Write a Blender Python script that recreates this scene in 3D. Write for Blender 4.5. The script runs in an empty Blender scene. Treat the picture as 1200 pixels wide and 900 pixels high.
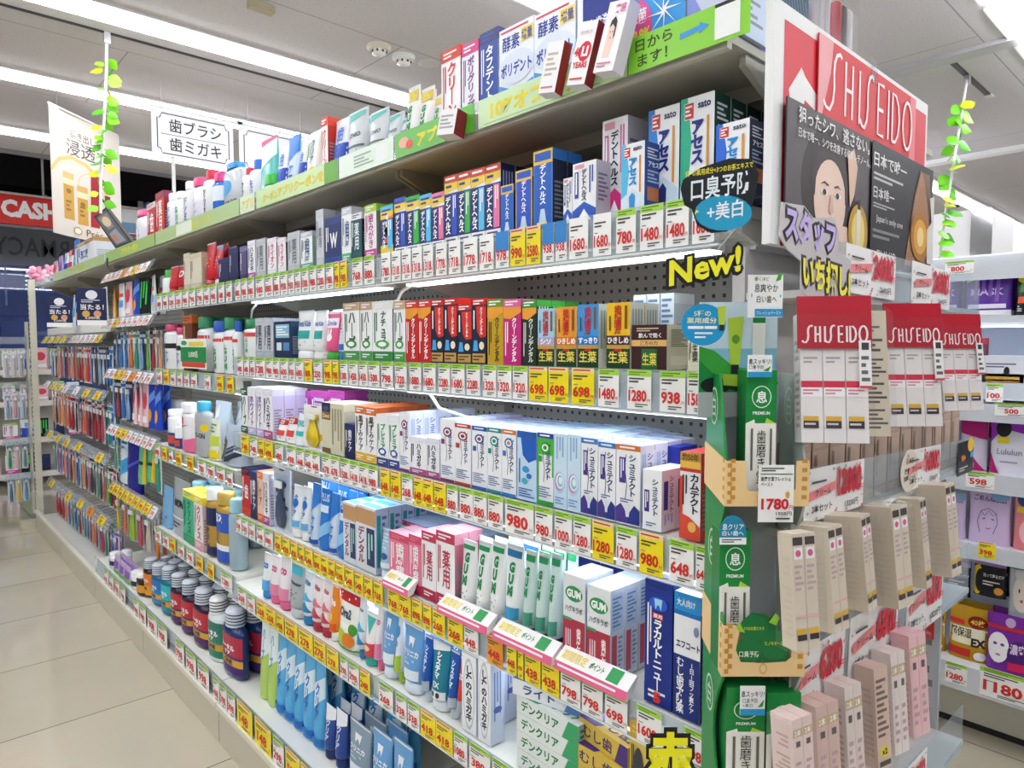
import bpy, math, random
from mathutils import Matrix, Vector
random.seed(7)
R_=math.radians
SC=bpy.context.scene; COL=SC.collection
# ---------------------------------------------------------------- camera
W_,H_=1200,900
XL,XR,YH=-142.0,1480.0,404.0
CAMH=1.335
F_=math.sqrt(-(XL-600)*(XR-600)-(YH-450)**2)
def _d(px,py): return Vector(((px-600)/F_,-(py-450)/F_,1.0))
_v=_d(XR,YH).normalized(); _u=_d(XL,YH).normalized()
_n=_v.cross(_u)
if _n.y<0: _n=-_n
def ray(px,py):
    d=_d(px,py); return Vector((_v.dot(d),_u.dot(d),_n.dot(d)))
def PX(px,py,X): d=ray(px,py); t=X/d.x; return Vector((X,d.y*t,d.z*t+CAMH))
def PY(px,py,Y): d=ray(px,py); t=Y/d.y; return Vector((d.x*t,Y,d.z*t+CAMH))
def PZ(px,py,Z): d=ray(px,py); t=(Z-CAMH)/d.z; return Vector((d.x*t,d.y*t,Z))
cam=bpy.data.cameras.new('camera'); co=bpy.data.objects.new('camera',cam); COL.objects.link(co)
cam.sensor_width=36; cam.lens=F_/1200*36; cam.clip_start=.02
rx=Vector((_v.x,_u.x,_n.x)); ry=Vector((_v.y,_u.y,_n.y)); rz=-Vector((_v.z,_u.z,_n.z))
co.matrix_world=Matrix(((rx.x,ry.x,rz.x,0),(rx.y,ry.y,rz.y,0),(rx.z,ry.z,rz.z,CAMH),(0,0,0,1)))
SC.camera=co
# ---------------------------------------------------------------- world, exposure
STRIP_E=13.0; BAR_E=5.0; WORLD_E=.17
SC.view_settings.view_transform='Standard'; SC.view_settings.look='None'; SC.view_settings.gamma=1
SC.view_settings.use_curve_mapping=False; SC.view_settings.exposure=0.54
w=bpy.data.worlds.new('store_ambient'); SC.world=w; w.use_nodes=True
w.node_tree.nodes['Background'].inputs[0].default_value=(.93,.96,1,1)
w.node_tree.nodes['Background'].inputs[1].default_value=WORLD_E
SC.cycles.max_bounces=6; SC.cycles.transparent_max_bounces=24; SC.cycles.caustics_reflective=False; SC.cycles.caustics_refractive=False
# ---------------------------------------------------------------- materials
def lin(h):
    h=h.lstrip('#'); o=[]
    for i in (0,2,4):
        c=int(h[i:i+2],16)/255; o.append(c/12.92 if c<=.04045 else ((c+.055)/1.055)**2.4)
    return (*o,1)
_M={}
def mat(c,rough=.45,metal=0,emit=0,spec=.4):
    k=(c,rough,metal,emit)
    if k in _M: return _M[k]
    m=bpy.data.materials.new('colour_'+c); m.use_nodes=True
    b=m.node_tree.nodes['Principled BSDF']
    b.inputs['Base Color'].default_value=lin(c); b.inputs['Roughness'].default_value=rough; b.inputs['Metallic'].default_value=metal
    b.inputs['Specular IOR Level'].default_value=spec
    if emit:
        b.inputs['Emission Color'].default_value=lin(c); b.inputs['Emission Strength'].default_value=emit
    _M[k]=m; return m
def clearmat(name,tint,fac,rough=.08,milk=0.0):
    if name in _M: return _M[name]
    m=bpy.data.materials.new(name); m.use_nodes=True; nt=m.node_tree; nt.nodes.clear()
    o=nt.nodes.new('ShaderNodeOutputMaterial'); mx=nt.nodes.new('ShaderNodeMixShader')
    t=nt.nodes.new('ShaderNodeBsdfTransparent'); t.inputs[0].default_value=lin(tint)
    g=nt.nodes.new('ShaderNodeBsdfGlossy'); g.inputs['Roughness'].default_value=rough
    mx.inputs[0].default_value=fac; nt.links.new(t.outputs[0],mx.inputs[1]); nt.links.new(g.outputs[0],mx.inputs[2])
    last=mx
    if milk:
        d=nt.nodes.new('ShaderNodeBsdfDiffuse'); d.inputs[0].default_value=(.9,.92,.95,1)
        m2=nt.nodes.new('ShaderNodeMixShader'); m2.inputs[0].default_value=milk
        nt.links.new(mx.outputs[0],m2.inputs[1]); nt.links.new(d.outputs[0],m2.inputs[2]); last=m2
    nt.links.new(last.outputs[0],o.inputs[0]); _M[name]=m; return m
def CLEAR(): return clearmat('clear_film','ffffff',.06,.12)
def RAILC(): return clearmat('clear_rail','f4fbff',.12,.1,.12)
def LIQ(c): return clearmat('liquid_'+c,c,.12,.05)
def ceiling_mat():
    m=bpy.data.materials.new('acoustic_board'); m.use_nodes=True; nt=m.node_tree; b=nt.nodes['Principled BSDF']; b.inputs['Roughness'].default_value=.9
    tc=nt.nodes.new('ShaderNodeTexCoord'); n=nt.nodes.new('ShaderNodeTexNoise'); n.inputs['Scale'].default_value=130; n.inputs['Detail'].default_value=2
    nt.links.new(tc.outputs['Object'],n.inputs['Vector'])
    r=nt.nodes.new('ShaderNodeValToRGB'); r.color_ramp.elements[0].position=.3; r.color_ramp.elements[0].color=lin('b7b1b4'); r.color_ramp.elements[1].position=.42; r.color_ramp.elements[1].color=lin('cdc8cb')
    nt.links.new(n.outputs['Fac'],r.inputs[0])
    br=nt.nodes.new('ShaderNodeTexBrick'); br.inputs['Scale'].default_value=1; br.inputs['Brick Width'].default_value=1.82; br.inputs['Row Height'].default_value=.91
    br.inputs['Mortar Size'].default_value=.003; br.inputs['Mortar Smooth'].default_value=0; br.inputs['Color1'].default_value=(1,1,1,1); br.inputs['Color2'].default_value=(1,1,1,1); br.inputs['Mortar'].default_value=(.55,.55,.55,1)
    nt.links.new(tc.outputs['Object'],br.inputs['Vector'])
    mx=nt.nodes.new('ShaderNodeMixRGB'); mx.blend_type='MULTIPLY'; mx.inputs[0].default_value=1
    nt.links.new(r.outputs[0],mx.inputs[1]); nt.links.new(br.outputs['Color'],mx.inputs[2]); nt.links.new(mx.outputs[0],b.inputs['Base Color'])
    return m
def floor_mat():
    m=bpy.data.materials.new('polished_floor_tile'); m.use_nodes=True; nt=m.node_tree; b=nt.nodes['Principled BSDF']; b.inputs['Roughness'].default_value=.075; b.inputs['Specular IOR Level'].default_value=.85
    tc=nt.nodes.new('ShaderNodeTexCoord'); mp=nt.nodes.new('ShaderNodeMapping'); mp.inputs['Location'].default_value=(.40,-2.2+.61*4,0)
    nt.links.new(tc.outputs['Object'],mp.inputs[0])
    br=nt.nodes.new('ShaderNodeTexBrick'); br.offset=0; br.inputs['Scale'].default_value=1; br.inputs['Brick Width'].default_value=.61; br.inputs['Row Height'].default_value=.61
    br.inputs['Mortar Size'].default_value=.0022; br.inputs['Mortar Smooth'].default_value=.1
    br.inputs['Color1'].default_value=lin('cfc6b2'); br.inputs['Color2'].default_value=lin('c8bfab'); br.inputs['Mortar'].default_value=lin('6b6253')
    nt.links.new(mp.outputs[0],br.inputs['Vector'])
    n=nt.nodes.new('ShaderNodeTexNoise'); n.inputs['Scale'].default_value=3; n.inputs['Detail'].default_value=5; nt.links.new(tc.outputs['Object'],n.inputs['Vector'])
    r=nt.nodes.new('ShaderNodeValToRGB'); r.color_ramp.elements[0].color=(.86,.86,.86,1); r.color_ramp.elements[1].color=(1,1,1,1); nt.links.new(n.outputs['Fac'],r.inputs[0])
    mx=nt.nodes.new('ShaderNodeMixRGB'); mx.blend_type='MULTIPLY'; mx.inputs[0].default_value=1
    nt.links.new(br.outputs['Color'],mx.inputs[1]); nt.links.new(r.outputs[0],mx.inputs[2]); nt.links.new(mx.outputs[0],b.inputs['Base Color'])
    return m
# ---------------------------------------------------------------- lettering
_G={}
def glyphs(s,bold=0.0,mono=False):
    k=(s,bold)
    if k in _G: return _G[k]
    c=bpy.data.curves.new('t','FONT'); c.body=s; c.resolution_u=2; c.offset=bold; c.space_line=.92
    c.align_x='CENTER'
    o=bpy.data.objects.new('t',c); COL.objects.link(o)
    dg=bpy.context.evaluated_depsgraph_get(); me=o.evaluated_get(dg).to_mesh()
    v=[(p.co.x,p.co.y) for p in me.vertices]; f=[tuple(p.vertices) for p in me.polygons]
    o.evaluated_get(dg).to_mesh_clear(); bpy.data.objects.remove(o); bpy.data.curves.remove(c)
    if v:
        x0=min(a for a,b in v); x1=max(a for a,b in v); y0=min(b for a,b in v); y1=max(b for a,b in v)
        wx=max(x1-x0,1e-6); wy=max(y1-y0,1e-6)
        r=([((a-x0)/wx,(b-y0)/wy) for a,b in v],f,wx,wy)
    else: r=([],[],1,1)
    _G[k]=r; return r
def clip(P,ax,c,sg):
    o=[]
    for i,a in enumerate(P):
        b=P[i-1]; da=(a[ax]-c)*sg; db=(b[ax]-c)*sg
        if (da>=0)!=(db>=0):
            t=db/(db-da); o.append((b[0]+(a[0]-b[0])*t,b[1]+(a[1]-b[1])*t))
        if da>=0: o.append(a)
    return o
def strips(P,ax,n):
    out=[]
    for i in range(n):
        q=clip(P,ax,i/n if i else -9,1); q=clip(q,ax,(i+1)/n if i<n-1 else 9,-1) if len(q)>2 else []
        if len(q)>2: out.append(q)
    return out
# ---------------------------------------------------------------- mesh builder
class MB:
    def __init__(s): s.v=[];s.f=[];s.m=[];s.mats=[];s.sm=[]
    def mi(s,m):
        if m not in s.mats: s.mats.append(m)
        return s.mats.index(m)
    def add(s,vs,fs,m,smooth=False,M=None):
        o=len(s.v); i=s.mi(m)
        s.v+= [tuple(M@Vector(p)) for p in vs] if M else [tuple(p) for p in vs]
        for f in fs: s.f.append(tuple(a+o for a in f)); s.m.append(i); s.sm.append(smooth)
    def box(s,x0,y0,z0,x1,y1,z1,m,M=None,mf=None,mr=None,mt=None):
        V=[(x0,y0,z0),(x1,y0,z0),(x1,y1,z0),(x0,y1,z0),(x0,y0,z1),(x1,y0,z1),(x1,y1,z1),(x0,y1,z1)]
        Fs=[((0,1,5,4),mf),((1,2,6,5),mr),((2,3,7,6),None),((3,0,4,7),mr),((4,5,6,7),mt),((3,2,1,0),None)]
        o=len(s.v); s.v+=[tuple(M@Vector(p)) for p in V] if M else V
        for f,mm in Fs: s.f.append(tuple(a+o for a in f)); s.m.append(s.mi(mm or m)); s.sm.append(False)
    def poly(s,pts,m,M=None): s.add(pts,[tuple(range(len(pts)))],m,False,M)
    def prism(s,pts,a,n,m,m2=None,smooth=False):
        # pts: 3-D outline, extruded by vector a*n
        n=Vector(n)*a; k=len(pts); P=[Vector(p) for p in pts]; Q=[p+n for p in P]
        s.add(P+Q,[tuple(range(k))[::-1],tuple(range(k,2*k))],m)
        s.add(P+Q,[(i,(i+1)%k,k+(i+1)%k,k+i) for i in range(k)],m2 or m,smooth)
    def loft(s,rings,m,cap=(True,True),smooth=True,M=None):
        k=len(rings[0]); V=[p for r in rings for p in r]; Fs=[]
        for j in range(len(rings)-1):
            for i in range(k): Fs.append((j*k+i,j*k+(i+1)%k,(j+1)*k+(i+1)%k,(j+1)*k+i))
        s.add(V,Fs,m,smooth,M)
        if cap[0]: s.add(rings[0],[tuple(range(k))[::-1]],m,False,M)
        if cap[1]: s.add(rings[-1],[tuple(range(k))],m,False,M)
    def lathe(s,prof,m,n=16,c=(0,0,0),sx=1,sy=1,smooth=True,M=None):
        s.loft([[(c[0]+r*sx*math.cos(2*math.pi*i/n),c[1]+r*sy*math.sin(2*math.pi*i/n),c[2]+z) for i in range(n)] for r,z in prof],m,(True,True),smooth,M)
    def tube(s,pts,r,m,n=6,M=None):
        P=[Vector(p) for p in pts]; rings=[]
        for i,p in enumerate(P):
            t=(P[min(i+1,len(P)-1)]-P[max(i-1,0)]).normalized()
            a=t.cross(Vector((0,0,1)) if abs(t.z)<.9 else Vector((1,0,0))).normalized(); b=t.cross(a)
            rr=r[i] if isinstance(r,(list,tuple)) else r
            rings.append([p+a*rr*math.cos(2*math.pi*k/n)+b*rr*math.sin(2*math.pi*k/n) for k in range(n)])
        s.loft(rings,m,(True,True),True,M)
    def draw(s,fr,items,asp):
        """printed graphics on a face: fr(u,v,off) -> point; asp = (width, height) in metres"""
        off=.0002
        for it in items:
            k=it[0]; off+=.00012
            if k=='r':
                _,a,b,c,d,col=it; nx=8 if getattr(fr,'curved',False) else 1; ny=6 if nx>1 else 1
                V=[fr(a+(c-a)*i/nx,b+(d-b)*j/ny,off) for j in range(ny+1) for i in range(nx+1)]
                s.add(V,[(j*(nx+1)+i,j*(nx+1)+i+1,(j+1)*(nx+1)+i+1,(j+1)*(nx+1)+i) for j in range(ny) for i in range(nx)],mat(col))
            elif k=='t':
                _,t,a,b,c,d,col=it[:7]; bold=it[7] if len(it)>7 else .02; free=len(it)>8
                if not free and any(ch>='\u4e00' for ch in t): bold=min(bold,.016)
                if t[0]=='|': t='\n'.join(t[1:].replace('ー','｜'))
                v,f,gw,gh=glyphs(t,bold)
                if not v: continue
                w=(c-a)*asp[0]; h=(d-b)*asp[1]; sx=w/gw; sy=h/gh
                if not free:
                    if sx>sy*1.25: sx=sy*1.25
                    if sy>sx*1.5: sy=sx*1.5
                ww=sx*gw/asp[0]; hh=sy*gh/asp[1]; cu=(a+c)/2; cv=(b+d)/2
                s.add([fr(cu+(x-.5)*ww,cv+(y-.5)*hh,off) for x,y in v],f,mat(col))
            elif k in 'ep' and getattr(fr,'curved',False):
                P=it[1] if k=='p' else [(it[1]+it[3]*math.cos(2*math.pi*i/18),it[2]+it[4]*math.sin(2*math.pi*i/18)) for i in range(18)]
                for q in strips(P,0,12):
                    for q2 in strips(q,1,8): s.add([fr(u,v,off) for u,v in q2],[tuple(range(len(q2)))],mat(it[-1]))
            elif k=='e':
                _,cu,cv,ru,rv,col=it; n=18
                s.add([fr(cu+ru*math.cos(2*math.pi*i/n),cv+rv*math.sin(2*math.pi*i/n),off) for i in range(n)],[tuple(range(n))],mat(col))
            elif k=='p':
                s.add([fr(u,v,off) for u,v in it[1]],[tuple(range(len(it[1])))],mat(it[2]))
            elif k in 'lL':
                _,a,b,c,d,n,col=it
                for i in range(n):
                    q=.55+.45*((i*7+3)%5)/4
                    if k=='l':
                        y=d-(d-b)*(i+.2)/n; y2=y-(d-b)*.5/n; P=[(a,y2),(a+(c-a)*q,y2),(a+(c-a)*q,y),(a,y)]
                    else:
                        x=a+(c-a)*(i+.2)/n; x2=x+(c-a)*.5/n; P=[(x,d-(d-b)*q),(x2,d-(d-b)*q),(x2,d),(x,d)]
                    s.add([fr(u,v,off) for u,v in P],[(0,1,2,3)],mat(col))
            elif k=='s':   # ribbon stroke: points, width in metres
                _,pts,wd,col=it
                P=[Vector((u*asp[0],v*asp[1])) for u,v in pts]; L=[];Rr=[]
                for i,p in enumerate(P):
                    t=(P[min(i+1,len(P)-1)]-P[max(i-1,0)]).normalized(); nn=Vector((-t.y,t.x))*wd/2
                    L.append(p+nn);Rr.append(p-nn)
                V=[fr(p.x/asp[0],p.y/asp[1],off) for p in L+Rr]; k2=len(P)
                s.add(V,[(k2+i,k2+i+1,i+1,i) for i in range(k2-1)],mat(col))
    def mesh(s,name='mesh'):
        me=bpy.data.meshes.new(name); me.from_pydata(s.v,[],s.f)
        for m in s.mats: me.materials.append(m)
        me.polygons.foreach_set('material_index',s.m); me.polygons.foreach_set('use_smooth',s.sm); me.update(); return me
    def build(s,name,parent=None,loc=(0,0,0),rot=(0,0,0)): return link(name,s.mesh(name),parent,loc,rot)
def link(name,me,parent=None,loc=(0,0,0),rot=(0,0,0)):
    o=bpy.data.objects.new(name,me); COL.objects.link(o); o.parent=parent; o.location=loc; o.rotation_euler=rot; return o
def tag(o,label,cat,group=None):
    o['label']=label; o['category']=cat
    if group: o['group']=group
    return o
def thing(name,label,cat,loc=(0,0,0),rz=0,group=None):
    o=link(name,None,None,loc,(0,0,rz)); return tag(o,label,cat,group)
def struct(o): o['kind']='structure'; return o
def flat(O,U,V,N):
    O=Vector(O);U=Vector(U);V=Vector(V);N=Vector(N)
    return lambda u,v,off: O+U*u+V*v+N*off
ORD=['first','second','third','fourth','fifth','sixth','seventh','eighth','ninth','tenth','eleventh','twelfth','thirteenth','fourteenth','fifteenth','sixteenth','seventeenth','eighteenth','nineteenth','twentieth','twenty-first','twenty-second','twenty-third','twenty-fourth','twenty-fifth','twenty-sixth','twenty-seventh','twenty-eighth','twenty-ninth','thirtieth']+['thirty-%s'%x for x in 'first second third fourth fifth sixth seventh eighth ninth'.split()]+['fortieth']
AISLE=-math.pi/2
# ================================================================ room
CZ=2.7
mb=MB(); mb.box(-4,-3,-.1,10,10.5,0,floor_mat()); struct(mb.build('floor'))
mb=MB(); mb.box(-4,-3,CZ,10,6.0,CZ+.1,ceiling_mat()); struct(mb.build('ceiling'))
WHT='f2f2ef'
def strip_light(Y,X0,X1,lab):
    t=thing('ceiling_light',lab,'ceiling light',((X0+X1)/2,Y,CZ),0,'recessed ceiling strip lights')
    L=(X1-X0)/2
    a=MB(); a.box(-L,-.085,-.012,L,-.045,0,mat('d8d6d6')); a.box(-L,.045,-.012,L,.085,0,mat('d8d6d6')); a.build('light_frame',t)
    b=MB(); b.box(-L,-.045,-.03,L,.045,-.002,mat('f6faff',.5,0,STRIP_E)); b.build('diffuser',t)
for Y,X0,X1,l in ((3.26,-3,2.25,'long glowing ceiling strip above the middle of the toothpaste gondola'),(4.305,-3,5,'long glowing ceiling strip behind the hanging category signs'),
    (5.42,-3,5,'glowing ceiling strip in front of the dark soffit by the cash sign'),(1.97,-3,9.5,'glowing ceiling strip seen past the red poster board'),
    (.74,-3,3.3,'glowing ceiling strip above the end display'),(.74,3.36,9,'glowing ceiling strip in the top corner above the hanging vine'),(-.5,-3,6,'glowing ceiling strip behind the end display aisle'),(-1.8,-3,6,'glowing ceiling strip over the cross aisle')):
    strip_light(Y,X0,X1,l)
# ceiling beam trims, slots
mb=MB(); mb.box(3.74,-3,CZ-.02,3.84,10,CZ,mat('b9b7b9')); struct(mb.build('trim_1'))
mb=MB(); mb.box(5.79,-3,CZ-.03,5.88,10,CZ,mat('fafafa')); struct(mb.build('trim_2'))
mb=MB(); mb.box(-3,3.47,CZ-.006,2.6,3.485,CZ+.001,mat('2a2626')); struct(mb.build('trim_3'))
mb=MB(); mb.box(3.80,1.06,CZ-.006,4.5,1.085,CZ+.001,mat('1c1a1c')); mb.box(4.5,1.055,CZ-.008,4.56,1.09,CZ,mat('d8d8d8')); struct(mb.build('trim_4'))
# ceiling steps up to a dark hall with a glazed shop front at the far end
mb=MB(); mb.box(-4,6.0,CZ,10,6.1,3.7,mat('4a4546')); mb.box(-4,5.985,CZ-.03,10,6.0,CZ+.02,mat('6a6466')); struct(mb.build('trim_5'))
mb=MB(); mb.box(-4,6.1,3.6,10,10.5,3.7,mat('2c282b')); struct(mb.build('ceiling_hall'))
mb=MB(); mb.box(-4,9.2,0,10,9.4,.5,mat('8f9094')); mb.box(-4,9.2,3.05,10,9.4,3.6,mat('242027')); struct(mb.build('wall_back'))
mb=MB(); mb.box(9.6,-3,0,9.8,9.2,2.7,mat('e8e6e6')) ; 
night=bpy.data.materials.new('night_outside'); night.use_nodes=True
nt=night.node_tree; b=nt.nodes['Principled BSDF']; b.inputs['Roughness'].default_value=.9
tc=nt.nodes.new('ShaderNodeTexCoord'); n=nt.nodes.new('ShaderNodeTexNoise'); n.inputs['Scale'].default_value=1.3; nt.links.new(tc.outputs['Object'],n.inputs['Vector'])
r=nt.nodes.new('ShaderNodeValToRGB'); r.color_ramp.elements[0].color=lin('1f2c58'); r.color_ramp.elements[1].color=lin('4a66ac'); nt.links.new(n.outputs['Fac'],r.inputs[0])
nt.links.new(r.outputs[0],b.inputs['Base Color']); nt.links.new(r.outputs[0],b.inputs['Emission Color']); b.inputs['Emission Strength'].default_value=.28
mb2=MB(); mb2.box(-6,13.9,-.1,9,14,4,night); o=mb2.build('backdrop_street'); struct(o)
gl=clearmat('window_glass','c8d4e8',.10,.02)
def window(n,x0,x1):
    t=link('window_%d'%n,None,None,((x0+x1)/2,9.2,0)); struct(t); L=(x1-x0)/2
    a=MB()
    for x in (-L,L-.05): a.box(x,-.04,.5,x+.05,.06,3.05,mat('d9dade'))
    a.box(-L,-.04,.5,L,.06,.56,mat('d9dade')); a.box(-L,-.04,2.6,L,.06,2.66,mat('f6f8fa')); a.build('window_frame',t)
    g=MB(); g.box(-L+.05,-.01,.56,L-.05,.0,2.6,gl); g.box(-L+.05,-.01,2.66,L-.05,0,3.05,mat('1c1a20',.15)); g.build('pane',t)
    if n==2:
        s=MB(); fr=flat((-.9,-.03,0),(1.5,0,0),(0,0,1),(0,-1,0))
        # shop lettering stuck on the outside, read from behind (mirrored); the frosted band it sits on
        s.box(-L+.06,-.02,2.2,L-.06,-.012,2.59,mat('8f97a4',.6)); 
        v,f,gw,gh=glyphs('PHARMACY',.01)
        s.add([(1.08-(x*1.10),-.024,2.30+y*.2) for x,y in v],f,mat('6a707c')); s.build('frosted_lettering',t)
window(1,-3.9,-.55); window(2,-.5,2.4); window(3,2.45,5.4)
struct(mb.build('wall_right'))
# red cash sign hanging from the soffit
t=thing('hanging_sign','red hanging sign reading CASH beyond the aisle end','sign',(0,7.5,0))
a=MB(); a.box(-.3,0,2.40,2.6,.06,2.665,mat('e2231a')); a.box(-.3,-.003,2.655,2.6,.063,2.675,mat('f3f3f3'))
fr=flat((0,0,2.40),(1,0,0),(0,0,.265),(0,-1,0))
a.draw(fr,[('t','CASHIER',.83,.22,1.50,.80,'ffffff',.05,1),('r',1.74,.05,2.55,.95,'f4f6f8'),('r',1.76,.08,2.5,.45,'7fb2d8')],(1,.265)); a.build('sign_board',t)
a=MB()
for x in (1.17,2.0): a.tube([(x,.03,2.66),(x,.03,2.69)],.008,mat('f4f4f4'))
a.build('hanging_rod',t)
def pole(name,x,y,z0,z1,r,lab,cat):
    a=MB(); a.lathe([(r*1.8,z1),(r*1.8,z1-.03),(r,z1-.035),(r,z0)][::-1],mat('f4f4f4'),12); tag(a.build(name,None,(x,y,0)),lab,cat)
# ================================================================ gondola
B0=.513; BW=.9
YB=[B0+BW*i for i in range(6)]+[5.96]
PAINT='e9e8e0'; PD='d4d3cb'
XF={0:.868,1:.868,2:.868,3:.862,4:.865,5:.848,6:.80}
ZS={0:1.768,1:1.543,2:1.296,3:1.046,4:.770,5:.541,6:.215}
XBACK=1.30
# bay -> list of shelves (x front, board top z, rail z0, z1, kind)   kind: s = shelf, h = hook strip
def shl(i): return (XF[i],ZS[i],None,None,'s')
R0={1:(1.476,1.546),2:(1.233,1.297),3:(.982,1.049),4:(.711,.772),5:(.483,.544),6:(.140,.226)}
PEG=bpy.data.materials.new('perforated_steel'); PEG.use_nodes=True
def _peg():
    nt=PEG.node_tree; b=nt.nodes['Principled BSDF']; tc=nt.nodes.new('ShaderNodeTexCoord')
    br=nt.nodes.new('ShaderNodeTexBrick'); br.offset=0; br.inputs['Scale'].default_value=1; br.inputs['Brick Width'].default_value=.025; br.inputs['Row Height'].default_value=.025; br.inputs['Mortar Size'].default_value=.009
    br.inputs['Color1'].default_value=lin('55585a'); br.inputs['Color2'].default_value=lin('55585a'); br.inputs['Mortar'].default_value=lin('d5d6d2')
    mp=nt.nodes.new('ShaderNodeMapping'); mp.inputs['Rotation'].default_value=(0,math.pi/2,0); nt.links.new(tc.outputs['Object'],mp.inputs[0]); 
    nt.links.new(mp.outputs[0],br.inputs['Vector']); nt.links.new(br.outputs['Color'],b.inputs['Base Color']); b.inputs['Roughness'].default_value=.5
_peg()
BAYW=['bay beside the green stand','second bay from the green stand','third bay from the green stand','fourth bay from the green stand','fifth bay from the green stand','last bay by the perforated post']
BAYN=['first bay','second bay','third bay','fourth bay','fifth bay','last bay']
bays=[]
def shelf_part(t,y0,y1,x,z,rail,led,depth=None,tilt=0,name='shelf'):
    xb=XBACK
    a=MB(); pt=mat(PAINT,.4)
    a.box(x+.004,y0+.003,z-.022,xb,y1-.003,z-.004,pt); a.box(x+.0035,y0+.003,z-.05,x+.03,y1-.003,z-.0225,pt)   # board, front lip
    for xx in (x+.16,x+.30): a.box(xx,y0+.01,z-.035,xx+.02,y1-.01,z-.022,mat(PD))
    sh=a.build(name,t)
    for y in (y0+.005,y1-.013):
        br=MB(); br.prism([(xb,y,z-.0225),(xb,y,z-.13),(xb-.10,y,z-.12),(x+.06,y,z-.045),(x+.06,y,z-.0225)],.008,(0,1,0),mat('dcdbd4'))
        br.build('bracket',sh)
    if rail:
        r=MB(); m=RAILC()
        r.box(x-.004,y0+.004,rail[0],x-.002,y1-.004,rail[1],m); r.box(x-.006,y0+.004,rail[0]-.003,x+.004,y1-.004,rail[0],mat('e6ecef',.2)); r.build('price_rail',sh)
    if led:
        l=MB(); l.box(x+.035,y0+.04,z-.068,x+.075,y1-.06,z-.052,mat('e4e8ea')); l.build('lamp_housing',sh)
        l=MB(); l.box(x+.038,y0+.045,z-.072,x+.072,y1-.065,z-.068,mat('eef6ff',.5,0,BAR_E)); l.build('lamp_tube',sh)
    return sh
for b in range(6):
    y0,y1=YB[b],YB[b+1]
    t=thing('shelving_bay','cream steel shelving unit, '+BAYW[b],'shelving',(0,0,0),0,'bays of the toothpaste gondola'); bays.append(t)
    a=MB(); a.box(XBACK,y0+.001,.1,XBACK+.02,y1-.001,1.751,PEG); a.build('back_panel',t)
    a=MB(); a.box(.79,y0+.003,0,.80,y1-.003,.137,mat('cfc8b4',.35)); a.box(.78,y0+.004,.125,.80,y1-.004,.142,mat('e4dfd0')); a.build('kick_plate',t)
    a=MB()
    a.box(XBACK-.03,y0+.002,0,XBACK-.001,y0+.026,1.724,mat('dedcd2')); a.build('upright',t)
    if b==5: a=MB(); a.box(XBACK-.03,y1-.03,0,XBACK-.001,y1-.004,1.724,mat('dedcd2')); a.build('upright',t)
    if b<4:
        shelf_part(t,y0,y1,.80,ZS[6],None,False,name='base_deck')
        a=MB(); a.box(.794,y0+.004,.142,.796,y1-.004,.226,RAILC()); a.build('price_rail',t)
    else:
        a=MB(); a.box(.802,y0+.003,.085,XBACK-.031,y1-.003,.10,mat(PAINT,.35)); a.box(.801,y0+.003,.138,.806,y1-.003,.15,mat('d8d6cc',.3)); a.build('base_deck',t)
    # top board
    a=MB(); a.box(.872,y0+.001,1.752,1.74,y1-.001,1.765,mat('b9b4a6',.4)); a.box(.873,y0+.001,1.742,.885,y1-.001,1.7518,mat('c9c5b8')); a.box(1.05,y0+.001,1.725,1.07,y1-.001,1.7518,mat('b3ae a0'.replace(' ',''))); sh=a.build('top_shelf',t)
    for y in (y0+.005,y1-.015):
        br=MB(); br.prism([(XBACK,y,1.7515),(XBACK,y,1.60),(XBACK-.08,y,1.62),(.93,y,1.735),(.93,y,1.7515)],.01,(0,1,0),mat('aaa698')); br.build('bracket',sh)
    a=MB(); a.box(.8655,y0+.002,1.748,.867,y1-.002,1.801,RAILC()); a.build('price_rail',sh)
    a=MB(); a.box(1.70,y0+.001,.0,1.72,y1-.001,.14,mat('cfc8b4',.35)); a.box(XBACK+.021,y0+.001,.14,1.72,y1-.001,.16,mat(PAINT)); a.build('rear_deck',t)
    if b<3: shelf_part(t,y0,y1,XF[1],ZS[1],R0[1],b<2)
    if b<2:
        for i in (2,3,4,5): shelf_part(t,y0,y1,XF[i],ZS[i],R0[i],i<5)
    if b==2:
        for x,z in ((.868,1.235),(.865,.915),(.855,.555)): shelf_part(t,y0,y1,x,z,(z-.062,z),z>.6)
    if b==3:
        for x,z in ((.868,1.22),(.866,.93)): pass
# hook strips: a cross bar, wire hooks, a tilted card rail
HOOK=[]   # (bay, x front, bar z)
def hook_strip(b,zr,y0=None,y1=None,x=.868):
    y0=y0 or YB[b]; y1=y1 or YB[b+1]; t=bays[b]
    a=MB(); a.box(XBACK-.05,y0+.01,zr-.03,XBACK-.03,y1-.01,zr-.005,mat('c9ccd0',.3,.6)); hb=a.build('hook_bar',t)
    r=MB(); r.prism([(x+.02,y0+.01,zr),(x-.012,y0+.01,zr-.055),(x-.010,y0+.01,zr-.056),(x+.022,y0+.01,zr-.001)],y1-y0-.02,(0,1,0),RAILC())
    r.build('price_rail',hb)
for b,zs in ((3,(1.705,1.475,1.22,.93,.625)),(4,(1.40,1.09,.75,.40)),(5,(1.40,1.085,.735,.385))):
    for z in zs: hook_strip(b,z)
# posts at the far end
a=MB(); a.box(.80,5.965,.06,.84,6.0,1.80,mat('d8d4c2')); 
for k in range(44): 
    z=.25+k*.033; a.box(.7995,5.971,z,.8005,5.980,z+.014,mat('3a362e')); a.box(.7995,5.985,z,.8005,5.994,z+.014,mat('3a362e'))
a.box(.70,5.965,0,.86,6.06,.06,mat('c9c3b0')); 
tag(a.build('perforated_post'),'cream perforated steel post at the far end of the gondola','post')
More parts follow.
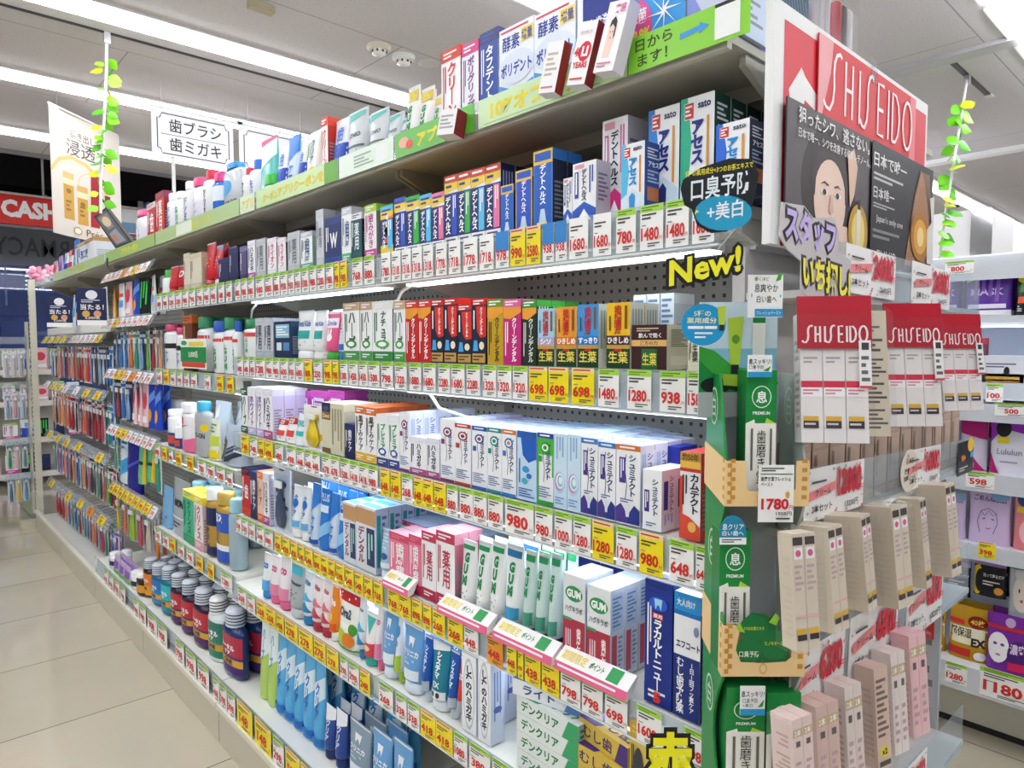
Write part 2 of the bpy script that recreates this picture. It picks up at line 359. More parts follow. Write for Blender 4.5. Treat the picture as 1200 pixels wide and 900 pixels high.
# ================================================================ packages
D={}      # designs
def carton(k,look,front,side,top,F,R=None,T=None,d=.037,name='toothpaste_carton',cat='toothpaste box'):
    D[k]=dict(kind='box',look=look,front=front,side=side,top=top,F=F,R=R if R is not None else [('l',.12,.1,.88,.6,9,'8d939c'),('r',0,.86,1,1,top)],T=T or [],d=d,name=name,cat=cat)
def gv(k,look,base,top,bot,txt,tc,side='e6e8ee',th=.14,bh=.16,d=.037,x0=.34,x1=.78,pic=None,topc=None,**kw):
    F=[('r',0,1-th,1,1,top),('l',.12,1-th*.8,.88,1-th*.2,2,base if base!=top else tc),('r',0,0,1,bh,bot),('l',.15,bh*.25,.85,bh*.75,2,base if base!=bot else tc),
       ('t','|'+txt,x0,bh+.03,x1,1-th-.03,tc,.035),('L',.08,bh+.08,.28,1-th-.05,2,tc)]
    if pic: F+=[('e',.5,bh+.12,.34,.07,pic),('e',.5,bh+.12,.2,.04,'ffffff')]
    carton(k,look,base,side,topc or top,F,None,None,d,**kw)
def box_mesh(D_,w,h):
    d=D_['d']; mb=MB()
    mb.box(-w/2,0,0,w/2,d,h,mat(D_['side']),mf=mat(D_['front']),mr=mat(D_['side']),mt=mat(D_['top']))
    mb.draw(flat((-w/2,0,0),(w,0,0),(0,0,h),(0,-1,0)),D_['F'],(w,h))
    if D_['R']: mb.draw(flat((w/2,0,0),(0,d,0),(0,0,h),(1,0,0)),D_['R'],(d,h))
    if D_['T']: mb.draw(flat((-w/2,0,h),(w,0,0),(0,d,0),(0,0,1)),D_['T'],(w,d))
    return [(D_['name'],mb)]
def soft(k,kind,look,base,cap,F,name,cat,d=.045,**kw):
    D[k]=dict(kind=kind,look=look,base=base,cap=cap,F=F,d=d,name=name,cat=cat,**kw)
def tube(k,look,base,cap,F,d=.042,name='toothpaste_tube',cat='toothpaste tube'): soft(k,'tube',look,base,cap,F,name,cat,d)
def pouch(k,look,base,F,d=.05,name='refill_pouch',cat='refill pouch'): soft(k,'pouch',look,base,None,F,name,cat,d)
def bottle(k,look,base,cap,F,d=.07,name='mouthwash_bottle',cat='bottle',**kw): soft(k,'bottle',look,base,cap,F,name,cat,d,**kw)
def tube_mesh(D_,w,h):
    d=D_['d']; mb=MB(); hc=min(.028,h*.16); n=20
    def sec(v): # half width, half depth at v
        e=max(0,(v))
        return (w/2*(.80+.20*v), max(.0012,d/2*(1-v**1.6)))
    rings=[]
    for v in (0,.03,.15,.3,.45,.6,.75,.88,.95,1):
        a,b=sec(v)
        if v==0: a*=.8;b*=.8
        rings.append([(a*math.cos(2*math.pi*i/n),d/2+b*math.sin(2*math.pi*i/n),hc+(h-hc)*v) for i in range(n)])
    mb.loft(rings,mat(D_['base'],.28))
    def fr(u,v,off):
        v=min(max(v,.02),.995); a,b=sec(v); q=max(-.97,min(.97,(u-.5)*2)); x=q*a
        return Vector((x,d/2-b*math.sqrt(1-q*q)-off*2,hc+(h-hc)*v))
    fr.curved=True
    mb.draw(fr,[('r',.06,.955,.94,.99,'dfe6ea')]+D_['F'],(w,h-hc))
    c=MB(); c.lathe([(.0,0),(w*.38,0),(w*.40,.004),(w*.37,hc-.002),(w*.3,hc)],mat(D_['cap'],.35),18,(0,d/2,0),1,min(1,d/w*1.0+.1))
    return [(D_['name'],mb),('cap',c)]
def pouch_mesh(D_,w,h):
    d=D_['d']; mb=MB(); n=20
    rings=[]
    def sec(v): return (w/2*(1-.10*math.sin(math.pi*v)*.5), max(.001,d/2*(1-v)**.75*(1 if v>.05 else .85)))
    for v in (0,.05,.2,.4,.6,.8,.92,.97,1):
        a,b=sec(v); rings.append([(a*(abs(math.cos(t))**.75)*(1 if math.cos(t)>0 else -1),d/2+b*math.sin(t),h*v) for t in [2*math.pi*i/n for i in range(n)]])
    mb.loft(rings,mat(D_['base'],.22))
    def fr(u,v,off):
        v=min(max(v,.02),.995); a,b=sec(v); q=max(-.98,min(.98,(u-.5)*2)); t=math.acos(max(-1,min(1,(abs(q))**(1/.75)*(1 if q>0 else -1))))
        return Vector((q*a,d/2-b*abs(math.sin(t))-off*2-.0006,h*v))
    fr.curved=True
    mb.draw(fr,D_['F'],(w,h)); return [(D_['name'],mb)]
def bottle_mesh(D_,w,h):
    d=min(D_['d'],w*1.1); mb=MB(); r=w/2; hc=D_.get('hc',.2)*h; zb=h-hc; sh=D_.get('sh',.1)*h; n=20; nk=D_.get('neck',.45)
    prof=[(r*.9,0),(r,.006),(r,zb-sh),(r*.93,zb-sh*.55),(r*(nk+.15),zb-sh*.12),(r*nk,zb)]
    mb.lathe(prof,mat(D_['base'],.18),n,(0,d/2,0),1,d/w)
    H=zb-sh
    def fr(u,v,off):
        t=math.pi*(1+ (.06+.88*u)); return Vector(((r+off*2+.0003)*math.cos(t),d/2+(r+off*2+.0003)*d/w*math.sin(t),H*v))
    fr.curved=True
    mb.draw(fr,D_['F'],(w*1.3,H))
    c=MB(); rc=r*D_.get('capr',.6)
    c.lathe([(rc,zb-.002),(rc,zb+hc*.86),(rc*.86,h),(0.0005,h)],mat(D_['cap'],.35),16,(0,d/2,0),1,min(1,d/2/rc))
    if D_.get('stripe'):
        for i in range(4):
            z=zb+hc*(.12+.2*i)
            c.lathe([(rc*1.012,z),(rc*1.012,z+hc*.07)],mat(D_['stripe']),16,(0,d/2,0),1,min(1,d/2/rc/1.012),False)
    return [(D_['name'],mb),('cap',c)]
def blister_mesh(D_,w,h):
    # hanging card pack: card with hanger hole, brush, clear bubble; origin at the bottom centre
    a=MB(); x=w/2
    a.box(-x,.012,0,x,.0135,h,mat(D_['base']))
    a.draw(flat((-x,.012,0),(w,0,0),(0,0,h),(0,-1,0)),D_['F']+[('e',.5,.965,.16,.015,'50545a')],(w,h))
    br=MB(); bw=w*.23; c=mat(D_['cap'],.3)
    nb=D_.get('n',1)
    for q in range(nb):
        cx=(q-(nb-1)/2)*w*.34
        br.loft([[(cx+s*bw*k,.006+t*.004*k,h*z) for s,t in ((-1,-1),(1,-1),(1,1),(-1,1))] for z,k in ((.05,.7),(.2,1.1),(.42,.9),(.55,.55),(.66,.5),(.70,.95),(.80,.9))],c)
        br.box(cx-bw*.8,-.004,h*.69,cx+bw*.8,.004,h*.80,mat('f4f7fa'))
    bb=MB(); bb.loft([[(-x*.8*k,.0118,h*.03),(x*.8*k,.0118,h*.03),(x*.72*k,-.006,h*.05),(-x*.72*k,-.006,h*.05)] if z==0 else [(-x*.8*k,.0118,h*.84),(x*.8*k,.0118,h*.84),(x*.72*k,-.006,h*.82),(-x*.72*k,-.006,h*.82)] for z,k in ((0,1),(1,1))],CLEAR(),smooth=False)
    return [(D_['name'],a),('toothbrush',br),('blister',bb)]
def blister(k,look,base,cap,F,n=1,name='toothbrush_pack',cat='toothbrush'): soft(k,'blister',look,base,cap,F,name,cat,.02,n=n)
KM={'box':box_mesh,'tube':tube_mesh,'pouch':pouch_mesh,'bottle':bottle_mesh,'blister':blister_mesh}
_MC={}; PEND=[]
def put(k,loc,w,h,shelf,n=1,rz=AISLE,dx=None,rx=0,tilt=0,small=False,jit=0):
    """one facing: a package and n-1 copies in line behind it"""
    D_=D[k]; key=(k,round(w,3),round(h,3))
    if key not in _MC: _MC[key]=[(nm,m.mesh(nm)) for nm,m in KM[D_['kind']](D_,w,h)]
    parts=_MC[key]; dd=(dx or D_['d']+.0015); out=[]
    for i in range(n):
        back=Matrix.Rotation(rz,3,'Z')@Vector((0,dd*i,0))
        o=link(parts[0][0],parts[0][1],None,Vector(loc)+back,(rx,tilt,rz+(random.uniform(-jit,jit) if jit else 0)))
        for nm,me in parts[1:]: link(nm,me,o)
        PEND.append([o,D_['look'],D_['cat'],shelf,loc[1] if rz!=0 else -100+loc[0],i]); out.append(o)
    return out
def finish_labels():
    by={}
    for p in PEND: by.setdefault((p[1],p[3]),[]).append(p)
    for (look,shelf),L in by.items():
        ys=[]
        for p in sorted(L,key=lambda p:p[4]):
            if not ys or abs(p[4]-ys[-1])>1e-4: ys.append(p[4])
        for p in L:
            i=min(range(len(ys)),key=lambda j:abs(ys[j]-p[4]))
            lab=look+', '+shelf
            if len(ys)>1: lab+=', %s from green stand'%ORD[i] if p[4]>-50 else ', %s from aisle corner'%ORD[i]
            if p[5]: lab+=', %s back'%ORD[p[5]]
            tag(p[0],lab,p[2],(look+' '+shelf) if len(L)>1 else None)
SN={0:'top board',1:'second shelf',2:'third shelf',3:'fourth shelf',4:'fifth shelf',5:'sixth shelf',6:'base deck'}
LOG=[]
def S(i,px0,px1,yt,k,n=1,yb=None,dx=.012,z=None,shelf=None,X=None,h=None,gap=.0012,**kw):
    X0=(X or XF[i])+dx; z=ZS[i] if z is None else z
    D_=D[k]
    mx=(px0+px1)/2
    hh=h or (PX(mx,yt,X0).z-z)
    ym=yt+8
    Ya=PX(px1,ym,X0).y; Yb=PX(px0,ym,X0).y
    # snap the pixel row to mid height
    w=max(.012,Yb-Ya-gap); hh=max(.03,hh)
    if D_['kind']!='box' and D_['d']>0: 
        pass
    LOG.append((i,k,px0,round(w,3),round(hh,3)))
    return put(k,(X0,(Ya+Yb)/2,z+.0006),w,hh,shelf or SN[i],n,**kw)
# ================================================================ catalogue, bays one and two
WT='f5f6f8'
def shumi(k,look,top,accent,txt='シュミテクト',dia=False,side='dfe3f2',pic=None,topc='d9e4f8'):
    F=[('r',0,.93,1,1,top),('l',.15,.945,.85,.985,1,'ffffff'),('t','|'+txt,.50,.36,.86,.88,'223a6e',.03),('s',[(.42,.88),(.36,.7),(.46,.5),(.40,.32)],.0012,'223a6e')]
    if dia: F+=[('r',.14,.52,.40,.84,accent),('L',.18,.55,.36,.82,2,'ffffff'),('p',[(0,.02),(.5,.02),(.5,.12),(.22,.26),(0,.2)],accent),('p',[(1,.02),(.5,.02),(.5,.12),(.78,.26),(1,.2)],'2b3a8c'),('p',[(.44,.1),(.56,.1),(.62,.26),(.38,.26)],'e8ebf5'),('l',.2,.27,.8,.33,2,'6a78a8')]
    else: F+=[('e',.5,.80,.30,.075,accent),('e',.5,.80,.2,.05,'ffffff'),('e',.5,.80,.12,.03,pic or accent),('r',.08,.60,.3,.68,accent),('l',.1,.1,.9,.26,5,'7f8cb2'),('r',0,0,1,.045,accent)]
    carton(k,look,WT,side,topc,F,[('t','|'+txt,.45,.35,.9,.9,'39508c',.02),('L',.1,.1,.4,.9,3,'9db4e0'),('r',.1,.05,.9,.2,accent)],[('r',0,.0,1,.5,'c5d6f5'),('l',.1,.1,.9,.5,2,'6f86c0')])
shumi('sh_plain','white carton with plum foot band','f5f6f8','8a3470')
shumi('sh_red','white carton with red and navy roundel','c8452e','b5402c',pic='26408c',topc='b9a7d8')
shumi('sh_blue','white carton with blue roundel','2457a8','2d5fb0',pic='c03a3a')
shumi('sh_teal','white carton with teal shield','1f8f8c','1d8c90')
shumi('sh_multi','white carton with orange and blue swirl','e07a2c','2f7fd0',pic='e08a2c')
carton('sh_pic','pale blue carton with droplet picture','c7e2f8','a8cff0','b5d5f2',[('r',0,.9,1,1,'2a5db0'),('p',[(.2,.9),(1,.9),(1,.62),(.6,.55),(.3,.65)],'1f5fc0'),('e',.45,.45,.18,.05,'2f9bd8'),('e',.62,.36,.14,.04,'3a70c8'),('e',.4,.28,.16,.045,'45b0c8'),('L',.08,.2,.2,.6,1,'4868a8'),('l',.1,.04,.9,.18,4,'4868a8')])
shumi('sh_green','white carton with bright green frame','3a3f9a','33a03c')
D['sh_green']['F'][:0]=[('r',0,.03,.09,.93,'4ab840'),('r',.91,.4,1,.93,'4ab840'),('r',0,0,1,.06,'4ab840'),('r',0,.7,1,.93,'4ab840')]
carton('sh_iri','iridescent pale blue carton with rainbow arc','cfe6f6','bcd8ee','c9e2f4',[('L',.15,.62,.8,.96,3,'8eb4d8'),('e',.45,.35,.42,.15,'b9d4ee'),('e',.42,.36,.33,.12,'d87ab8'),('e',.48,.37,.3,.105,'f0f4fa'),('e',.5,.37,.22,.08,'7acbd8'),('e',.54,.38,.15,.05,'f0f4fa'),('l',.12,.05,.9,.16,3,'7fa2cc')])
shumi('sh_pur','white carton with purple flask picture','4a7fc8','4a3a8c',dia=True)
shumi('sh_org','white carton with purple flask and orange top','e0792c','4f3c96',dia=True)
carton('sh_side','white carton with purple side panel',WT,'e4e6f4','f0f2fa',[('t','|シュミテクト',.45,.25,.88,.85,'223a6e',.03),('r',.1,.3,.36,.66,'3c2f86'),('L',.14,.33,.32,.63,2,'ffffff'),('l',.2,.06,.8,.14,2,'6a78a8')],[('r',.15,.35,.45,.82,'3a3f9c'),('t','|シュミテクト',.5,.3,.9,.9,'39508c',.02),('L',.15,.08,.85,.28,3,'9db4e0')])
carton('navy_big','large navy blue carton with white script','1d2a8c','18237a','2636a0',[('t','知覚中に有効に',.06,.66,.95,.74,'ffffff',.03),('t','とどまりじっくり',.06,.56,.95,.64,'ffffff',.03),('e',.3,.85,.1,.05,'7fa0e8'),('L',.7,.1,.95,.5,3,'b8c4f0'),('r',.05,.12,.5,.4,'2f48b8')],d=.05)
carton('kamu','white and red carton with gold cap band',WT,'e04838','d23c34',[('r',0,.9,1,1,'c89a3c'),('r',0,.82,1,.9,'f0c050'),('t','約50年',.1,.905,.9,.99,'4a2a10',.03),('r',0,.78,1,.82,'d23c34'),('t','|カムテクト',.5,.3,.95,.76,'2a2320',.035),('L',.1,.35,.4,.74,2,'2a2320'),('r',0,0,.14,.72,'d8402c'),('p',[(0,0),(1,0),(1,.16),(.5,.26),(0,.3)],'e2503a'),('e',.62,.15,.2,.06,'f4c060')])
gv('lav_white','white carton with lilac side',WT,'e9e6f4','b0508c','ハミガキ','3a3a6a',side='cfc8ea',topc='dfe0f2')
gv('grn_strip','slim white carton with green slogan stripe',WT,'eef0f2','3a4a90','プレミアム','2f9a50',side='e2e6ea',pic='4a5aa8')
gv('ora_top','white carton with orange top',WT,'e07a3a','e8b83c','黒ずみケア','4a3a30',side='e8e4dc',topc='d86a30')
carton('brown_tall','tan and grey herbal carton','d9d4b8','c6c5b0','ddd9c0',[('r',0,.82,.4,1,'2a2a35'),('r',0,.66,.4,.82,'8a6a3a'),('t','Dent',.03,.7,.38,.78,'f0e0b0',.02),('e',.2,.89,.14,.05,'4a5a9a'),('L',.45,.1,.95,.9,4,'a09c80'),('r',0,0,.4,.1,'7a5a30')],d=.05)
gv('navy_slim','short navy carton with white characters','20285a','2a3470','1a2250','歯周ケア','ffffff',side='2a2f60')
gv('magenta','deep magenta carton with silver window','b02a9a','c044aa','8c1f7c','','ffffff',side='a8389a',topc='b848a8')
D['magenta']['F']+=[('r',.2,.25,.8,.85,'c9c4dc'),('l',.25,.3,.75,.8,6,'8c2a80')]
gv('white_pur','white carton with violet lettering',WT,'f0edf6','c8b8e0','ホワイト','8a5ab0',side='ddd8ea')
gv('green_side','dark green and white carton',WT,'1f5a38','246a40','ハーブ','245a38',side='1c4a34')
blister('banana','banana shaped yellow kids toothbrush pack','f2f2ee','f2d21c',[('r',.1,.2,.9,.35,'e8c020')])
pouch('redcap','small white bag with red cap print','f4f2f0',[('r',0,.75,1,1,'b02a2a'),('t','CO',.1,.78,.9,.95,'ffffff',.03),('r',.1,.25,.9,.5,'d84040'),('l',.15,.05,.85,.2,2,'888888')])
pouch('teal_hk','white bag with turquoise lettering','eef6f6',[('t','NONIO',.05,.55,.95,.85,'28b0b8',.04),('r',.1,.3,.9,.45,'30b8c0')])
# fourth shelf
for a,b,y,k,n in ((516,533,492,'sh_plain',5),(533,552,497,'sh_red',5),(553,571,500,'sh_blue',5),(571,588,502,'sh_teal',5),(588,605,504,'sh_multi',5),(606,629,506,'sh_pic',5),(630,649,508,'sh_green',5),(649,665,509,'sh_iri',5),(665,681,510,'sh_iri',5),
    (681,701,514,'sh_pur',5),(701,722,519,'sh_pur',5),(722,751,522,'sh_org',4),(753,776,551,'sh_side',2),(797,822,531,'kamu',2)): S(3,a,b,y,k,n)
S(3,766,797,523,'navy_big',1,dx=.085)
S(3,480,500,513,'lav_white',3); S(3,500,515,514,'lav_white',3)
S(3,441,455,486,'grn_strip',4); S(3,455,468,487,'grn_strip',4); S(3,468,480,484,'sh_plain',5)
S(3,416,428,476,'ora_top',4); S(3,428,441,478,'ora_top',4); S(3,404,415,497,'navy_slim',2)
S(3,377,403,473,'brown_tall',2); S(3,352,377,505,'banana',1,h=.12); S(3,341,352,486,'teal_hk',1); S(3,330,341,490,'redcap',2); S(3,319,330,492,'redcap',2)
for a,b in ((330,348),(348,364),(364,384),(384,404)): S(3,a,b,458,'magenta',2,dx=.12)
S(3,308,319,456,'lav_white',3); S(3,300,308,454,'white_pur',3); S(3,290,299,454,'white_pur',3); S(3,282,290,456,'green_side',3)
# third shelf
def creane(k,look,base,acc,txtc,side,bubble=None,foot='1b2038',topc=None):
    F=[('r',0,.88,1,1,acc),('l',.1,.9,.9,.98,2,'ffffff')]
    if bubble: F+=[('r',0,0,1,.9,base),('p',[(.3,.88),(1,.88),(1,.42),(.6,.40),(.38,.5)],bubble),('t','|クリーンデンタル',.45,.45,.9,.86,'ffffff',.035),('L',.08,.5,.25,.82,1,'ffffff'),('p',[(.08,.2),(.45,.2),(.38,.36),(.16,.36)],'4aa8e8'),('e',.7,.28,.18,.06,'f0e0c0'),('r',.05,.02,.95,.16,'c8a050'),('l',.1,.04,.9,.14,2,'5a4020')]
    else: F+=[('p',[(0,.88),(1,.88),(1,.8),(.4,.7),(0,.72)],'f0a030'),('t','|クリーンデンタル',.4,.05,.85,.72,txtc,.04),('L',.08,.08,.3,.66,2,txtc)]
    carton(k,look,base,side,topc or acc,F,[('L',.12,.08,.88,.9,4,'c9c9c9'),('r',0,.9,1,1,acc)])
creane('cr_red','tall red carton with white vertical lettering','c8201c','d83a2c','ffffff','8c1a1a')
creane('cr_navy','navy carton with red speech bubble','141b38','c82a22','ffffff','1a2246','d8301f',topc='b82a24')
creane('cr_gold','gold and green tall carton','c8a01c','7a9a2a','3a3a10','a08a20')
creane('cr_pink','bright pink tall carton','c8207a','e860a0','ffffff','a01a60')
creane('cr_black','black and green tall carton','1c2a1e','3a9a3a','e8f0e0','16301c')
def shu(k,look,base,txt2,mid):
    F=[('r',0,0,1,.34,'0f3a20'),('r',0,.30,1,.36,'c8a040'),('t','生葉',.08,.08,.92,.26,'f4e060',.05),('r',.35,.26,.65,.30,'c82020'),('r',0,.36,1,.50,mid),('t',txt2,.05,.38,.95,.48,'ffffff',.03),('t','|歯槽膿漏',.30,.52,.68,.96,'c8201c',.045),('L',.74,.56,.95,.95,1,'8a5010'),('L',.1,.55,.22,.8,1,'444444')]
    carton(k,look,base,'c9cbbf','e8e6d0',F,[('L',.1,.1,.9,.9,4,'8f9488'),('r',0,0,1,.3,'e4e2d6')])
shu('sg_lb','pale blue carton over dark green foot','a8d4ec','シソ','b8a8c8')
shu('sg_or','orange carton over dark green foot','f0a030','ひきしめ','e07820')
shu('sg_bl','sky blue carton over dark green foot','3a9ae0','すっきり','2a78c8')
shu('sg_go','gold carton over dark green foot','f0c01c','ひきしめ','4a2018')
carton('maroon','wide maroon carton with cream band','3a1418','c9c4a8','4a1c20',[('t','飲んで効く',.2,.70,.85,.82,'ffffff',.03),('l',.15,.84,.85,.94,2,'d8c0a0'),('r',0,.52,1,.66,'e8b86a'),('t','漢方の力',.25,.54,.75,.64,'4a2010',.02),('r',.3,0,.75,.46,'1f6a30'),('t','生葉',.32,.08,.73,.38,'f0e060',.05)],[('l',.15,.5,.85,.9,9,'6a6858'),('r',.15,.1,.85,.3,'d8d4bc')],d=.07,cat='medicine box',name='medicine_carton')
carton('speck','white carton with dense blue small print','dfe6ea','cfd8de','e8eef2',[('l',.08,.08,.92,.94,12,'6a8ab0')],d=.06)
gv('sg_small','small cream carton with green emblem','e8e2c8','d8d0b0','e0d8bc','生葉','3a3a20',side='c8c0a0')
for a,b,y,k,n in ((475,490,353,'cr_red',3),(490,505,352,'cr_red',3),(505,520,351,'cr_navy',3),(520,536,350,'cr_navy',3),(536,553,357,'cr_navy',3),(553,570,350,'cr_navy',3),(571,590,351,'cr_gold',3),(590,611,351,'cr_pink',3),(612,629,352,'cr_black',3),
    (630,650,362,'sg_lb',2),(652,676,360,'sg_or',2),(677,702,357,'sg_bl',2),(711,739,355,'sg_go',2),(806,822,394,'sg_small',1)): S(2,a,b,y,k,n)
S(2,740,782,381,'maroon',1,dx=.012)
for a,b in ((742,757),(758,773),(774,790)): S(2,a,b,360,'speck',1,dx=.11,h=.125)
gv('herb_w','white carton with green leaf pictures',WT,'c8a888','4a9a4a','ハーブ','4a6a4a',side='d8dcd0',pic='3f9a40')
gv('herb_d','white and dark green leaf carton',WT,'e8ece4','2f8a3f','ナチュラル','2f6a40',side='17452f',pic='5ab04a')
tube('kid_w','white kids tube with teal label','f2f5f6','e8e8e8',[('t','Dental Kids',.1,.6,.9,.75,'3a6aa8',.03),('r',.1,.3,.9,.5,'20a8a0'),('l',.15,.1,.85,.25,2,'8899aa')])
tube('rabbit','pink tube with white rabbit face','e85a8c','30a838',[('r',.05,.6,.95,.85,'f6f0f4'),('t','Sonie',.15,.66,.85,.8,'5a6ac0',.03),('e',.5,.36,.22,.1,'f8f4f6'),('e',.4,.5,.06,.09,'f8f4f6'),('e',.6,.5,.06,.09,'f8f4f6')])
tube('silver_t','pale silver tube with blue foot','d5dbe2','2a68b8',[('l',.2,.3,.8,.7,5,'5a78b0'),('r',.05,.05,.95,.2,'2f72c0')])
gv('silver_c','silver grey slim carton','c9ccd2','bfc4cc','b0b6c0','薬用','5a6470',side='b4b9c2')
carton('navy_win','navy carton with pale blue windows','1a2a4a','20355a','2a4a70',[('r',.1,.55,.9,.92,'8ac0e0'),('l',.15,.6,.85,.88,4,'ffffff'),('r',.15,.2,.45,.42,'d8e8f4'),('r',.55,.2,.9,.42,'5a90c8')])
for a,b,y,k,n in ((461,475,353,'herb_w',2),(436,460,353,'herb_d',3),(422,436,354,'herb_w',2),(402,421,355,'herb_w',2),(392,402,366,'silver_t',2),(376,392,366,'rabbit',2),(362,375,364,'kid_w',2),(342,361,364,'kid_w',3),(321,341,377,'navy_win',2),(309,320,373,'silver_c',3),(299,309,373,'silver_c',3)): S(2,a,b,y,k,n)
S(2,366,378,352,'kid_w',1,dx=.09,h=.14); S(2,382,396,352,'kid_w',1,dx=.09,h=.14)
bottle('mw_white','white oval mouthwash bottle with green lettering','eef1f2','1f7a4a',[('t','|GUM',.35,.15,.6,.75,'2a9a5a',.04),('r',.1,.78,.9,.94,'d84a4a')],d=.06,neck=.4,hc=.22)
S(2,280,298,374,'mw_white',1)
# second shelf
def dh(k,look,acc,base='f0f2f8',side='1c2350',tall=True):
    F=[('r',0,0,1,.1,WT),('l',.1,.02,.9,.08,1,'555577'),('r',0,.1,1,.74,'1c2a70'),('p',[(0,.74),(1,.80),(1,1),(0,1)],'f4d040'),('r',0,.90,1,1,acc if tall else 'f0b030'),('l',.1,.8,.9,.95,2,'2a3a90'),('t','|デントヘルス',.06,.14,.5,.70,'ffffff',.045),('r',.55,.12,.95,.72,acc),('L',.62,.35,.88,.7,2,'ffffff')]
    carton(k,look,base,side,'e8b83c',F,[('L',.1,.1,.9,.9,4,'aab0d8')])
dh('dh_blue','navy and yellow carton with blue panel','2a50c0'); dh('dh_grn','navy and yellow carton with green panel','2fb83c'); dh('dh_sky','navy and yellow carton with sky panel','5ac0ea'); dh('dh_pink','navy and yellow carton with pink panel','e87aa8')
for k in ('blue','grn','sky','pink'):
    D['dt_'+k]=dict(D['dh_'+k],look='tall red topped'+D['dh_'+k]['look'][len('navy and yellow'):]); D['dt_'+k]['F']=D['dh_'+k]['F']+[('r',0,.90,1,1,'d0402c'),('l',.1,.92,.9,.98,1,'ffffff')]; D['dt_'+k]['top']='c83a2c'
def ases(k,look,acc,side,tc='1a2a8c',small=False):
    F=[('p',[(0,0),(.2,0),(.34,.6),(.2,1),(0,1)],acc),('p',[(0,0),(1,0),(1,.2),(.5,.34),(0,.2)],'cfe6f4' if not small else 'dfeef8'),('r',.12,.80,.40,.95,'ffffff'),('r',.13,.805,.39,.945,'d03a30'),('l',.15,.82,.37,.93,3,'ffffff'),('t','sato',.52,.88,.9,.94,'2a3a5a',.03),('t','|アセス',.32,.38,.70,.78,tc,.05),('L',.76,.2,.9,.8,1,'e09a30'),('p',[(.38,.06),(.6,.06),(.62,.22),(.5,.28),(.36,.22)],'1a2a70' if not small else '3a9ae0')]
    carton(k,look,WT,side,'eef2f6',F,[('l',.15,.75,.85,.92,4,'dfe6f2'),('t','アセス',.2,.64,.8,.72,'ffffff',.03),('r',.15,.15,.85,.35,'c87a50'),('l',.15,.4,.85,.6,4,'aab8d8')],d=.045)
ases('as_blue','wide white carton with cobalt edge','3a8ae0','1c4aa0'); ases('as_grn','wide white carton with jade edge','30b890','123c34'); ases('as_nv','white carton with navy side','2a6ad8','1c2248','1a90d8',True); ases('as_sm','small white and aqua carton','58c0ea','1f4a9c','1a90d8',True)
def dhw(k,look,acc,sub):
    carton(k,look,WT,'d6d2da','eceaf0',[('p',[(0,0),(1,0),(1,.18),(.5,.32),(0,.18)],acc),('p',[(.2,0),(.8,0),(.5,.2)],'ffffff'),('r',.1,.9,.5,.97,'e8a0b8'),('t','|デントヘルス',.34,.34,.66,.88,'1c1c3c',.04),('L',.7,.4,.92,.92,2,sub),('r',.1,.4,.26,.85,sub),('L',.12,.42,.24,.83,1,'ffffff')],[('l',.15,.3,.85,.8,7,'8c7c98')])
dhw('dw_pink','tall white carton with pink gum picture','e83a8c','e060a0'); dhw('dw_blue','white carton with blue chevron foot','2a5ac0','3a4aa0')
def dx(k,look,base,mid): carton(k,look,base,'2a2f45',base,[('r',.06,.0,.94,1,mid),('r',0,.82,1,1,'e8c040'),('r',.08,.86,.92,.97,mid),('t','|デントヘルス',.3,.3,.72,.82,'ffffff',.04),('p',[(.3,.06),(.7,.06),(.6,.24),(.4,.24)],'c8e0f8'),('l',.2,.02,.8,.08,1,'f0e090')])
dx('dx_gold','gold edged cobalt carton','e0b030','2a55c8'); dx('dx_blue','gold topped sky blue carton','3a80d8','1f60c0')
for a,b,y,k,n in ((446,461,242,'dh_sky',2),(462,476,232,'dh_blue',2),(476,492,230,'dh_grn',2),(492,506,228,'dh_sky',2),(506,521,226,'dh_pink',2),(521,537,206,'dt_blue',3),(537,552,202,'dt_grn',3),(552,569,198,'dt_sky',3),(569,587,193,'dt_pink',3),(587,602,217,'dx_blue',2),(604,624,199,'dx_gold',2),(625,648,176,'dx_blue',2),
    (660,671,209,'dw_blue',1),(671,699,190,'dw_blue',2),(706,736,139,'dw_pink',3),(728,756,168,'as_sm',2),(760,797,126,'as_blue',2),(798,838,112,'as_grn',4),(839,879,143,'as_nv',3)):
    S(1,a,b,y,k,n,dx=.012 if k not in('dw_pink','as_blue','as_grn') else .05)
D['dh_org']=dict(D['dh_sky'],look='orange and yellow carton with white roundels',top='e07a30'); D['dh_org']['F']=[('r',0,0,1,1,'f0932c'),('r',0,.78,1,1,'3aa050'),('e',.5,.5,.3,.1,'f8e0c0'),('e',.5,.3,.2,.06,'d83a2c'),('r',0,0,1,.2,'f0d040'),('t','|40',.3,.55,.7,.8,'ffffff',.04)]
S(1,446,461,240,'dh_org',2)
gv('lime_pk','white carton with lime frame and pink foot',WT,'a8d040','d83a9c','歯みがき','c02a80',side='8c9488')
gv('teal_d','tall dark teal carton with white label','1f4a58','e8e8ea','1f5a60','薬用','e0f0f0',side='16343e'); gv('navy_m','wide navy carton with crest','22306a','2a3c80','1f4a9a','W','ffffff',side='1a2450')
gv('teal_w','white carton with green panel',WT,'c8ccd4','5ab088','歯周','4a6a90',side='8fb8a8'); gv('pk_x','white carton with pink cross lettering',WT,'f0e8f0','e8e8ee','ライオン','d04a78',side='55585f')
gv('gry','plain pale grey carton','d2d4d8','c6c9cf','bfc3ca','薬用','6a7480',side='b0b4bc'); gv('navy_p','deep navy perfume style carton','262a58','30386a','1c2044','','d0d4e8',side='1c2040')
gv('pur','violet grey carton','5a4f80','8a80b0','3a3058','','ffffff',side='3a3458')
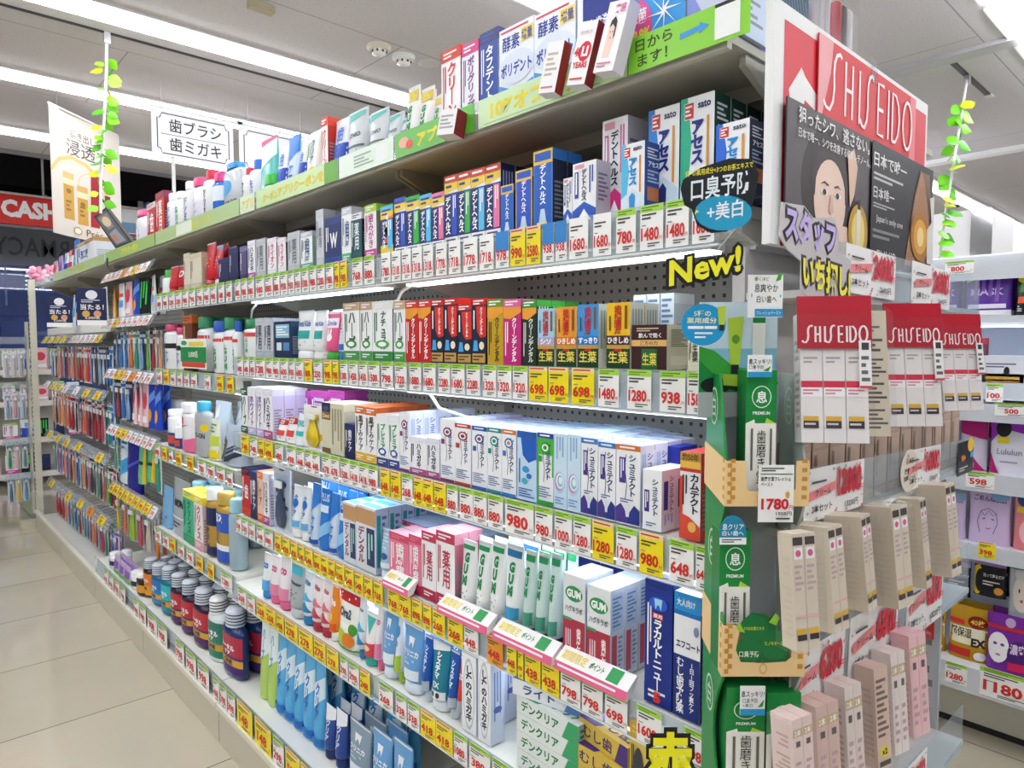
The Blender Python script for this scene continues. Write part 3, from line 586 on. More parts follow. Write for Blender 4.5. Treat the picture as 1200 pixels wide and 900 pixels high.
for a,b,y,k,n in ((427,441,240,'lime_pk',2),(400,412,243,'teal_w',1),(411,424,250,'teal_d',2),(380,400,255,'navy_m',2),(370,379,246,'gry',2),(352,366,272,'teal_w',3),(337,351,272,'gry',3),(325,335,279,'pk_x',2),(313,324,279,'pk_x',2),(300,311,280,'gry',3),(290,299,282,'lav_white',3),(281,289,289,'pur',2),(268,279,291,'navy_p',2)): S(1,a,b,y,k,n)
# fifth shelf
gv('blue_tall','tall royal blue carton with tooth picture','16308c','1c3aa0','16308c','','ffffff',side='18307c',x0=.30,x1=.7)
D['blue_tall']['F']+=[('t','|ラカルト',.32,.38,.66,.69,'ffffff',.04,1),('t','|ニュー',.34,.12,.64,.36,'ffffff',.04,1)]
D['blue_tall']['F']+=[('e',.5,.82,.34,.055,'2a60d8'),('p',[(.35,.86),(.65,.86),(.6,.77),(.53,.81),(.47,.81),(.4,.77)],'a8e0f8'),('r',.3,.70,.68,.745,'d8302c'),('t','薬用',.33,.705,.65,.74,'ffffff',.02),('t','5',.3,.02,.68,.11,'e8382c',.06)]
carton('efu','white and navy carton with blue band',WT,'1a2f7c','dfe8f6',[('r',0,.86,1,1,'2a9ae0'),('t','大人向け',.1,.88,.8,.97,'ffffff',.03),('r',0,.82,1,.86,'1a78c8'),('e',.85,.72,.1,.04,'8898b8'),('t','エフコート',.1,.54,1.0,.64,'1c2a50',.035),('r',0,0,1,.5,'1a2f7c'),('t','|むし歯予防薬',.12,.03,.42,.48,'ffffff',.04),('t','|1日1回フッ素ケア',.62,.06,.8,.46,'ffffff',.02)],d=.05)
carton('gum_box','red-footed white carton with green emblem','e9ebee','cfd6e6','dde6f2',[('r',0,0,1,.52,'b03048'),('t','|歯周ケア',.62,.06,.82,.46,'ffffff',.03),('L',.1,.08,.4,.4,3,'e8c8d0'),('e',.5,.80,.40,.085,'2f9a5a'),('t','GUM',.18,.755,.82,.845,'ffffff',.05),('t','ハグキラボ',.1,.58,.9,.68,'4a4a50',.02),('r',0,.5,.4,.53,'3aa060')],[('r',.1,.55,.9,.95,'b8cbe8'),('l',.15,.58,.85,.92,8,'6a88b8'),('r',.1,.05,.45,.5,'c85068'),('l',.55,.08,.9,.48,8,'8898b8')],[('r',.1,.1,.9,.9,'cfe0f4')])
GT=[('t','|GUM',.32,.30,.66,.82,'1f8a50',.07),('r',.1,.86,.9,.93,'1f9a60'),('l',.2,.1,.8,.24,3,'8fb0a0')]
tube('gum_t','white upright tube with green vertical lettering','f2f4f4','e8ecec',GT)
tube('gum_b','white upright tube with green lettering and blue base','f0f4f6','d8e4ea',[('t','|GUM',.32,.34,.66,.78,'1f8a50',.07),('r',.08,.84,.92,.93,'2a78b0'),('r',.05,.04,.95,.2,'3a9ac8')])
tube('gum_k','pale green upright tube with dark label','cfe4e0','2a3a3c',[('t','|GUM',.25,.40,.6,.8,'1f8a50',.07),('r',.1,.86,.9,.94,'2a9a60'),('r',.05,.05,.95,.22,'4a9a80')])
gv('pink_c','pink and white carton with crimson band','e87a9a','d8486a','b82850','歯周病','ffffff',side='b84868',topc='f0c0d0')
gv('pinkw','white carton with crimson cap and foot',WT,'c83a5a','b82a50','薬用','c0304c',side='c87088',topc='e8a0b8')
gv('pinkd','dark crimson and navy carton','a83a5a','3a2a50','8c2a48','歯周','ffffff',side='7a2a44',topc='d888a8')
tube('lblue_t','pale blue translucent tube','a9c8e0','dfe8f0',[('e',.5,.35,.25,.08,'3a5a9a'),('l',.2,.5,.8,.9,5,'dfeaf4'),('r',.1,.08,.9,.2,'e8f0f6')])
for a,b,y,k,n in ((456,479,626,'pink_c',2),(479,494,628,'pink_c',2),(494,511,624,'pinkw',2),(511,533,624,'pinkw',2),(440,456,622,'lblue_t',2),(534,551,636,'gum_t',2),(552,568,637,'gum_t',2),(568,585,638,'gum_t',2),(585,606,641,'gum_b',2),
   (607,621,648,'gum_k',2),(622,636,650,'gum_k',2),(637,650,652,'gum_k',2),(660,686,675,'gum_box',2),(688,716,689,'gum_box',3)): S(4,a,b,y,k,n)
S(4,756,789,682,'blue_tall',1); S(4,790,822,697,'efu',1)
for a,b in ((660,684),(686,712)): S(4,a,b,648,'navy_big',1,dx=.13,h=.13)
gv('pinkflat','pale pink carton with blue top print','f0c8d8','c84a7a','e8a8c4','','b04a78',side='d890b0',topc='a8c8ea')
carton('boxpic','white carton with portrait and navy side','dde2ea','a8bcd8','c6d8f0',[('r',0,.72,1,.96,'c89a6a'),('t','|デンタル',.1,.1,.45,.68,'8c2a4a',.03),('r',.55,.1,.95,.68,'2a3a6a'),('L',.6,.15,.9,.6,2,'a8e0d8')],[('r',.1,.1,.4,.9,'1f8a8c'),('l',.5,.1,.9,.9,8,'5a6a9a')],[('r',.1,.2,.9,.8,'5ab8e0')])
D['bluegum']=None; del D['bluegum']
tube('bl_w','white and sky tube with blue script','eaf1f6','f0f0f0',[('e',.5,.6,.3,.1,'2a78d0'),('t','|クリア',.3,.28,.7,.8,'2468c0',.03),('r',.06,.05,.94,.2,'6ab0e0')])
pouch('bl_p','shiny blue foil pouch','2f7fd6',[('t','PLUS',.1,.8,.9,.93,'bfe0ff',.04),('p',[(0,.1),(1,.3),(1,.5),(0,.3)],'8ac4f0'),('r',.1,.62,.9,.74,'dff0ff')])
pouch('bl_p2','white and blue foil pouch','cfe2f4',[('p',[(0,.5),(1,.7),(1,1),(0,1)],'2f80d8'),('t','|ケア',.3,.15,.7,.5,'2468c0',.04),('r',.05,.0,.95,.1,'2458b8')])
for a,b,y,k,n in ((337,348,570,'bl_w',2),(348,358,572,'bl_w',2),(358,368,568,'bl_p2',2),(368,380,575,'bl_p',2),(380,390,580,'bl_p2',2),(390,402,585,'bl_p',2),(402,417,590,'boxpic',4),(417,440,594,'boxpic',4)): S(4,a,b,y,k,n)
for a,b in ((368,384),(385,402),(403,420)): S(4,a,b,565,'bl_p',2,dx=.10,h=.16)
for a,b in ((455,478),(478,500),(501,524),(525,548)): S(4,a,b,600,'pinkflat',3,dx=.09,h=.125)
blister('oval','clear hang pack with dark rounded card','c9d4e2','3a4a6a',[('r',.08,.2,.92,.9,'aebfd4'),('l',.15,.3,.85,.8,4,'2a3450')])
S(4,316,336,558,'oval',1,h=.19)
gv('rednavy','red and navy gift box','c8242c','1c2248','e0482c','歯','ffffff',side='1a2248'); gv('peach','peach and white carton','f0c8b0','e8804a','d86a3c','ケア','a04020',side='d8b8a8')
for a,b,y,k,n in ((283,293,549,'rednavy',2),(293,301,553,'navy_slim',2),(301,308,553,'peach',2),(308,315,555,'lav_white',2)): S(4,a,b,y,k,n)
# sixth shelf
CL=[('p',[(.35,.80),(.65,.80),(.6,.62),(.53,.70),(.47,.70),(.4,.62)],'f4f8fc'),('t','クリニカ',.12,.46,.88,.58,'f4f8fc',.05),('l',.2,.3,.8,.42,2,'cfe0f0'),('r',.06,.06,.94,.24,'e8f2fa'),('l',.15,.1,.85,.2,2,'3a6ab0')]
tube('clin','sky blue tube with white tooth mark','6aa6dc','dfe9f2',CL); tube('clin_w','white tube with lime foot','eef2f4','a8c83a',[('e',.5,.7,.3,.1,'3a9ad0'),('t','|歯',.3,.4,.7,.6,'3a80c0',.03),('r',.04,.02,.96,.3,'b8d840')])
tube('sys','teal tube with white vertical lettering','17809a','e6ecef',[('p',[(0,1),(1,1),(1,.92),(0,.8)],'f0f4f6'),('t','|システマ',.3,.38,.72,.84,'ffffff',.05),('t','EX',.3,.22,.72,.32,'dff4f0',.04),('r',.05,.02,.95,.17,'f0f4f4'),('e',.35,.1,.1,.05,'2a2a3a'),('e',.65,.1,.1,.05,'2a2a3a')])
tube('sysb','royal blue tube with pale foot','1f5ab8','c9d2da',[('t','|システマ',.3,.36,.72,.84,'dff0ff',.05),('r',.05,.02,.95,.2,'b8c4d0')]); tube('sysr','red tube with silver foot','d8402c','b8c0c8',[('t','ZO',.2,.6,.8,.72,'ffffff',.06),('r',.05,.03,.95,.25,'aab4be')])
carton('binou','tall white carton with oval black emblem',WT,'cfd6ea','eef0f6',[('e',.5,.5,.42,.46,'c9ccd4'),('e',.5,.5,.36,.42,'f0f2f4'),('t','|しなのハミガキ',.28,.15,.74,.86,'22304a',.05)],[('L',.2,.2,.8,.85,3,'7c8cc0'),('e',.5,.4,.3,.04,'5a6ab0')])
tube('pk_t','pink and white slim tube','f2eef2','e86a98',[('t','co',.2,.6,.8,.75,'d05080',.04),('r',.03,.02,.97,.3,'e88ab0')]); tube('blu_t','white slim tube with blue foot','f0f4f6','3a98e0',[('t','co',.2,.6,.8,.75,'3a80c8',.04),('r',.03,.02,.97,.3,'5ab0ea')])
tube('sil','silver grey tube with whitening print','aeb6bc','c9ced2',[('r',.1,.75,.9,.93,'4ac0d8'),('t','Whitening',.08,.5,.92,.6,'2a3038',.03),('l',.2,.2,.8,.4,3,'59616a')])
tube('tri_b','white tube with blue triangles','e6f0f6','2a80b8',[('p',[(0,.1),(1,.1),(.5,.35)],'2a90c8'),('p',[(0,.35),(1,.35),(.5,.55)],'58b0d8'),('t','White',.2,.7,.8,.82,'2a70a8',.03)]); tube('tri_r','white tube with red triangles','f4ecee','b83048',[('p',[(0,.1),(1,.1),(.5,.35)],'c8405a'),('p',[(0,.35),(1,.35),(.5,.55)],'e07a90'),('t','White',.2,.7,.8,.82,'a83050',.03)])
tube('ora','orange tube with white lettering','f09030','f4f4f4',[('t','Ora',.15,.55,.85,.75,'ffffff',.05),('r',.05,.05,.95,.2,'e8601c'),('e',.5,.35,.2,.08,'f8d040')])
pouch('ora_p','white pouch with apple and lime pictures','f6f8f0',[('r',0,.82,1,1,'c8202c'),('l',.1,.84,.9,.97,2,'ffffff'),('t','Ora2',.12,.55,.7,.72,'3a4a6a',.04),('e',.3,.22,.24,.12,'b8d030'),('e',.65,.2,.25,.12,'e07a20'),('e',.8,.4,.16,.1,'4a9a2a'),('r',0,0,1,.06,'5aa030')])
tube('wred','white tube with red fruit foot','f4f0ee','30b0a0',[('p',[(.1,.9),(.9,.9),(.6,.5)],'48b8b0'),('r',.03,.02,.97,.32,'d84a58'),('e',.5,.2,.25,.06,'f0d0a0')])
for a,b,y,k,n in ((303,312,650,'blu_t',2),(312,322,653,'pk_t',2),(322,334,655,'pk_t',2),(334,350,662,'sil',2),(350,361,672,'tri_b',2),(361,372,678,'tri_r',2),(372,382,682,'tri_r',2),(382,390,688,'ora',2),(390,414,697,'ora_p',2),(414,422,702,'tri_b',2),(422,435,720,'wred',2),(435,442,710,'pk_t',2),
   (443,459,713,'clin',2),(459,465,722,'clin_w',2),(466,489,736,'clin',2),(490,499,748,'sysb',1),(499,520,756,'sys',2),(520,531,766,'sysb',2),(531,540,774,'sysr',1),(541,558,768,'binou',3),(560,575,772,'binou',1)): S(5,a,b,y,k,n)
for a,b in ((478,500),(503,528),(532,556)): S(5,a,b,690,'clin',1,dx=.12,h=.17)
def flatbox(k,look,base,acc,txt,tc,side): carton(k,look,base,side,base,[('t',txt,.08,.2,.7,.8,tc,.03),('p',[(.75,0),(1,0),(1,1),(.85,1)],acc)],[('r',0,.0,1,1,side),('l',.1,.2,.9,.8,2,tc)],[('p',[(0,0),(.35,0),(.55,1),(0,1)],acc),('t',txt,.2,.2,.95,.8,tc,.04)],d=.045,name='toothpaste_carton')
flatbox('fl_grn','flat lying white and green carton','e6eeea','3aa86a','デンクリア','2a7a4a','9fc4b4'); flatbox('fl_gold','flat lying gold and purple carton','d8b84a','4a2a7a','むし歯','3a2060','c8a840'); flatbox('fl_grey','flat lying grey and blue carton','a8b4c0','2a5a9a','クリア','20406a','8c98a6'); flatbox('fl_wht','flat lying white carton with blue script','eef0f6','5a8ac8','ライト','30508c','c8d0e0')
def lay(px,py,k,w,h,z,dx,n=1,rz=0,yaw=0): 
    p=PX(px,py,XF[5]+dx); put(k,(XF[5]+dx,p.y,z),w,h,'sixth shelf',1,rz=AISLE+R_(yaw)); 
lay(585,850,'fl_grn',.19,.036,.5416,.14,yaw=0)
for j in range(4): lay(640,850,'fl_grn',.155,.034,.5416+.0346*j,.012+.0)
for j in range(3): lay(640,850,'fl_wht',.155,.034,.5416+.0346*j,.062)
for j in range(3): lay(706,860,'fl_gold',.12,.036,.5416+.0366*j,.012)
for j in range(3): lay(706,860,'fl_grey',.12,.036,.5416+.0366*j,.062)
lay(640,850,'fl_wht',.15,.03,.681,.02,yaw=12); lay(706,860,'fl_gold',.12,.036,.6525,.02,yaw=-8)
gv('gold_c','upright gold carton with oval emblem','d8bc5a','c8a03a','8a6a2a','','3a3010',side='d8d8e0'); D['gold_c']['F']+=[('e',.5,.5,.36,.3,'3a3a40'),('t','しなの',.25,.4,.75,.6,'f0e8d0',.03)]
S(5,738,760,848,'gold_c',2); S(5,762,784,850,'binou',2)
# base deck
pouch('bp','light blue refill pouch with white script','5ab4ea',[('p',[(0,.4),(1,.6),(1,.85),(0,.7)],'d8eefa'),('t','|クリア',.3,.25,.7,.8,'1f68c0',.04),('r',.0,0,1,.12,'2a78c8')])
pouch('gp','green and white refill pouch','b8d86a',[('p',[(0,.45),(1,.6),(1,1),(0,1)],'e8f4f8'),('t','|ハーブ',.3,.45,.7,.92,'2a90c0',.04)])
tube('navy_t','navy and white tube with blue cap','2a4a9a','1c2f6a',[('p',[(0,.6),(1,.75),(1,1),(0,1)],'f0f4f8'),('t','|クリア',.3,.2,.7,.7,'cfe0f8',.04)])
tube('clin_k','grey blue tube with tooth mark','8aa0b4','2f6ab0',CL)
for a,b,y,k,n in ((299,308,729,'gp',2),(308,318,738,'gp',2),(318,328,744,'bp',2),(328,338,752,'bp',2),(338,349,760,'bp',3),(349,361,768,'bp',3),(361,373,778,'bp',3),(375,387,830,'navy_t',2),(387,400,836,'navy_t',2),(402,428,852,'clin_k',2),(429,452,862,'clin',2),(453,476,874,'clin',1)): S(6,a,b,y,k,n,dx=.05)
for a,b,y in ((300,312,716),(314,328,724),(340,356,740),(404,420,820),(424,440,826),(444,462,834)): S(6,a,b,y,'bp',2,dx=.13,h=.19)
# ================================================================ top board and bays three to six
def poli(k,look,base,top,F): carton(k,look,base,'cfdcf2',top,F,None,None,.09,name='tablet_carton',cat='denture cleaner box')
poli('poli','wide white and blue denture cleaner carton','eef3fb','e8d8e4',[('r',0,.80,1,1,'f4f4f8'),('l',.05,.93,.95,.98,1,'d83a5a'),('t','酵素',.1,.72,.6,.90,'1a3a9a',.03),('r',.64,.76,.98,.92,'f4d840'),('t','増量',.66,.77,.96,.9,'1a3a9a',.03),('e',.5,.5,.52,.2,'dfe6f4'),('t','ポリデント',.06,.38,.95,.6,'2a4cb0',.04),('p',[(0,0),(1,0),(1,.3),(.5,.22),(0,.34)],'4a9ae0'),('r',.1,.08,.9,.15,'f0e04a')])
poli('irebas','navy and white denture cleaner carton','1c2f8c','26409c',[('t','入れ歯洗浄剤',.12,.42,.9,.6,'ffffff',.04),('r',0,.22,1,.38,'f4e040'),('t','入れ歯',.3,.24,.9,.37,'20207c',.03),('p',[(0,.0),(1,0),(1,.22),(0,.22)],'3a8ad8'),('r',0,0,.12,1,'f0f4fa')])
poli('spark','sky blue carton with white starburst','3aa0e8','4ab0f0',[('r',0,.66,1,1,'1c2f8c'),('t','部分入れ歯',.08,.62,.95,.76,'20207c',.04),('r',0,.6,1,.78,'f4e040'),('t','部分入れ歯',.08,.62,.95,.76,'20207c',.04),('e',.2,.3,.26,.24,'e0509a'),('t','99.9%',.04,.16,.42,.30,'f4e040',.04),('t','除菌',.06,.33,.36,.46,'ffffff',.03)]+[('p',[(.66,.36),(.66+.3*math.cos(a),.36+.2*math.sin(a)),(.66+.03*math.cos(a+.8),.36+.03*math.sin(a+.8))],'ffffff') for a in [i*math.pi/4 for i in range(8)]])
poli('viol','pale violet carton with blue corner','d5d8f0','dfe0f6',[('p',[(0,0),(.6,0),(0,.5)],'8a9ae0'),('l',.1,.55,.9,.8,3,'5a5aa8')])
gv('dent_b','slim blue carton with yellow foot','2f4fa8','3a3f7a','e8c83a','タフデント','ffffff',side='b8c0d8'); gv('clean_r','red topped white carton with orange tooth',WT,'d83a20','c82a1c','クリーン','d83a20',side='c02a1c'); gv('pinkw2','white and pink carton with magenta corner',WT,'d8408a','e8a0b0','ポリグリップ','8a4a9a',side='c83a5a')
for a,b,y,k,n in ((585,626,28,'poli',1),(626,675,8,'poli',1)): S(0,a,b,y,k,n)
S(0,677,735,-40,'irebas',1,h=.175,yb=30); S(0,735,804,-60,'spark',1,h=.175,yb=20); S(0,806,862,-60,'viol',1,h=.17,yb=10); 
S(0,562,584,36,'dent_b',2); S(0,541,561,50,'pinkw2',2); S(0,517,540,57,'clean_r',2)
poli('dent_top','blue and white carton lying on the slim cartons','2f4fa8','3a58b8',[('l',.1,.2,.9,.8,3,'ffffff')])
tube('gum_y','white tube, yellow band, green lettering','f2f2ee','e8ecea',[('t','|GUM',.3,.15,.68,.62,'1f8a50',.07),('r',.05,.70,.95,.92,'d8c04a'),('l',.15,.74,.85,.88,2,'2a7a40')])
for a,b,y in ((470,484,99),(485,501,100),(502,515,108)): S(0,a,b,y,'gum_y',2)
tube('onio_t','silver tube with teal crimp','ced3d6','aab2b8',[('p',[(.1,.95),(.9,.95),(.9,.88),(.1,.78)],'58c0b4'),('t','ONIO',.12,.44,.92,.54,'3a4248',.02),('r',.04,.24,.96,.28,'6a7278'),('l',.2,.1,.8,.2,2,'8a9298')])
for a,b,y in ((400,424,127),(425,448,127),(448,463,131),(463,473,136)): S(0,a,b,y,'onio_t',2)
pouch('wb_p','white and royal blue pouch','eef2f8',[('r',0,0,1,.55,'2448b8'),('t','|歯ケア',.3,.1,.75,.85,'3a7ae0',.04)]); pouch('yg_p','white pouch with lime and yellow corner','f0f2ea',[('e',.6,.2,.3,.14,'e8d020'),('t','|クリア',.3,.4,.7,.85,'3a70a8',.03),('p',[(0,.5),(.3,.6),(0,.9)],'b8d848')]); pouch('tl_p','teal and white tall pouch','5ac0c0',[('p',[(0,.5),(1,.7),(1,1),(0,1)],'e0f2f2'),('p',[(0,.9),(1,.95),(1,1),(0,1)],'d83a7a')])
bottle('grn_b','clear bottle with green cap','e8f2ee','2fb83c',[('r',.1,.2,.9,.8,'4ab8a8')],hc=.4,capr=.95)
for a,b,y,k in ((384,401,137,'wb_p'),(376,384,138,'clean_r'),(352,369,152,'yg_p'),(344,352,164,'wb_p'),(330,344,157,'bl_p2'),(318,330,170,'wb_p'),(298,317,160,'tl_p')): S(0,a,b,y,k,1)
S(0,304,319,202,'grn_b',1,dx=.002,h=.075)
bottle('w_red','white bottle with red cap','f0f2f4','d82a4a',[('t','|マウス',.35,.2,.6,.85,'2a3a5a',.03),('r',.1,.05,.9,.18,'3a70c8')],hc=.16); bottle('w_pink','white bottle with pink cap','f2f0f4','e0508a',[('r',.15,.3,.9,.7,'e8e0f0'),('t','|ケア',.35,.3,.62,.7,'4a9a6a',.03)],hc=.16); bottle('b_pink','clear bottle of blue liquid with pink cap','3a78d8','d8408a',[('r',.05,.55,.95,.98,'e8f0f8')],hc=.18); bottle('w_pur','white bottle with violet print','f0f0f6','f4f4f6',[('t','|デンター',.35,.1,.65,.9,'6a5ab0',.03),('e',.5,.2,.3,.12,'4a7ad0')],hc=.15); bottle('w_blue','white bottle with blue cap','f0f2f6','2f6ad0',[('t','|洗口',.35,.3,.62,.8,'2a5ab0',.04),('r',.1,.1,.9,.25,'d84a5a')],hc=.2); bottle('w_grn','white bottle with green print','f2f4f2','eef0f0',[('t','|GUM',.32,.2,.66,.85,'2a9a5a',.05)],hc=.15)
gv('red_or','red and orange striped carton','d83020','8a2a50','e8a830','薬用','ffffff',side='8a1c2a'); gv('red_bl','red and black carton','c82a38','d8d8e0','1c1c2a','歯','ffffff',side='4a1c2a')
bottle('onio_p','silver refill pack with blue cap','ccd2d8','2f90d8',[('e',.3,.68,.3,.20,'2aa0e0'),('l',.1,.6,.5,.76,3,'ffffff'),('t','ONIO',.1,.2,.98,.36,'2a3238',.03)],d=.05,hc=.1,neck=.5)
for a,b,y,k in ((288,299,186,'w_blue'),(280,288,196,'w_red'),(256,280,191,'onio_p'),(244,256,202,'b_pink'),(234,244,199,'w_red'),(221,234,208,'w_pink'),(211,221,212,'w_pur'),(201,211,224,'w_grn'),(192,201,226,'w_pur'),(182,192,225,'red_or'),(172,182,238,'red_bl'),(154,170,246,'w_pink')): S(0,a,b,y,k,1)
bottle('w_beige','white flat bottle with grey band','e8ebee','f4f4f4',[('r',.1,.3,.9,.4,'9aa2aa')],hc=.15)
# third bay
B3='in the third bay'
tube('red_t','red upright tube','c8222c','b01a24',[('l',.2,.3,.8,.6,3,'f0d0d0')]); tube('redblue_t','red tube with blue crimp','b82030','d0d4dc',[('r',.03,.9,.97,.97,'5a8ad0'),('l',.2,.3,.8,.7,4,'e8c8cc')]); tube('red_o','red tube with white ring','b8202c','a01a26',[('e',.5,.6,.28,.14,'f0f0f0'),('e',.5,.6,.18,.09,'b8202c')]); gv('beige','plain beige slim carton','e0d8c4','d4c8ac','cbbfa2','','8a7a5a',side='c8bc9c'); bottle('gr_s','small bottle with green cap','e6f0ea','3ab04a',[],hc=.3)
for a,b,y,k,n in ((247,256,287,'redblue_t',2),(256,268,303,'navy_p',1),(236,247,284,'red_t',2),(222,236,297,'beige',3),(215,222,297,'beige',2),(204,215,310,'red_o',2),(194,204,312,'red_t',2),(187,194,316,'gr_s',1)): S(1,a,b,y,k,n,shelf='third bay second shelf')
zA=1.235; T='third bay bottle shelf'
bottle('mg','white green-capped bottle, green lettering','e9eef0','2a8a5a',[('t','|GUM',.34,.1,.62,.66,'2a9a5a',.05),('r',.08,.74,.92,.95,'e8e8e8'),('r',.12,.85,.88,.94,'d84a4a'),('l',.12,.76,.88,.83,1,'222222')],d=.06,hc=.2,neck=.5); D['mb']=dict(D['mg'],look='white blue-capped bottle, green lettering',cap='2f5ac0')
bottle('mp','white crimson-capped bottle with black label','eceef0','c83a6a',[('r',.05,.6,.95,.75,'1c1c24'),('t','|ケア',.35,.1,.62,.55,'5a6aa8',.04)],d=.06,hc=.14); gv('brownp','brown and gold snack style carton','7a3a20','c86a2a','5a2a18','','f0d8a0',side='6a3018')
for a,b,y,k in ((188,201,380,'mp'),(202,213,384,'mp'),(214,225,370,'brownp'),(226,241,371,'mg'),(245,257,376,'mb'),(257,270,372,'mg'),(270,275,376,'mb')): S(2,a,b,y,k,2,z=zA,shelf=T,h=None)
zB=.915; T='third bay middle shelf'
bottle('mb_nv','white bottle with navy lower half','eef0f4','f2f4f6',[('r',.0,0,1,.5,'1a4a8c'),('r',.2,.1,.8,.4,'d84a3c')],d=.06,hc=.16); bottle('mb_pk','white bottle with magenta neck and pink foot','f2f0f4','f6f6f8',[('p',[(0,0),(1,0),(1,.45),(0,.2)],'e8709a'),('r',.05,.78,.45,.98,'c8303c'),('p',[(.05,.7),(.7,.78),(.2,.62)],'d84a6a')],d=.06,hc=.18); bottle('ononp','silver pack with sky blue neck','b8bec4','4ab8e0',[('t','NO-ON',.02,.45,.98,.58,'22282e',.04),('e',.2,.75,.16,.1,'f0d020'),('e',.75,.72,.16,.1,'f0d020'),('l',.3,.1,.7,.2,2,'30363c')],d=.05,hc=.16,capr=.42,neck=.4)
pouch('yb_p','white and yellow gusset pouch','eef0e0',[('r',0,.0,1,.25,'e8d020'),('r',0,.35,1,.6,'c8d84a'),('l',.15,.65,.85,.9,3,'3a9a4a')]); pouch('clrbag','large translucent grey refill bag with dark stripes','b4bfcc',[('p',[(.4,.05),(1,.3),(1,.65),(.4,.4)],'2a3240'),('p',[(.42,.2),(1,.45),(1,.5),(.42,.25)],'8a98ac'),('p',[(.42,.32),(1,.57),(1,.6),(.42,.35)],'8a98ac'),('p',[(.05,.15),(.35,.1),(.35,.6),(.05,.7)],'4a5a6a'),('t','|詰替',.1,.2,.3,.55,'e8d020',.04)],d=.09); pouch('whbag','crumpled white translucent bag','dbe8f2',[('p',[(.1,.5),(.5,.7),(.4,.95)],'eef6fb')],d=.09)
for a,b,y,k in ((193,202,480,'mb_nv'),(202,208,494,'mb_nv'),(208,223,473,'mb_pk'),(223,240,471,'ononp'),(240,250,492,'yb_p'),(251,275,500,'clrbag')): S(3,a,b,y,k,1,z=zB,shelf=T)
S(3,240,258,462,'whbag',1,z=zB,shelf=T,dx=.12,h=.19); S(3,265,284,466,'whbag',1,z=zB,shelf=T,dx=.16,h=.19)
for a,b in ((196,206),(207,218),(220,232)): S(3,a,b,470,'mb_pk',1,z=zB,shelf=T,dx=.10,h=.17)
zC=.555; T='third bay lower shelf'
bottle('gold_n','gold bottle with navy label','b8923c','e8f0f4',[('r',.02,.62,.98,.98,'1c2a5a'),('t','|クリン',.3,.15,.66,.6,'2a1a10',.05),('r',.02,.02,.98,.2,'22285a')],d=.06,hc=.16); bottle('gold_b','gold bottle with blue label','c09a40','c8a850',[('r',.02,.6,.98,.98,'2a5ac0'),('t','52',.2,.78,.8,.95,'ffffff',.05),('r',.02,.02,.98,.25,'2a5ac0'),('r',.02,.25,.98,.36,'f0f0f0'),('t','|クリン',.3,.36,.66,.6,'1c1410',.05)],d=.06,hc=.16); bottle('aqua','clear bottle with pale aqua cap','9fb6c0','a8d8ea',[],d=.06,hc=.18)
gv('grn_tall','tall green and yellow carton','3ab890','f0e040','2a9a6a','クリンス','1a5a3a',side='1a7a4a'); gv('pk_tall','tall white and pink carton','f6ecec','f0e040','e8a0b0','クリンス','a04060',side='e8c8cc'); pouch('nonio_s','clear silver pouch with black lettering','aab2b8',[('t','NON',.05,.5,.95,.64,'1a1e22',.06),('l',.25,.12,.75,.24,2,'3a4046'),('r',.1,.3,.9,.33,'d8dce0')],d=.06); pouch('sky_p','pale sky blue pouch','7ab0dc',[('l',.2,.1,.8,.3,2,'2a5a9a')],d=.05)
for a,b,y,k,n in ((185,196,571,'sky_p',1),(196,214,564,'nonio_s',1),(214,227,576,'grn_tall',2),(227,237,582,'pk_tall',1),(237,248,573,'gold_n',1),(248,263,578,'gold_b',1),(263,274,586,'aqua',1)): S(5,a,b,y,k,n,z=zC,shelf=T,X=.858)
for a,b in ((220,232),(234,246),(248,260),(262,275)): S(5,a,b,560,'aqua',2,z=zC,shelf=T,X=.858,dx=.10,h=.20)
# base deck of bays two to four: mouthwash bottles
T='base deck'
def lis(k,look,liq,lab1,lab2,white=False): bottle(k,look,liq,'d3dae6' if not white else 'f2f4f4',[('r',.05,.10,.95,.50,lab1),('r',.05,.50,.95,.97,lab2),('t','トータル',.12,.62,.88,.76,'ffffff',.05),('t','ケア',.2,.5,.8,.61,'ffffff',.05),('r',.05,.28,.95,.44,'e0a83c'),('t','ONE',.3,.3,.75,.42,'1a1a24',.05)],d=.062,hc=.24,neck=.42,capr=.47,stripe='2a3048' if not white else '30343a',name='mouthwash_bottle')
lis('li_pur','dark purple mouthwash bottle with striped cap','2c1c38','5a2a6a','c02a38'); lis('li_blu','deep blue mouthwash bottle with striped cap','1c3468','4a2a78','b82a48'); lis('li_teal','teal mouthwash bottle with striped cap','1a6a78','2a98a8','2ac0c8'); lis('li_sky','blue green mouthwash bottle with striped cap','1f5a80','3a8ac0','2a78c8'); lis('li_org','black mouthwash bottle with orange label','2a2028','f0a030','f08020'); lis('li_wht','white capped mouthwash bottle, green label','dfe6e6','2f8a6a','2f7a6a',True)
for a,b,y,k,n in ((254,277,716,'li_blu',3),(238,254,702,'li_wht',3),(220,238,692,'li_pur',3),(207,220,682,'li_pur',3),(195,207,674,'li_pur',3),(184,195,666,'li_teal',3),(173,184,662,'li_sky',3),(164,173,656,'li_org',3)): S(6,a,b,y,k,n,shelf=T,dx=.03,gap=.008)
bottle('sm_w','small white bottle with dark label','eef0f2','f4f4f4',[('r',.05,.3,.95,.7,'2a3050')],d=.05,hc=.2); bottle('sm_o','small amber bottle with white cap','3a2a20','f4f4f4',[('r',.05,.2,.95,.7,'e8a030')],d=.05,hc=.2); pouch('lil','lilac and white slim pouch','c8b0dc',[('r',.1,.3,.9,.7,'8a5ab0'),('r',.0,.0,1,.2,'78c84a')],d=.03)
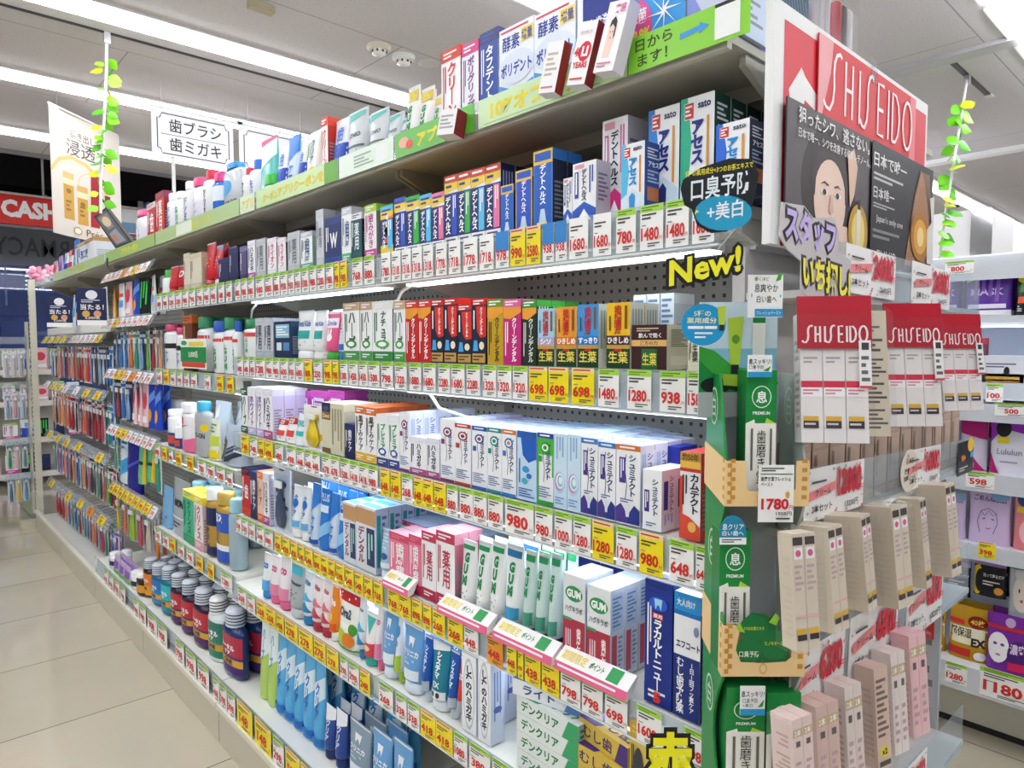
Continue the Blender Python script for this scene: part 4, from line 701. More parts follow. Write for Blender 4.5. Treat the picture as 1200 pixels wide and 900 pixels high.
for a,b,y,k,n in ((157,164,672,'sm_o',3),(151,157,670,'sm_w',3),(143,150,664,'lil',2),(137,143,658,'lil',2),(131,137,652,'lil',2),(126,131,648,'sm_w',2)): S(6,a,b,y,k,n,shelf=T)
# hanging packs
HC=[('f2ece8','e8a070'),('e8d8dc','d83a4a'),('f4f4f6','b02030'),('e6eef6','2a78c8'),('1c2548','d8dce6'),('22305a','8ab0e0'),('f6f2ea','f08030'),('efe6f2','9a5ab8'),('e4f0ec','2aa08a'),('2a2428','b04050'),('f0f0ee','30343c'),('e8f4d8','7ac030')]
HCN=['peach handled','red handled','crimson handled','blue handled','navy carded','dark blue carded','orange handled','violet handled','teal handled','black carded','grey handled','lime handled']
for i,(c1,c2) in enumerate(HC): blister('hb%d'%i,HCN[i]+' hanging toothbrush pack',c1,c2,[('r',0,.84,1,.92,c2 if i not in (4,5,9) else 'c8ccd8'),('l',.15,.04,.85,.14,2,'8a8f98')],1)
blister('twin','twin toothbrush hang pack on a pale card','e8ecf2','d06a9a',[('r',0,.84,1,.92,'5a7ab8')],2)
def hang(b,zr,seq,h=.2,n=2,name=''):
    y0,y1=YB[b]+.03,YB[b+1]-.03; k=len(seq); st=(y1-y0)/k
    for i,s in enumerate(seq):
        y=y1-st*(i+.5); wd=min(.062,st*.8)
        put(s,(.905,y,zr-.075-h),wd,h,name,n,dx=.032,jit=.25)
        # the wire hook the packs hang from
        m=MB(); m.tube([(XBACK-.03,y,zr-.02),(.90,y,zr-.078+.0),(.893,y,zr-.066)],.0022,mat('c8ccd2',.25,.8),5); o=m.build('hook',bays[b])
hb=lambda s:['hb%d'%int(c,16) if c!='t' else 'twin' for c in s]
hang(5,1.40,hb('54015201'),.22,2,'last bay upper hooks'); hang(4,1.40,hb('290154a5453'),.22,2,'fifth bay upper hooks')
hang(5,1.085,hb('0a60612a'),.24,2,'last bay second hooks'); hang(4,1.09,hb('161a9291583'),.24,2,'fifth bay second hooks')
hang(5,.735,hb('87767a63'),.24,2,'last bay third hooks'); hang(4,.75,hb('0ataa8a1ba2'),.24,2,'fifth bay third hooks')
hang(5,.385,hb('12103832'),.20,2,'last bay low hooks'); hang(4,.40,hb('83102518a37'),.20,2,'fifth bay low hooks')
def hp(k,look,base,F): blister(k,look,base,'dfe6ee',F)
pouch('h_or','orange and white hanging bag','f0c070',[('p',[(0,.6),(1,.3),(1,.7),(0,1)],'e89020'),('r',.2,.1,.8,.3,'a05ab0')],d=.03); pouch('h_pk','pink hanging bag with red print','f2c8d0',[('e',.5,.6,.35,.2,'d83a50'),('r',.1,.1,.9,.25,'f8eef0')],d=.03); pouch('h_bl','royal blue hanging bag','2448c0',[('e',.4,.3,.3,.15,'e8a030'),('p',[(0,.5),(1,.7),(1,.9),(0,.7)],'6a9af0')],d=.03); pouch('h_gr','black and green hanging bag','18241c',[('L',.2,.1,.9,.9,3,'3ac850')],d=.03); pouch('h_wh','white hanging card bag','eef0f2',[('r',.1,.3,.9,.5,'5a9ad8'),('r',.1,.6,.9,.7,'d84a4a')],d=.03)
T='fourth bay top hooks'
for i,k in enumerate(('h_or','h_wh','h_pk','h_bl','h_gr','h_wh')): put(k,(.89,4.0-.135*i,1.47),.10,.17,T,2,jit=.3,dx=.035)
T='fourth bay second hooks'
hang(3,1.475,hb('533685b20'),.19,2,T)
T='fourth bay third hooks'
for i,k in enumerate(('hb5','hb9','hb3','hb5','h_pk','h_pk','h_pk','h_bl','h_bl')): put(k,(.89,4.06-.095*i,.955),.07,.20,T,2,jit=.2,dx=.035)
pouch('h_nv','large deep navy blue hanging bag','201c8c',[('p',[(0,.4),(1,.6),(1,.66),(0,.46)],'4a4ac8')],d=.05); pouch('h_sk','white and sky blue hanging bag','d8ecf6',[('p',[(0,.1),(1,.3),(1,.6),(0,.4)],'3aa0d8'),('l',.2,.7,.8,.9,2,'2a6ab0')],d=.04); pouch('h_gb','pack of green cylinders, yellow edged card','6ac088',[('r',.0,.46,1,.54,'1c2a20'),('r',.85,0,1,1,'f0c020')],d=.05)
T='fourth bay fourth hooks'
for i,(k,wd,hh) in enumerate((('hb8',.06,.2),('h_sk',.16,.24),('h_nv',.17,.27),('h_gb',.09,.20),('h_gb',.09,.17),('hb8',.06,.2))): put(k,(.89,4.06-.15*i,.87-hh),wd,hh,T,1,jit=.15)
T='fourth bay low hooks'
for i,k in enumerate(('h_ye','h_pe','h_lm','h_rp','h_wg','h_oo')):
    c={'h_ye':('yellow and black','e8d020','1c1c1c'),'h_pe':('coral and black','e87858','1c1c1c'),'h_lm':('lime and black','a8d030','1c2a10'),'h_rp':('rose red','d84a68','e8c8d0'),'h_wg':('beige and grey','d8ccc0','7a7478'),'h_oo':('bright orange','f07a18','a8300c')}[k]
    blister(k,c[0]+' handled hanging toothbrush pack','d0d4d8',c[1],[('L',.1,.1,.9,.8,2,c[2])],2)
    put(k,(.89,4.05-.14*i,.555-.2),.065,.2,T,2,jit=.2,dx=.03)
# shelf above the hooks of the last two bays, with bags
for b in (4,5): shelf_part(bays[b],YB[b],YB[b+1],.90,1.455,None,False)
T='above the hooks of the last bays'
for i,(k,y) in enumerate((('whbag',5.75),('h_or',5.45),('h_sk',5.25),('h_bl',5.05),('redcap',4.85),('h_pk',4.65),('h_wh',4.4))): put(k,(.93,y,1.456),.15,.20 if k!='redcap' else .12,T,1,jit=.2)
# ================================================================ price cards
_PC={}; CARDS=[]
RNAME={1:'second shelf rail',2:'third shelf rail',3:'fourth shelf rail',4:'fifth shelf rail',5:'sixth shelf rail',6:'base deck rail'}
def card_mesh(w,h,price,st):
    k=(round(w,3),round(h,3),price,st)
    if k in _PC: return _PC[k]
    bg={'w':'f6f5f2','y':'f8e21c','b':'f2f2f0','o':'f0a028','n':'f6f5f2'}[st]; mb=MB()
    mb.box(-w/2,-.0009,0,w/2,0,h,mat(bg,.35))
    F=[]
    if st=='w': F+=[('r',0,.84,1,1,'a9d84a'),('l',.08,.86,.9,.97,2,'5a8a1c')]
    if st=='y': F+=[('r',0,.88,1,1,'f4d8a8'),('l',.06,.9,.94,.98,1,'d83a20')]
    if st=='o': F+=[('r',0,.88,1,1,'d8582c'),('l',.06,.9,.94,.98,1,'fff0c0')]
    if st=='b': F+=[('r',0,.45,1,1,'2f84d0')]
    else: F+=[('l',.08,.66,.8,.82,2,'4a4640'),('l',.08,.52,.3,.57,1,'8a867c')]
    F+=[('t',price,.05,.20,.84,.50 if h>w*.9 else .58,'d8302a' if st!='y' else 'd2301c',.03,1) if len(price)>3 and w<h*.7 else ('t',price,.06,.20,.82,.50 if h>w*.9 else .58,'d8302a' if st!='y' else 'd2301c',.035),
        ('t','円',.86,.20,.97,.28,'d8302a',.02),('l',.35,.05,.95,.16,2,'5a564e')]
    mb.draw(flat((-w/2,-.0009,0),(w,0,0),(0,0,h),(0,-1,0)),F,(w,h)); me=mb.mesh('price_card'); _PC[k]=me; return me
def card(i,px0,px1,price,st='w',X=None,z0=None,z1=None,rail=None,tilt=0.0):
    X=(X or XF[i] if i!=6 else .794)-.0062; z0=R0[i][0]+.002 if z0 is None else z0; z1=R0[i][1]-.001 if z1 is None else z1
    zc=(z0+z1)/2
    def Yat(px):
        lo,hi=.3,7.0   # find Y on the line (X, *, zc) that shows at column px
        for _ in range(40):
            m=(lo+hi)/2; q=Vector((X,m,zc-CAMH)); c=(rx.dot(q),ry.dot(q),-rz.dot(q)); p=600+F_*c[0]/c[2]
            if p>px: lo=m
            else: hi=m
        return (lo+hi)/2
    Ya,Yb=Yat(px1),Yat(px0); w=max(.012,Yb-Ya-.002)
    o=link('price_card',card_mesh(w,z1-z0,price,st),None,(X,(Ya+Yb)/2,z0),(0,0,AISLE))
    CARDS.append((o,price,st,rail or RNAME[i],(Ya+Yb)/2))
    return o
def cards(i,s,**kw):
    for tok in s.split():
        a,b,p=tok.split(','); st='w'
        if p[-1] in 'wybon': st=p[-1]; p=p[:-1]
        card(i,float(a),float(b),p,st,**kw)
cards(1,'447,458,1780n 459,470,1318n 471,482,1318n 483,495,1318n 496,508,1318n 511,524,1778n 526,540,1718n 543,560,1778n 562,579,1718n 581,597,978b 598,616,990y 617,634,2580y 636,650,938b 651,665,938b 667,690,1680n 695,717,1680n 722,746,780 750,778,1480 780,808,1480 811,838,1680')
cards(1,'300,310,980 311,320,880 321,328,880 329,337,950 338,345,950 346,353,950 354,362,1300 363,371,980 372,381,2200 382,391,1980 392,398,98y 399,407,98y 413,425,768 427,439,880')
cards(1,'184,190,880 191,197,980 198,205,1280 206,213,1280 214,221,980 222,229,798 231,238,798 239,246,980 247,254,980 256,263,1480 265,272,1480 276,282,880 283,290,980 291,298,880')
cards(2,'447,461,798 463,477,1320 480,494,1880 496,511,1680 514,528,2280 529,545,1680 547,563,2280 566,582,1320 583,600,1320 601,619,1320 620,642,698y 643,667,698y 670,697,698y 701,726,1480 735,764,1280 773,804,938 805,832,1580')
cards(2,'278,285,1480 286,292,1480 293,299,1480 300,311,1280 312,320,980 320,328,980 329,338,600 339,346,950 347,356,680 357,366,88y 368,378,250 380,389,98y 390,397,98y 399,408,1380 409,420,1450 421,431,1450 432,445,1500')
cards(3,'283,292,748y 293,302,748 303,310,498y 311,320,498y 323,332,480 336,347,498 348,357,448 358,366,448 366,375,448 378,388,678 388,398,678 399,410,1500 410,421,1418 421,432,1418 432,443,980')
cards(3,'446,457,648y 458,470,648y 471,484,268 485,496,648y 496,508,648y 509,523,648y 524,537,880 539,555,880 555,571,880 572,590,880 592,626,980 627,648,980 650,671,1000 672,693,1280 694,720,1280y 722,747,1280 749,778,980y 784,814,648 815,834,648')
cards(4,'277,283,338 284,291,330 292,299,330 301,310,348 311,320,880 322,330,428y 331,340,428y 341,349,428y 350,357,540y 358,367,548y 368,376,898y 376,385,598y 385,393,598y 394,404,598y 405,415,548y 416,426,548y 427,437,548y 438,449,768y')
cards(4,'455,468,768y 468,482,768y 483,495,898y 496,506,898y 507,522,268y 525,543,268y 544,561,448 571,590,448o 594,606,448y 607,614,438y 615,634,438y 635,656,438y 657,681,798 682,707,798 709,736,698 746,776,1600 801,828,698')
cards(5,'279,289,268 290,299,298 301,312,268y 312,323,268y 324,333,458y 334,349,278y 350,367,278y 368,382,278y 383,397,278y 399,408,298 409,421,298 422,434,248y')
cards(5,'444,461,268 464,477,338 478,492,338 493,511,418y 511,531,418y 532,548,1080 550,575,380 577,598,698 600,625,498y 630,655,1080')
cards(6,'250,257,468 258,266,398 267,276,398 278,296,148y 299,318,148y 320,333,298 335,352,528y 353,371,528y 373,388,148y')
cards(6,'206,216,998 218,230,998 232,245,998 157,163,980 164,171,980 173,184,908 185,196,908 122,127,698 128,133,698 134,140,798 141,147,798')
k3=dict(rail='third bay bottle rail',z0=1.175,z1=1.234)
cards(2,'184,190,668 192,198,668y 200,206,980 208,214,980 216,222,1200 224,231,1200 240,247,598 254,262,498y 266,274,498y',X=.868,**k3)
k3=dict(rail='third bay middle rail',z0=.855,z1=.914)
cards(3,'182,188,880 190,196,398y 198,203,880 206,213,598y 219,227,598y 232,242,780 243,252,780 254,264,1080 266,273,980',X=.865,**k3)
k3=dict(rail='third bay lower rail',z0=.495,z1=.554)
cards(5,'182,189,598 191,198,598 199,206,698y 209,216,598 219,227,798 230,238,698y 243,251,798y 259,272,1280',X=.855,**k3)
for b,zr,n,pat,nm in ((3,1.705,9,'nnnnonynn','fourth bay topmost hook rail'),(3,1.475,9,'nnynnnnnn','fourth bay second hook rail'),(3,1.22,9,'nnyynonnn','fourth bay third hook rail'),(3,.93,9,'nnyynnnnn','fourth bay fourth hook rail'),(3,.625,9,'yyyyyyyyn','fourth bay low hook rail'),
    (5,1.40,4,'yyyy','last bay upper hook rail'),(4,1.40,7,'nnnnnny','fifth bay upper hook rail'),(5,1.085,4,'nyyn','last bay second hook rail'),(4,1.09,3,'nyy','fifth bay second hook rail'),(5,.735,3,'yyy','last bay third hook rail'),(4,.75,3,'yny','fifth bay third hook rail'),(5,.385,3,'yny','last bay low hook rail'),(4,.40,3,'yoy','fifth bay low hook rail')):
    y0,y1=YB[b]+.04,YB[b+1]-.04; st=(y1-y0)/n
    for i in range(n):
        if b>=4 and n==3 and i==1 and pat[1]=='n': continue
        y=y1-st*(i+.5); w=min(st*.8,.13 if b>=4 else .075)
        o=link('price_card',card_mesh(w,.052,('398','498','298','598')[(i+b)%4],pat[i]),None,(.8545,y,zr-.053),(0,0,AISLE)); o.rotation_euler=(R_(-30)*0,0,AISLE)
        # cards lie along the sloping strip
        o.matrix_world=Matrix.Translation((.8545,y,zr-.0545))@Matrix.Rotation(AISLE,4,'Z')@Matrix.Rotation(-math.atan2(.032,.055),4,'X')
        CARDS.append((o,('398','498','298','598')[(i+b)%4],pat[i],nm,y))
def finish_cards():
    by={}
    cn={'w':'green topped','n':'plain white','y':'yellow','b':'blue and white','o':'orange'}
    for c in CARDS: by.setdefault((c[1],c[2],c[3]),[]).append(c)
    # labels are compared without digits, so number the cards of a colour along the rail
    bc={}
    for c in CARDS: bc.setdefault((c[2],c[3]),[]).append(c)
    for (st,rail),L in bc.items():
        L.sort(key=lambda c:c[4])
        for i,c in enumerate(L):
            tag(c[0],'%s price card reading %s, %s from green stand, %s'%(cn[st],c[1],ORD[i],rail),'price tag','price cards on the '+rail)
# green app-coupon strips on the top rail
def strip(px0,px1,base,F,lab):
    Ya=PX(px1,40,.864).y; Yb=PX(px0,40,.864).y
    def Yat(px):
        lo,hi=.3,7.0
        for _ in range(40):
            m=(lo+hi)/2; q=Vector((.864,m,1.775-CAMH)); p=600+F_*rx.dot(q)/-rz.dot(q)
            if p>px: lo=m
            else: hi=m
        return (lo+hi)/2
    Ya,Yb=Yat(px1),Yat(px0); w=Yb-Ya-.002; h=.053
    mb=MB(); mb.box(-w/2,-.001,0,w/2,0,h,mat(base,.3)); mb.draw(flat((-w/2,-.001,0),(w,0,0),(0,0,h),(0,-1,0)),F,(w,h))
    tag(mb.build('coupon_strip',None,(.8652,(Ya+Yb)/2,1.748),(0,0,AISLE)),lab,'shelf strip','coupon strips along the top board')
strip(736,880,'8ed63c',[('t','日から',.02,.55,.44,.88,'3a5a20',.02),('t','ます！',.02,.12,.42,.45,'3a5a20',.02),('p',[(.46,.45),(.62,.5),(.62,.42),(.70,.56),(.62,.72),(.62,.64),(.46,.6)],'4aa0e0'),('r',.74,.10,.93,.90,'f6f8f4'),('r',.74,.90,.93,.99,'1c2018')],'bright lime strip with blue arrow and notes, at the gondola end')
strip(560,735,'cfe8b8',[('t','10%オフ',.1,.2,.5,.8,'e8d82a',.05),('t','フク',.62,.15,.85,.7,'d8d060',.04),('l',.05,.05,.95,.12,1,'a8c880')],'green strip reading 10% off, paled by painted glare, under the detergent cartons')  # glare off the plastic rail is put into this strip's pale colour
strip(463,556,'5fb838',[('t','アプリにE',.25,.2,.95,.75,'f4e83a',.05),('e',.12,.55,.07,.22,'f0b8a0'),('e',.2,.4,.05,.18,'e85a4a')],'green strip with yellow lettering and a red figure')
strip(397,461,'dfeedd',[('r',.7,.15,.92,.85,'eef2ee'),('l',.3,.2,.66,.8,4,'9ab0a0')],'whitish strip below the silver tubes')
strip(300,396,'c8e2a0',[('t','アプリクーポンをGET',.3,.2,.99,.75,'e8d020',.05),('r',.86,0,1,1,'6ab03a'),('t','クーポン',.1,.2,.3,.7,'e8d020',.04)],'light green coupon strip with yellow lettering, second bay')
strip(281,298,'dfeccf',[('t','アプリ',.1,.2,.9,.8,'e8d84a',.04)],'short pale strip at the second bay end')
strip(182,280,'bcd69a',[('t','クーポンをGET アプリ',.1,.2,.95,.75,'e6dc50',.04),('r',.3,.1,.5,.9,'e8f0dc')],'pale green strip in the third bay')
strip(124,181,'a8c878',[('t','アプリクーポン',.1,.2,.95,.8,'f0e020',.05)],'green strip with bold yellow lettering by the monitor')
strip(62,122,'b8cc90',[('t','アプリクーポンをGET',.1,.2,.95,.8,'d8d030',.04)],'green strip at the far end past the monitor')
# shelf talkers clipped over the fifth rail
def talker(px0,px1,lab):
    o=PX((px0+px1)/2,700,.862)
    def Yat(px):
        lo,hi=.3,7.0
        for _ in range(40):
            m=(lo+hi)/2; q=Vector((.850,m,.785-CAMH)); p=600+F_*rx.dot(q)/-rz.dot(q)
            if p>px: lo=m
            else: hi=m
        return (lo+hi)/2
    Ya,Yb=Yat(px1),Yat(px0); w=Yb-Ya-.003
    mb=MB(); P=[(-w/2,0,0),(-w/2,-.016,-.004),(-w/2,-.014,.012),(-w/2,.012,.030),(-w/2,.014,.028),(-w/2,.002,.004)]
    mb.prism(P,w,(1,0,0),mat('f4f0ee'))
    fr=flat((-w/2,-.014,.012),(w,0,0),(0,.026,.018),Vector((0,-.018,.026)).normalized()); mb.draw(fr,[('t','期間限定',.05,.2,.4,.8,'e8d020',.06),('t','ポイント',.44,.25,.64,.75,'2a8a3a',.04),('r',.70,.1,.86,.9,'2a9a50')],(w,.03))
    fr=flat((-w/2,-.016,-.004),(w,0,0),(0,.002,.016),(0,-1,.1)); mb.draw(fr,[('r',0,0,1,1,'f06a9a'),('l',.04,.3,.96,.8,1,'ffffff')],(w,.016))
    tag(mb.build('shelf_talker',None,(.8635,(Ya+Yb)/2,.775),(0,0,AISLE)),lab,'shelf talker','pink shelf talkers on the fifth rail')
talker(448,479,'small pink and white shelf talker at the joint of two bays'); talker(512,572,'pink and white shelf talker below the green lettered tubes'); talker(577,648,'pink and white shelf talker below the pale green tubes'); talker(650,736,'longest pink and white shelf talker, below the red and white cartons')
# ================================================================ end display
EX0,EX1=.885,1.70
t=thing('end_display','end of aisle cosmetics display below the red poster board','shelving')
mb=MB(); mb.box(EX0,.488,0,EX1,.507,1.47,mat('c9c6c4')); mb.build('back_panel',t)
mb=MB(); mb.box(EX1,.455,.0,EX1+.012,.507,1.36,mat('b4b8bd',.3)); mb.draw(flat((EX1,.505,0),(0,-.048,0),(0,0,1.36),(-1,0,0)),[('l',.2,.3,.8,.62,14,'6a6e74'),('r',.2,.50,.8,.53,'d8302c')],(.05,1.36)); mb.build('side_panel',t)
mb=MB(); mb.box(EX0,.25,0,EX1,.487,.12,mat('dcd8cc')); mb.build('base_deck',t)
ERAIL=[((937,262),(1145,327),(937,335),(1146,370)),((946,549),(1130,517),(934,616),(1139,551)),((944,762),(1130,640),(939,835),(1135,698)),((1000,935),(1120,837),(1000,975),(1126,880))]
EZ=[]
YE=.40
for i,(tl,tr,bl,br) in enumerate(ERAIL):
    zl=PY(*tl,YE).z; zr=PY(*tr,YE).z; zbl=PY(*bl,YE).z; zbr=PY(*br,YE).z
    if i==0: zl,zbl=1.478,1.412
    if i==3: zl,zbl=zr+.02,zbr+.02
    EZ.append(((zbl+zbr)/2,(zl+zr)/2))
    zs=min(zbl,zbr)+.012
    mb=MB(); mb.box(EX0+.002,YE+.004,zs-.010,EX1-.002,.487,zs,mat('d0cecc',.3)); sh=mb.build('shelf',t)
    mb=MB(); x0=.885 if i<3 else .95; mb.prism([(x0,YE,zbl),(1.675,YE,zbr),(1.675,YE,zr),(x0,YE,zl)],.002,(0,1,0),RAILC()); mb.build('price_rail',sh)
    mb=MB(); mb.box(EX0+.01,.478,zs+.06,EX1-.01,.4875,zs+.065,mat('c8c8ca',.3,.6)); mb.build('fence_wire',sh)
def erail_z(i,x):
    tl,tr,bl,br=ERAIL[i]; 
    zt0=PY(*tl,YE).z if i else 1.478; zt1=PY(*tr,YE).z; zb0=PY(*bl,YE).z if i else 1.412; zb1=PY(*br,YE).z
    if i==3: zt0=zt1+.02; zb0=zb1+.02
    f=(x-.86)/(1.675-.86); return zb0+(zb1-zb0)*f, zt0+(zt1-zt0)*f, (zb1-zb0)/(1.675-.86)
def ecard(i,px0,px1,price,small,lab,full=1.0):
    xa=PY(px0,0,YE).x; xb=PY(px1,0,YE).x
    zb,zt,sl=erail_z(i,(xa+xb)/2); w=xb-xa; h=(zt-zb)*full
    mb=MB(); mb.box(-w/2,-.001,0,w/2,0,h,mat('f8f5f4',.3))
    F=[]
    rr=random.Random(price)
    for k in range(16):
        u,v=(rr.random(),rr.choice((.05,.93))) if k%2 else (rr.choice((.04,.5,.96)),rr.random()); F.append(('e',u,v,.016,.03*rr.uniform(.7,1.4),rr.choice(('e8a090','d86a70','a8b4a8','c8b0c8'))))
    F+=[('p',[(.04,.40),(.46,.52),(.48,.70),(.06,.58)],'f08a8c'),('l',.08,.70,.34,.78,1,'4a4644'),('t','クリーム',.08,.47,.44,.6,'3a2a2c',.02),('t','2本セット',.08,.16,.42,.32,'2a2626',.03),('t',price,.50,.36,.92,.92,'d0243a',.055,1),('t','円',.90,.36,.98,.5,'d0243a',.03),('t',small,.58,.10,.92,.24,'3a3636',.02)]
    mb.draw(flat((-w/2,-.001,0),(w,0,0),(0,0,h),(0,-1,0)),F,(w,h))
    o=mb.build('price_card',None,((xa+xb)/2,YE-.0005,zb+(zt-zb)*(1-full)/2)); o.rotation_euler=(0,-math.atan(sl),0); tag(o,lab,'price tag','floral price cards on the end display')
ecard(0,998,1058,'24000','26400円','floral price card reading 24000 next to the graffiti style sticker'); ecard(0,1078,1124,'24000','26400円','floral price card reading 24000 toward the outer corner, top rail')
ecard(1,955,1027,'12000','13200円','floral price card reading 12000 yen'); ecard(1,1078,1120,'16000','17600円','floral price card reading 16000 yen')
ecard(2,942,1009,'6200','6820円','floral price card reading 6200 beside the green stand'); ecard(2,1015,1074,'6800','7480円','floral price card reading 6800 yen'); ecard(2,1085,1128,'6200','6820円','floral price card reading 6200 at the outer end'); ecard(3,1072,1116,'4900','5390円','floral price card reading 4900 on the lowest rail')
# oval seal and black ticket on the second rail
xa=PY(1054,560,YE).x; xb=PY(1074,560,YE).x; zb,zt,sl=erail_z(1,(xa+xb)/2); w=xb-xa; h=(zt-zb)*1.05
mb=MB(); mb.prism([(w/2*math.cos(a),0,h/2*math.sin(a)) for a in [i*math.pi/12 for i in range(24)]],.001,(0,-1,0),mat('e8dccb')); mb.draw(flat((-w/2,-.001,-h/2),(w,0,0),(0,0,h),(0,-1,0)),[('t','日本初',.3,.66,.7,.8,'6a5038',.02),('t','改善有効',.16,.44,.84,.58,'4a3828',.03),('t','純粋ノール',.16,.28,.84,.40,'4a3828',.03)],(w,h))
tag(mb.build('oval_seal',None,((xa+xb)/2,YE-.001,(zb+zt)/2)),'cream oval seal between the 12000 and 16000 price cards','sticker')
xa=PY(1121,540,YE).x; xb=PY(1139,540,YE).x; zb,zt,sl=erail_z(1,xb); w=xb-xa; h=(zt-zb)
mb=MB(); mb.box(-w/2,-.001,0,w/2,0,h,mat('1c181c',.3)); mb.draw(flat((-w/2,-.001,0),(w,0,0),(0,0,h),(0,-1,0)),[('e',.8,.85,.2,.22,'f0c020'),('t','98g',.1,.35,.6,.6,'f08a20',.04),('l',.1,.1,.7,.25,2,'d8d0c8'),('r',.78,.45,.98,.62,'4ab0e0')],(w,h)); tag(mb.build('ticket',None,((xa+xb)/2,YE-.001,zb)),'small black ticket with yellow dot after the 16000 card','price tag')
# poster board
YBD=.45; p0=PY(916,5,YBD); p1=PY(1087,125,YBD); bx0,bx1=.880,1.487; bz0,bz1=1.47,1.79
t=thing('poster_board','red and white cosmetics poster board on the aisle end','poster')
mb=MB(); mb.box(bx0,YBD,bz0,bx1,YBD+.012,bz1,mat('f4f3f2',.5)); mb.build('white_board',t)
BW,BH=bx1-bx0,bz1-bz0
fr=flat((bx0,YBD,bz0),(BW,0,0),(0,0,BH),(0,-1,0)); mb=MB()
mb.draw(fr,[('r',.045,.0,.985,.935,'e2283a'),('p',[(.07,.66),(.13,.78),(.15,.75),(.21,.70),(.25,.62),(.25,.50),(.10,.50)],'f6f4f2'),('p',[(.14,.60),(.20,.58),(.20,.63),(.15,.65)],'e2283a')],(BW,BH)); mb.build('red_sheet',t)
# brand banner: thin drawn capitals
mb=MB(); mb.box(bx0+BW*.205,YBD-.004,bz0+BH*.605,bx0+BW*.87,YBD-.002,bz0+BH*.968,mat('e2383f',.5)); fr2=flat((bx0+BW*.205,YBD-.004,bz0+BH*.605),(BW*.665,0,0),(0,0,BH*.363),(0,-1,0))
def brand(col,wd,asp,u0=.06,u1=.96,v0=.16,v1=.86):
    L=[]; W=u1-u0; H=v1-v0
    def st(pts,x,w): L.append(('s',[(u0+W*(x+w*a),v0+H*b) for a,b in pts],wd,col))
    S1=[(1.5,1.0),(1.3,1.05),(1.0,1.0),(.8,.85),(.75,.65),(.8,.4),(.7,.15),(.4,-.02),(.05,.0),(-.2,.1)]
    st(S1,.0,.10); st([(0,1),(0,0)],.19,.1); st([(0,.5),(1,.5)],.19,.07); st([(1,1),(1,0)],.19,.07); st([(0,1),(0,0)],.335,.1)
    st(S1,.36,.085); st([(1,1),(0,1),(0,0),(1,0)],.545,.07); st([(0,.5),(.9,.5)],.545,.07); st([(0,1),(0,0)],.67,.1)
    st([(0,0),(0,1),(.5,.97),(.85,.8),(1,.5),(.85,.2),(.5,.03),(0,0)],.72,.09); st([(.5+.5*math.cos(a),.5+.5*math.sin(a)) for a in [i*math.pi/10 for i in range(21)]],.86,.12)
    return L
mb.draw(fr2,[('p',[(0,1),(.12,1),(.10,.6),(.03,0),(0,0)],'f4a8ac'),('r',.93,0,1,1,'f07a84')]+brand('fdf6f4',.0062,None),(BW*.66,BH*.39)); mb.build('brand_banner',t)
mb=MB(); mb.box(bx0+BW*.52,YBD-.0055,bz0+BH*.90,bx0+BW*.56,YBD-.0045,bz0+BH*1.02,clearmat('clear_clip','f2f4f6',.04,.3)); mb.build('clip',t)
# dark advertisement with a generic model's portrait
t=thing('advert_sheet','dark advertisement sheet with a portrait and gold product photos','poster',(0,0,0))
ax0,ax1=PY(920,200,YBD-.008).x,bx1+.005; az1=1.665; az0=1.468; AW=ax1-ax0; AH=az1-az0
mb=MB(); mb.box(ax0,YBD-.009,az0,ax1,YBD-.007,az1,mat('3c383c',.3)); fr=flat((ax0,YBD-.009,az0),(AW,0,0),(0,0,AH),(0,-1,0))
E=lambda cu,cv,ru,rv,c,a0=0: ('p',[(cu+ru*math.cos(a)*math.cos(a0)-rv*math.sin(a)*math.sin(a0)*.5,cv+rv*math.sin(a)+ru*math.cos(a)*math.sin(a0)) for a in [i*math.pi/14 for i in range(28)]],c)
SKIN='efcfbd'
UM=lambda u: u*.86 if u<.6 else .516+(u-.6)*1.21
def remap(L):
    o=[]
    for it in L:
        k=it[0]
        if k in 'rl' : it=(k,UM(it[1]),it[2],UM(it[3]),*it[4:])
        elif k=='t': it=(k,it[1],UM(it[2]),it[3],UM(it[4]),*it[5:])
        elif k in 'ps': it=(k,[(UM(u),v) for u,v in it[1]],*it[2:])
        o.append(it)
    return o
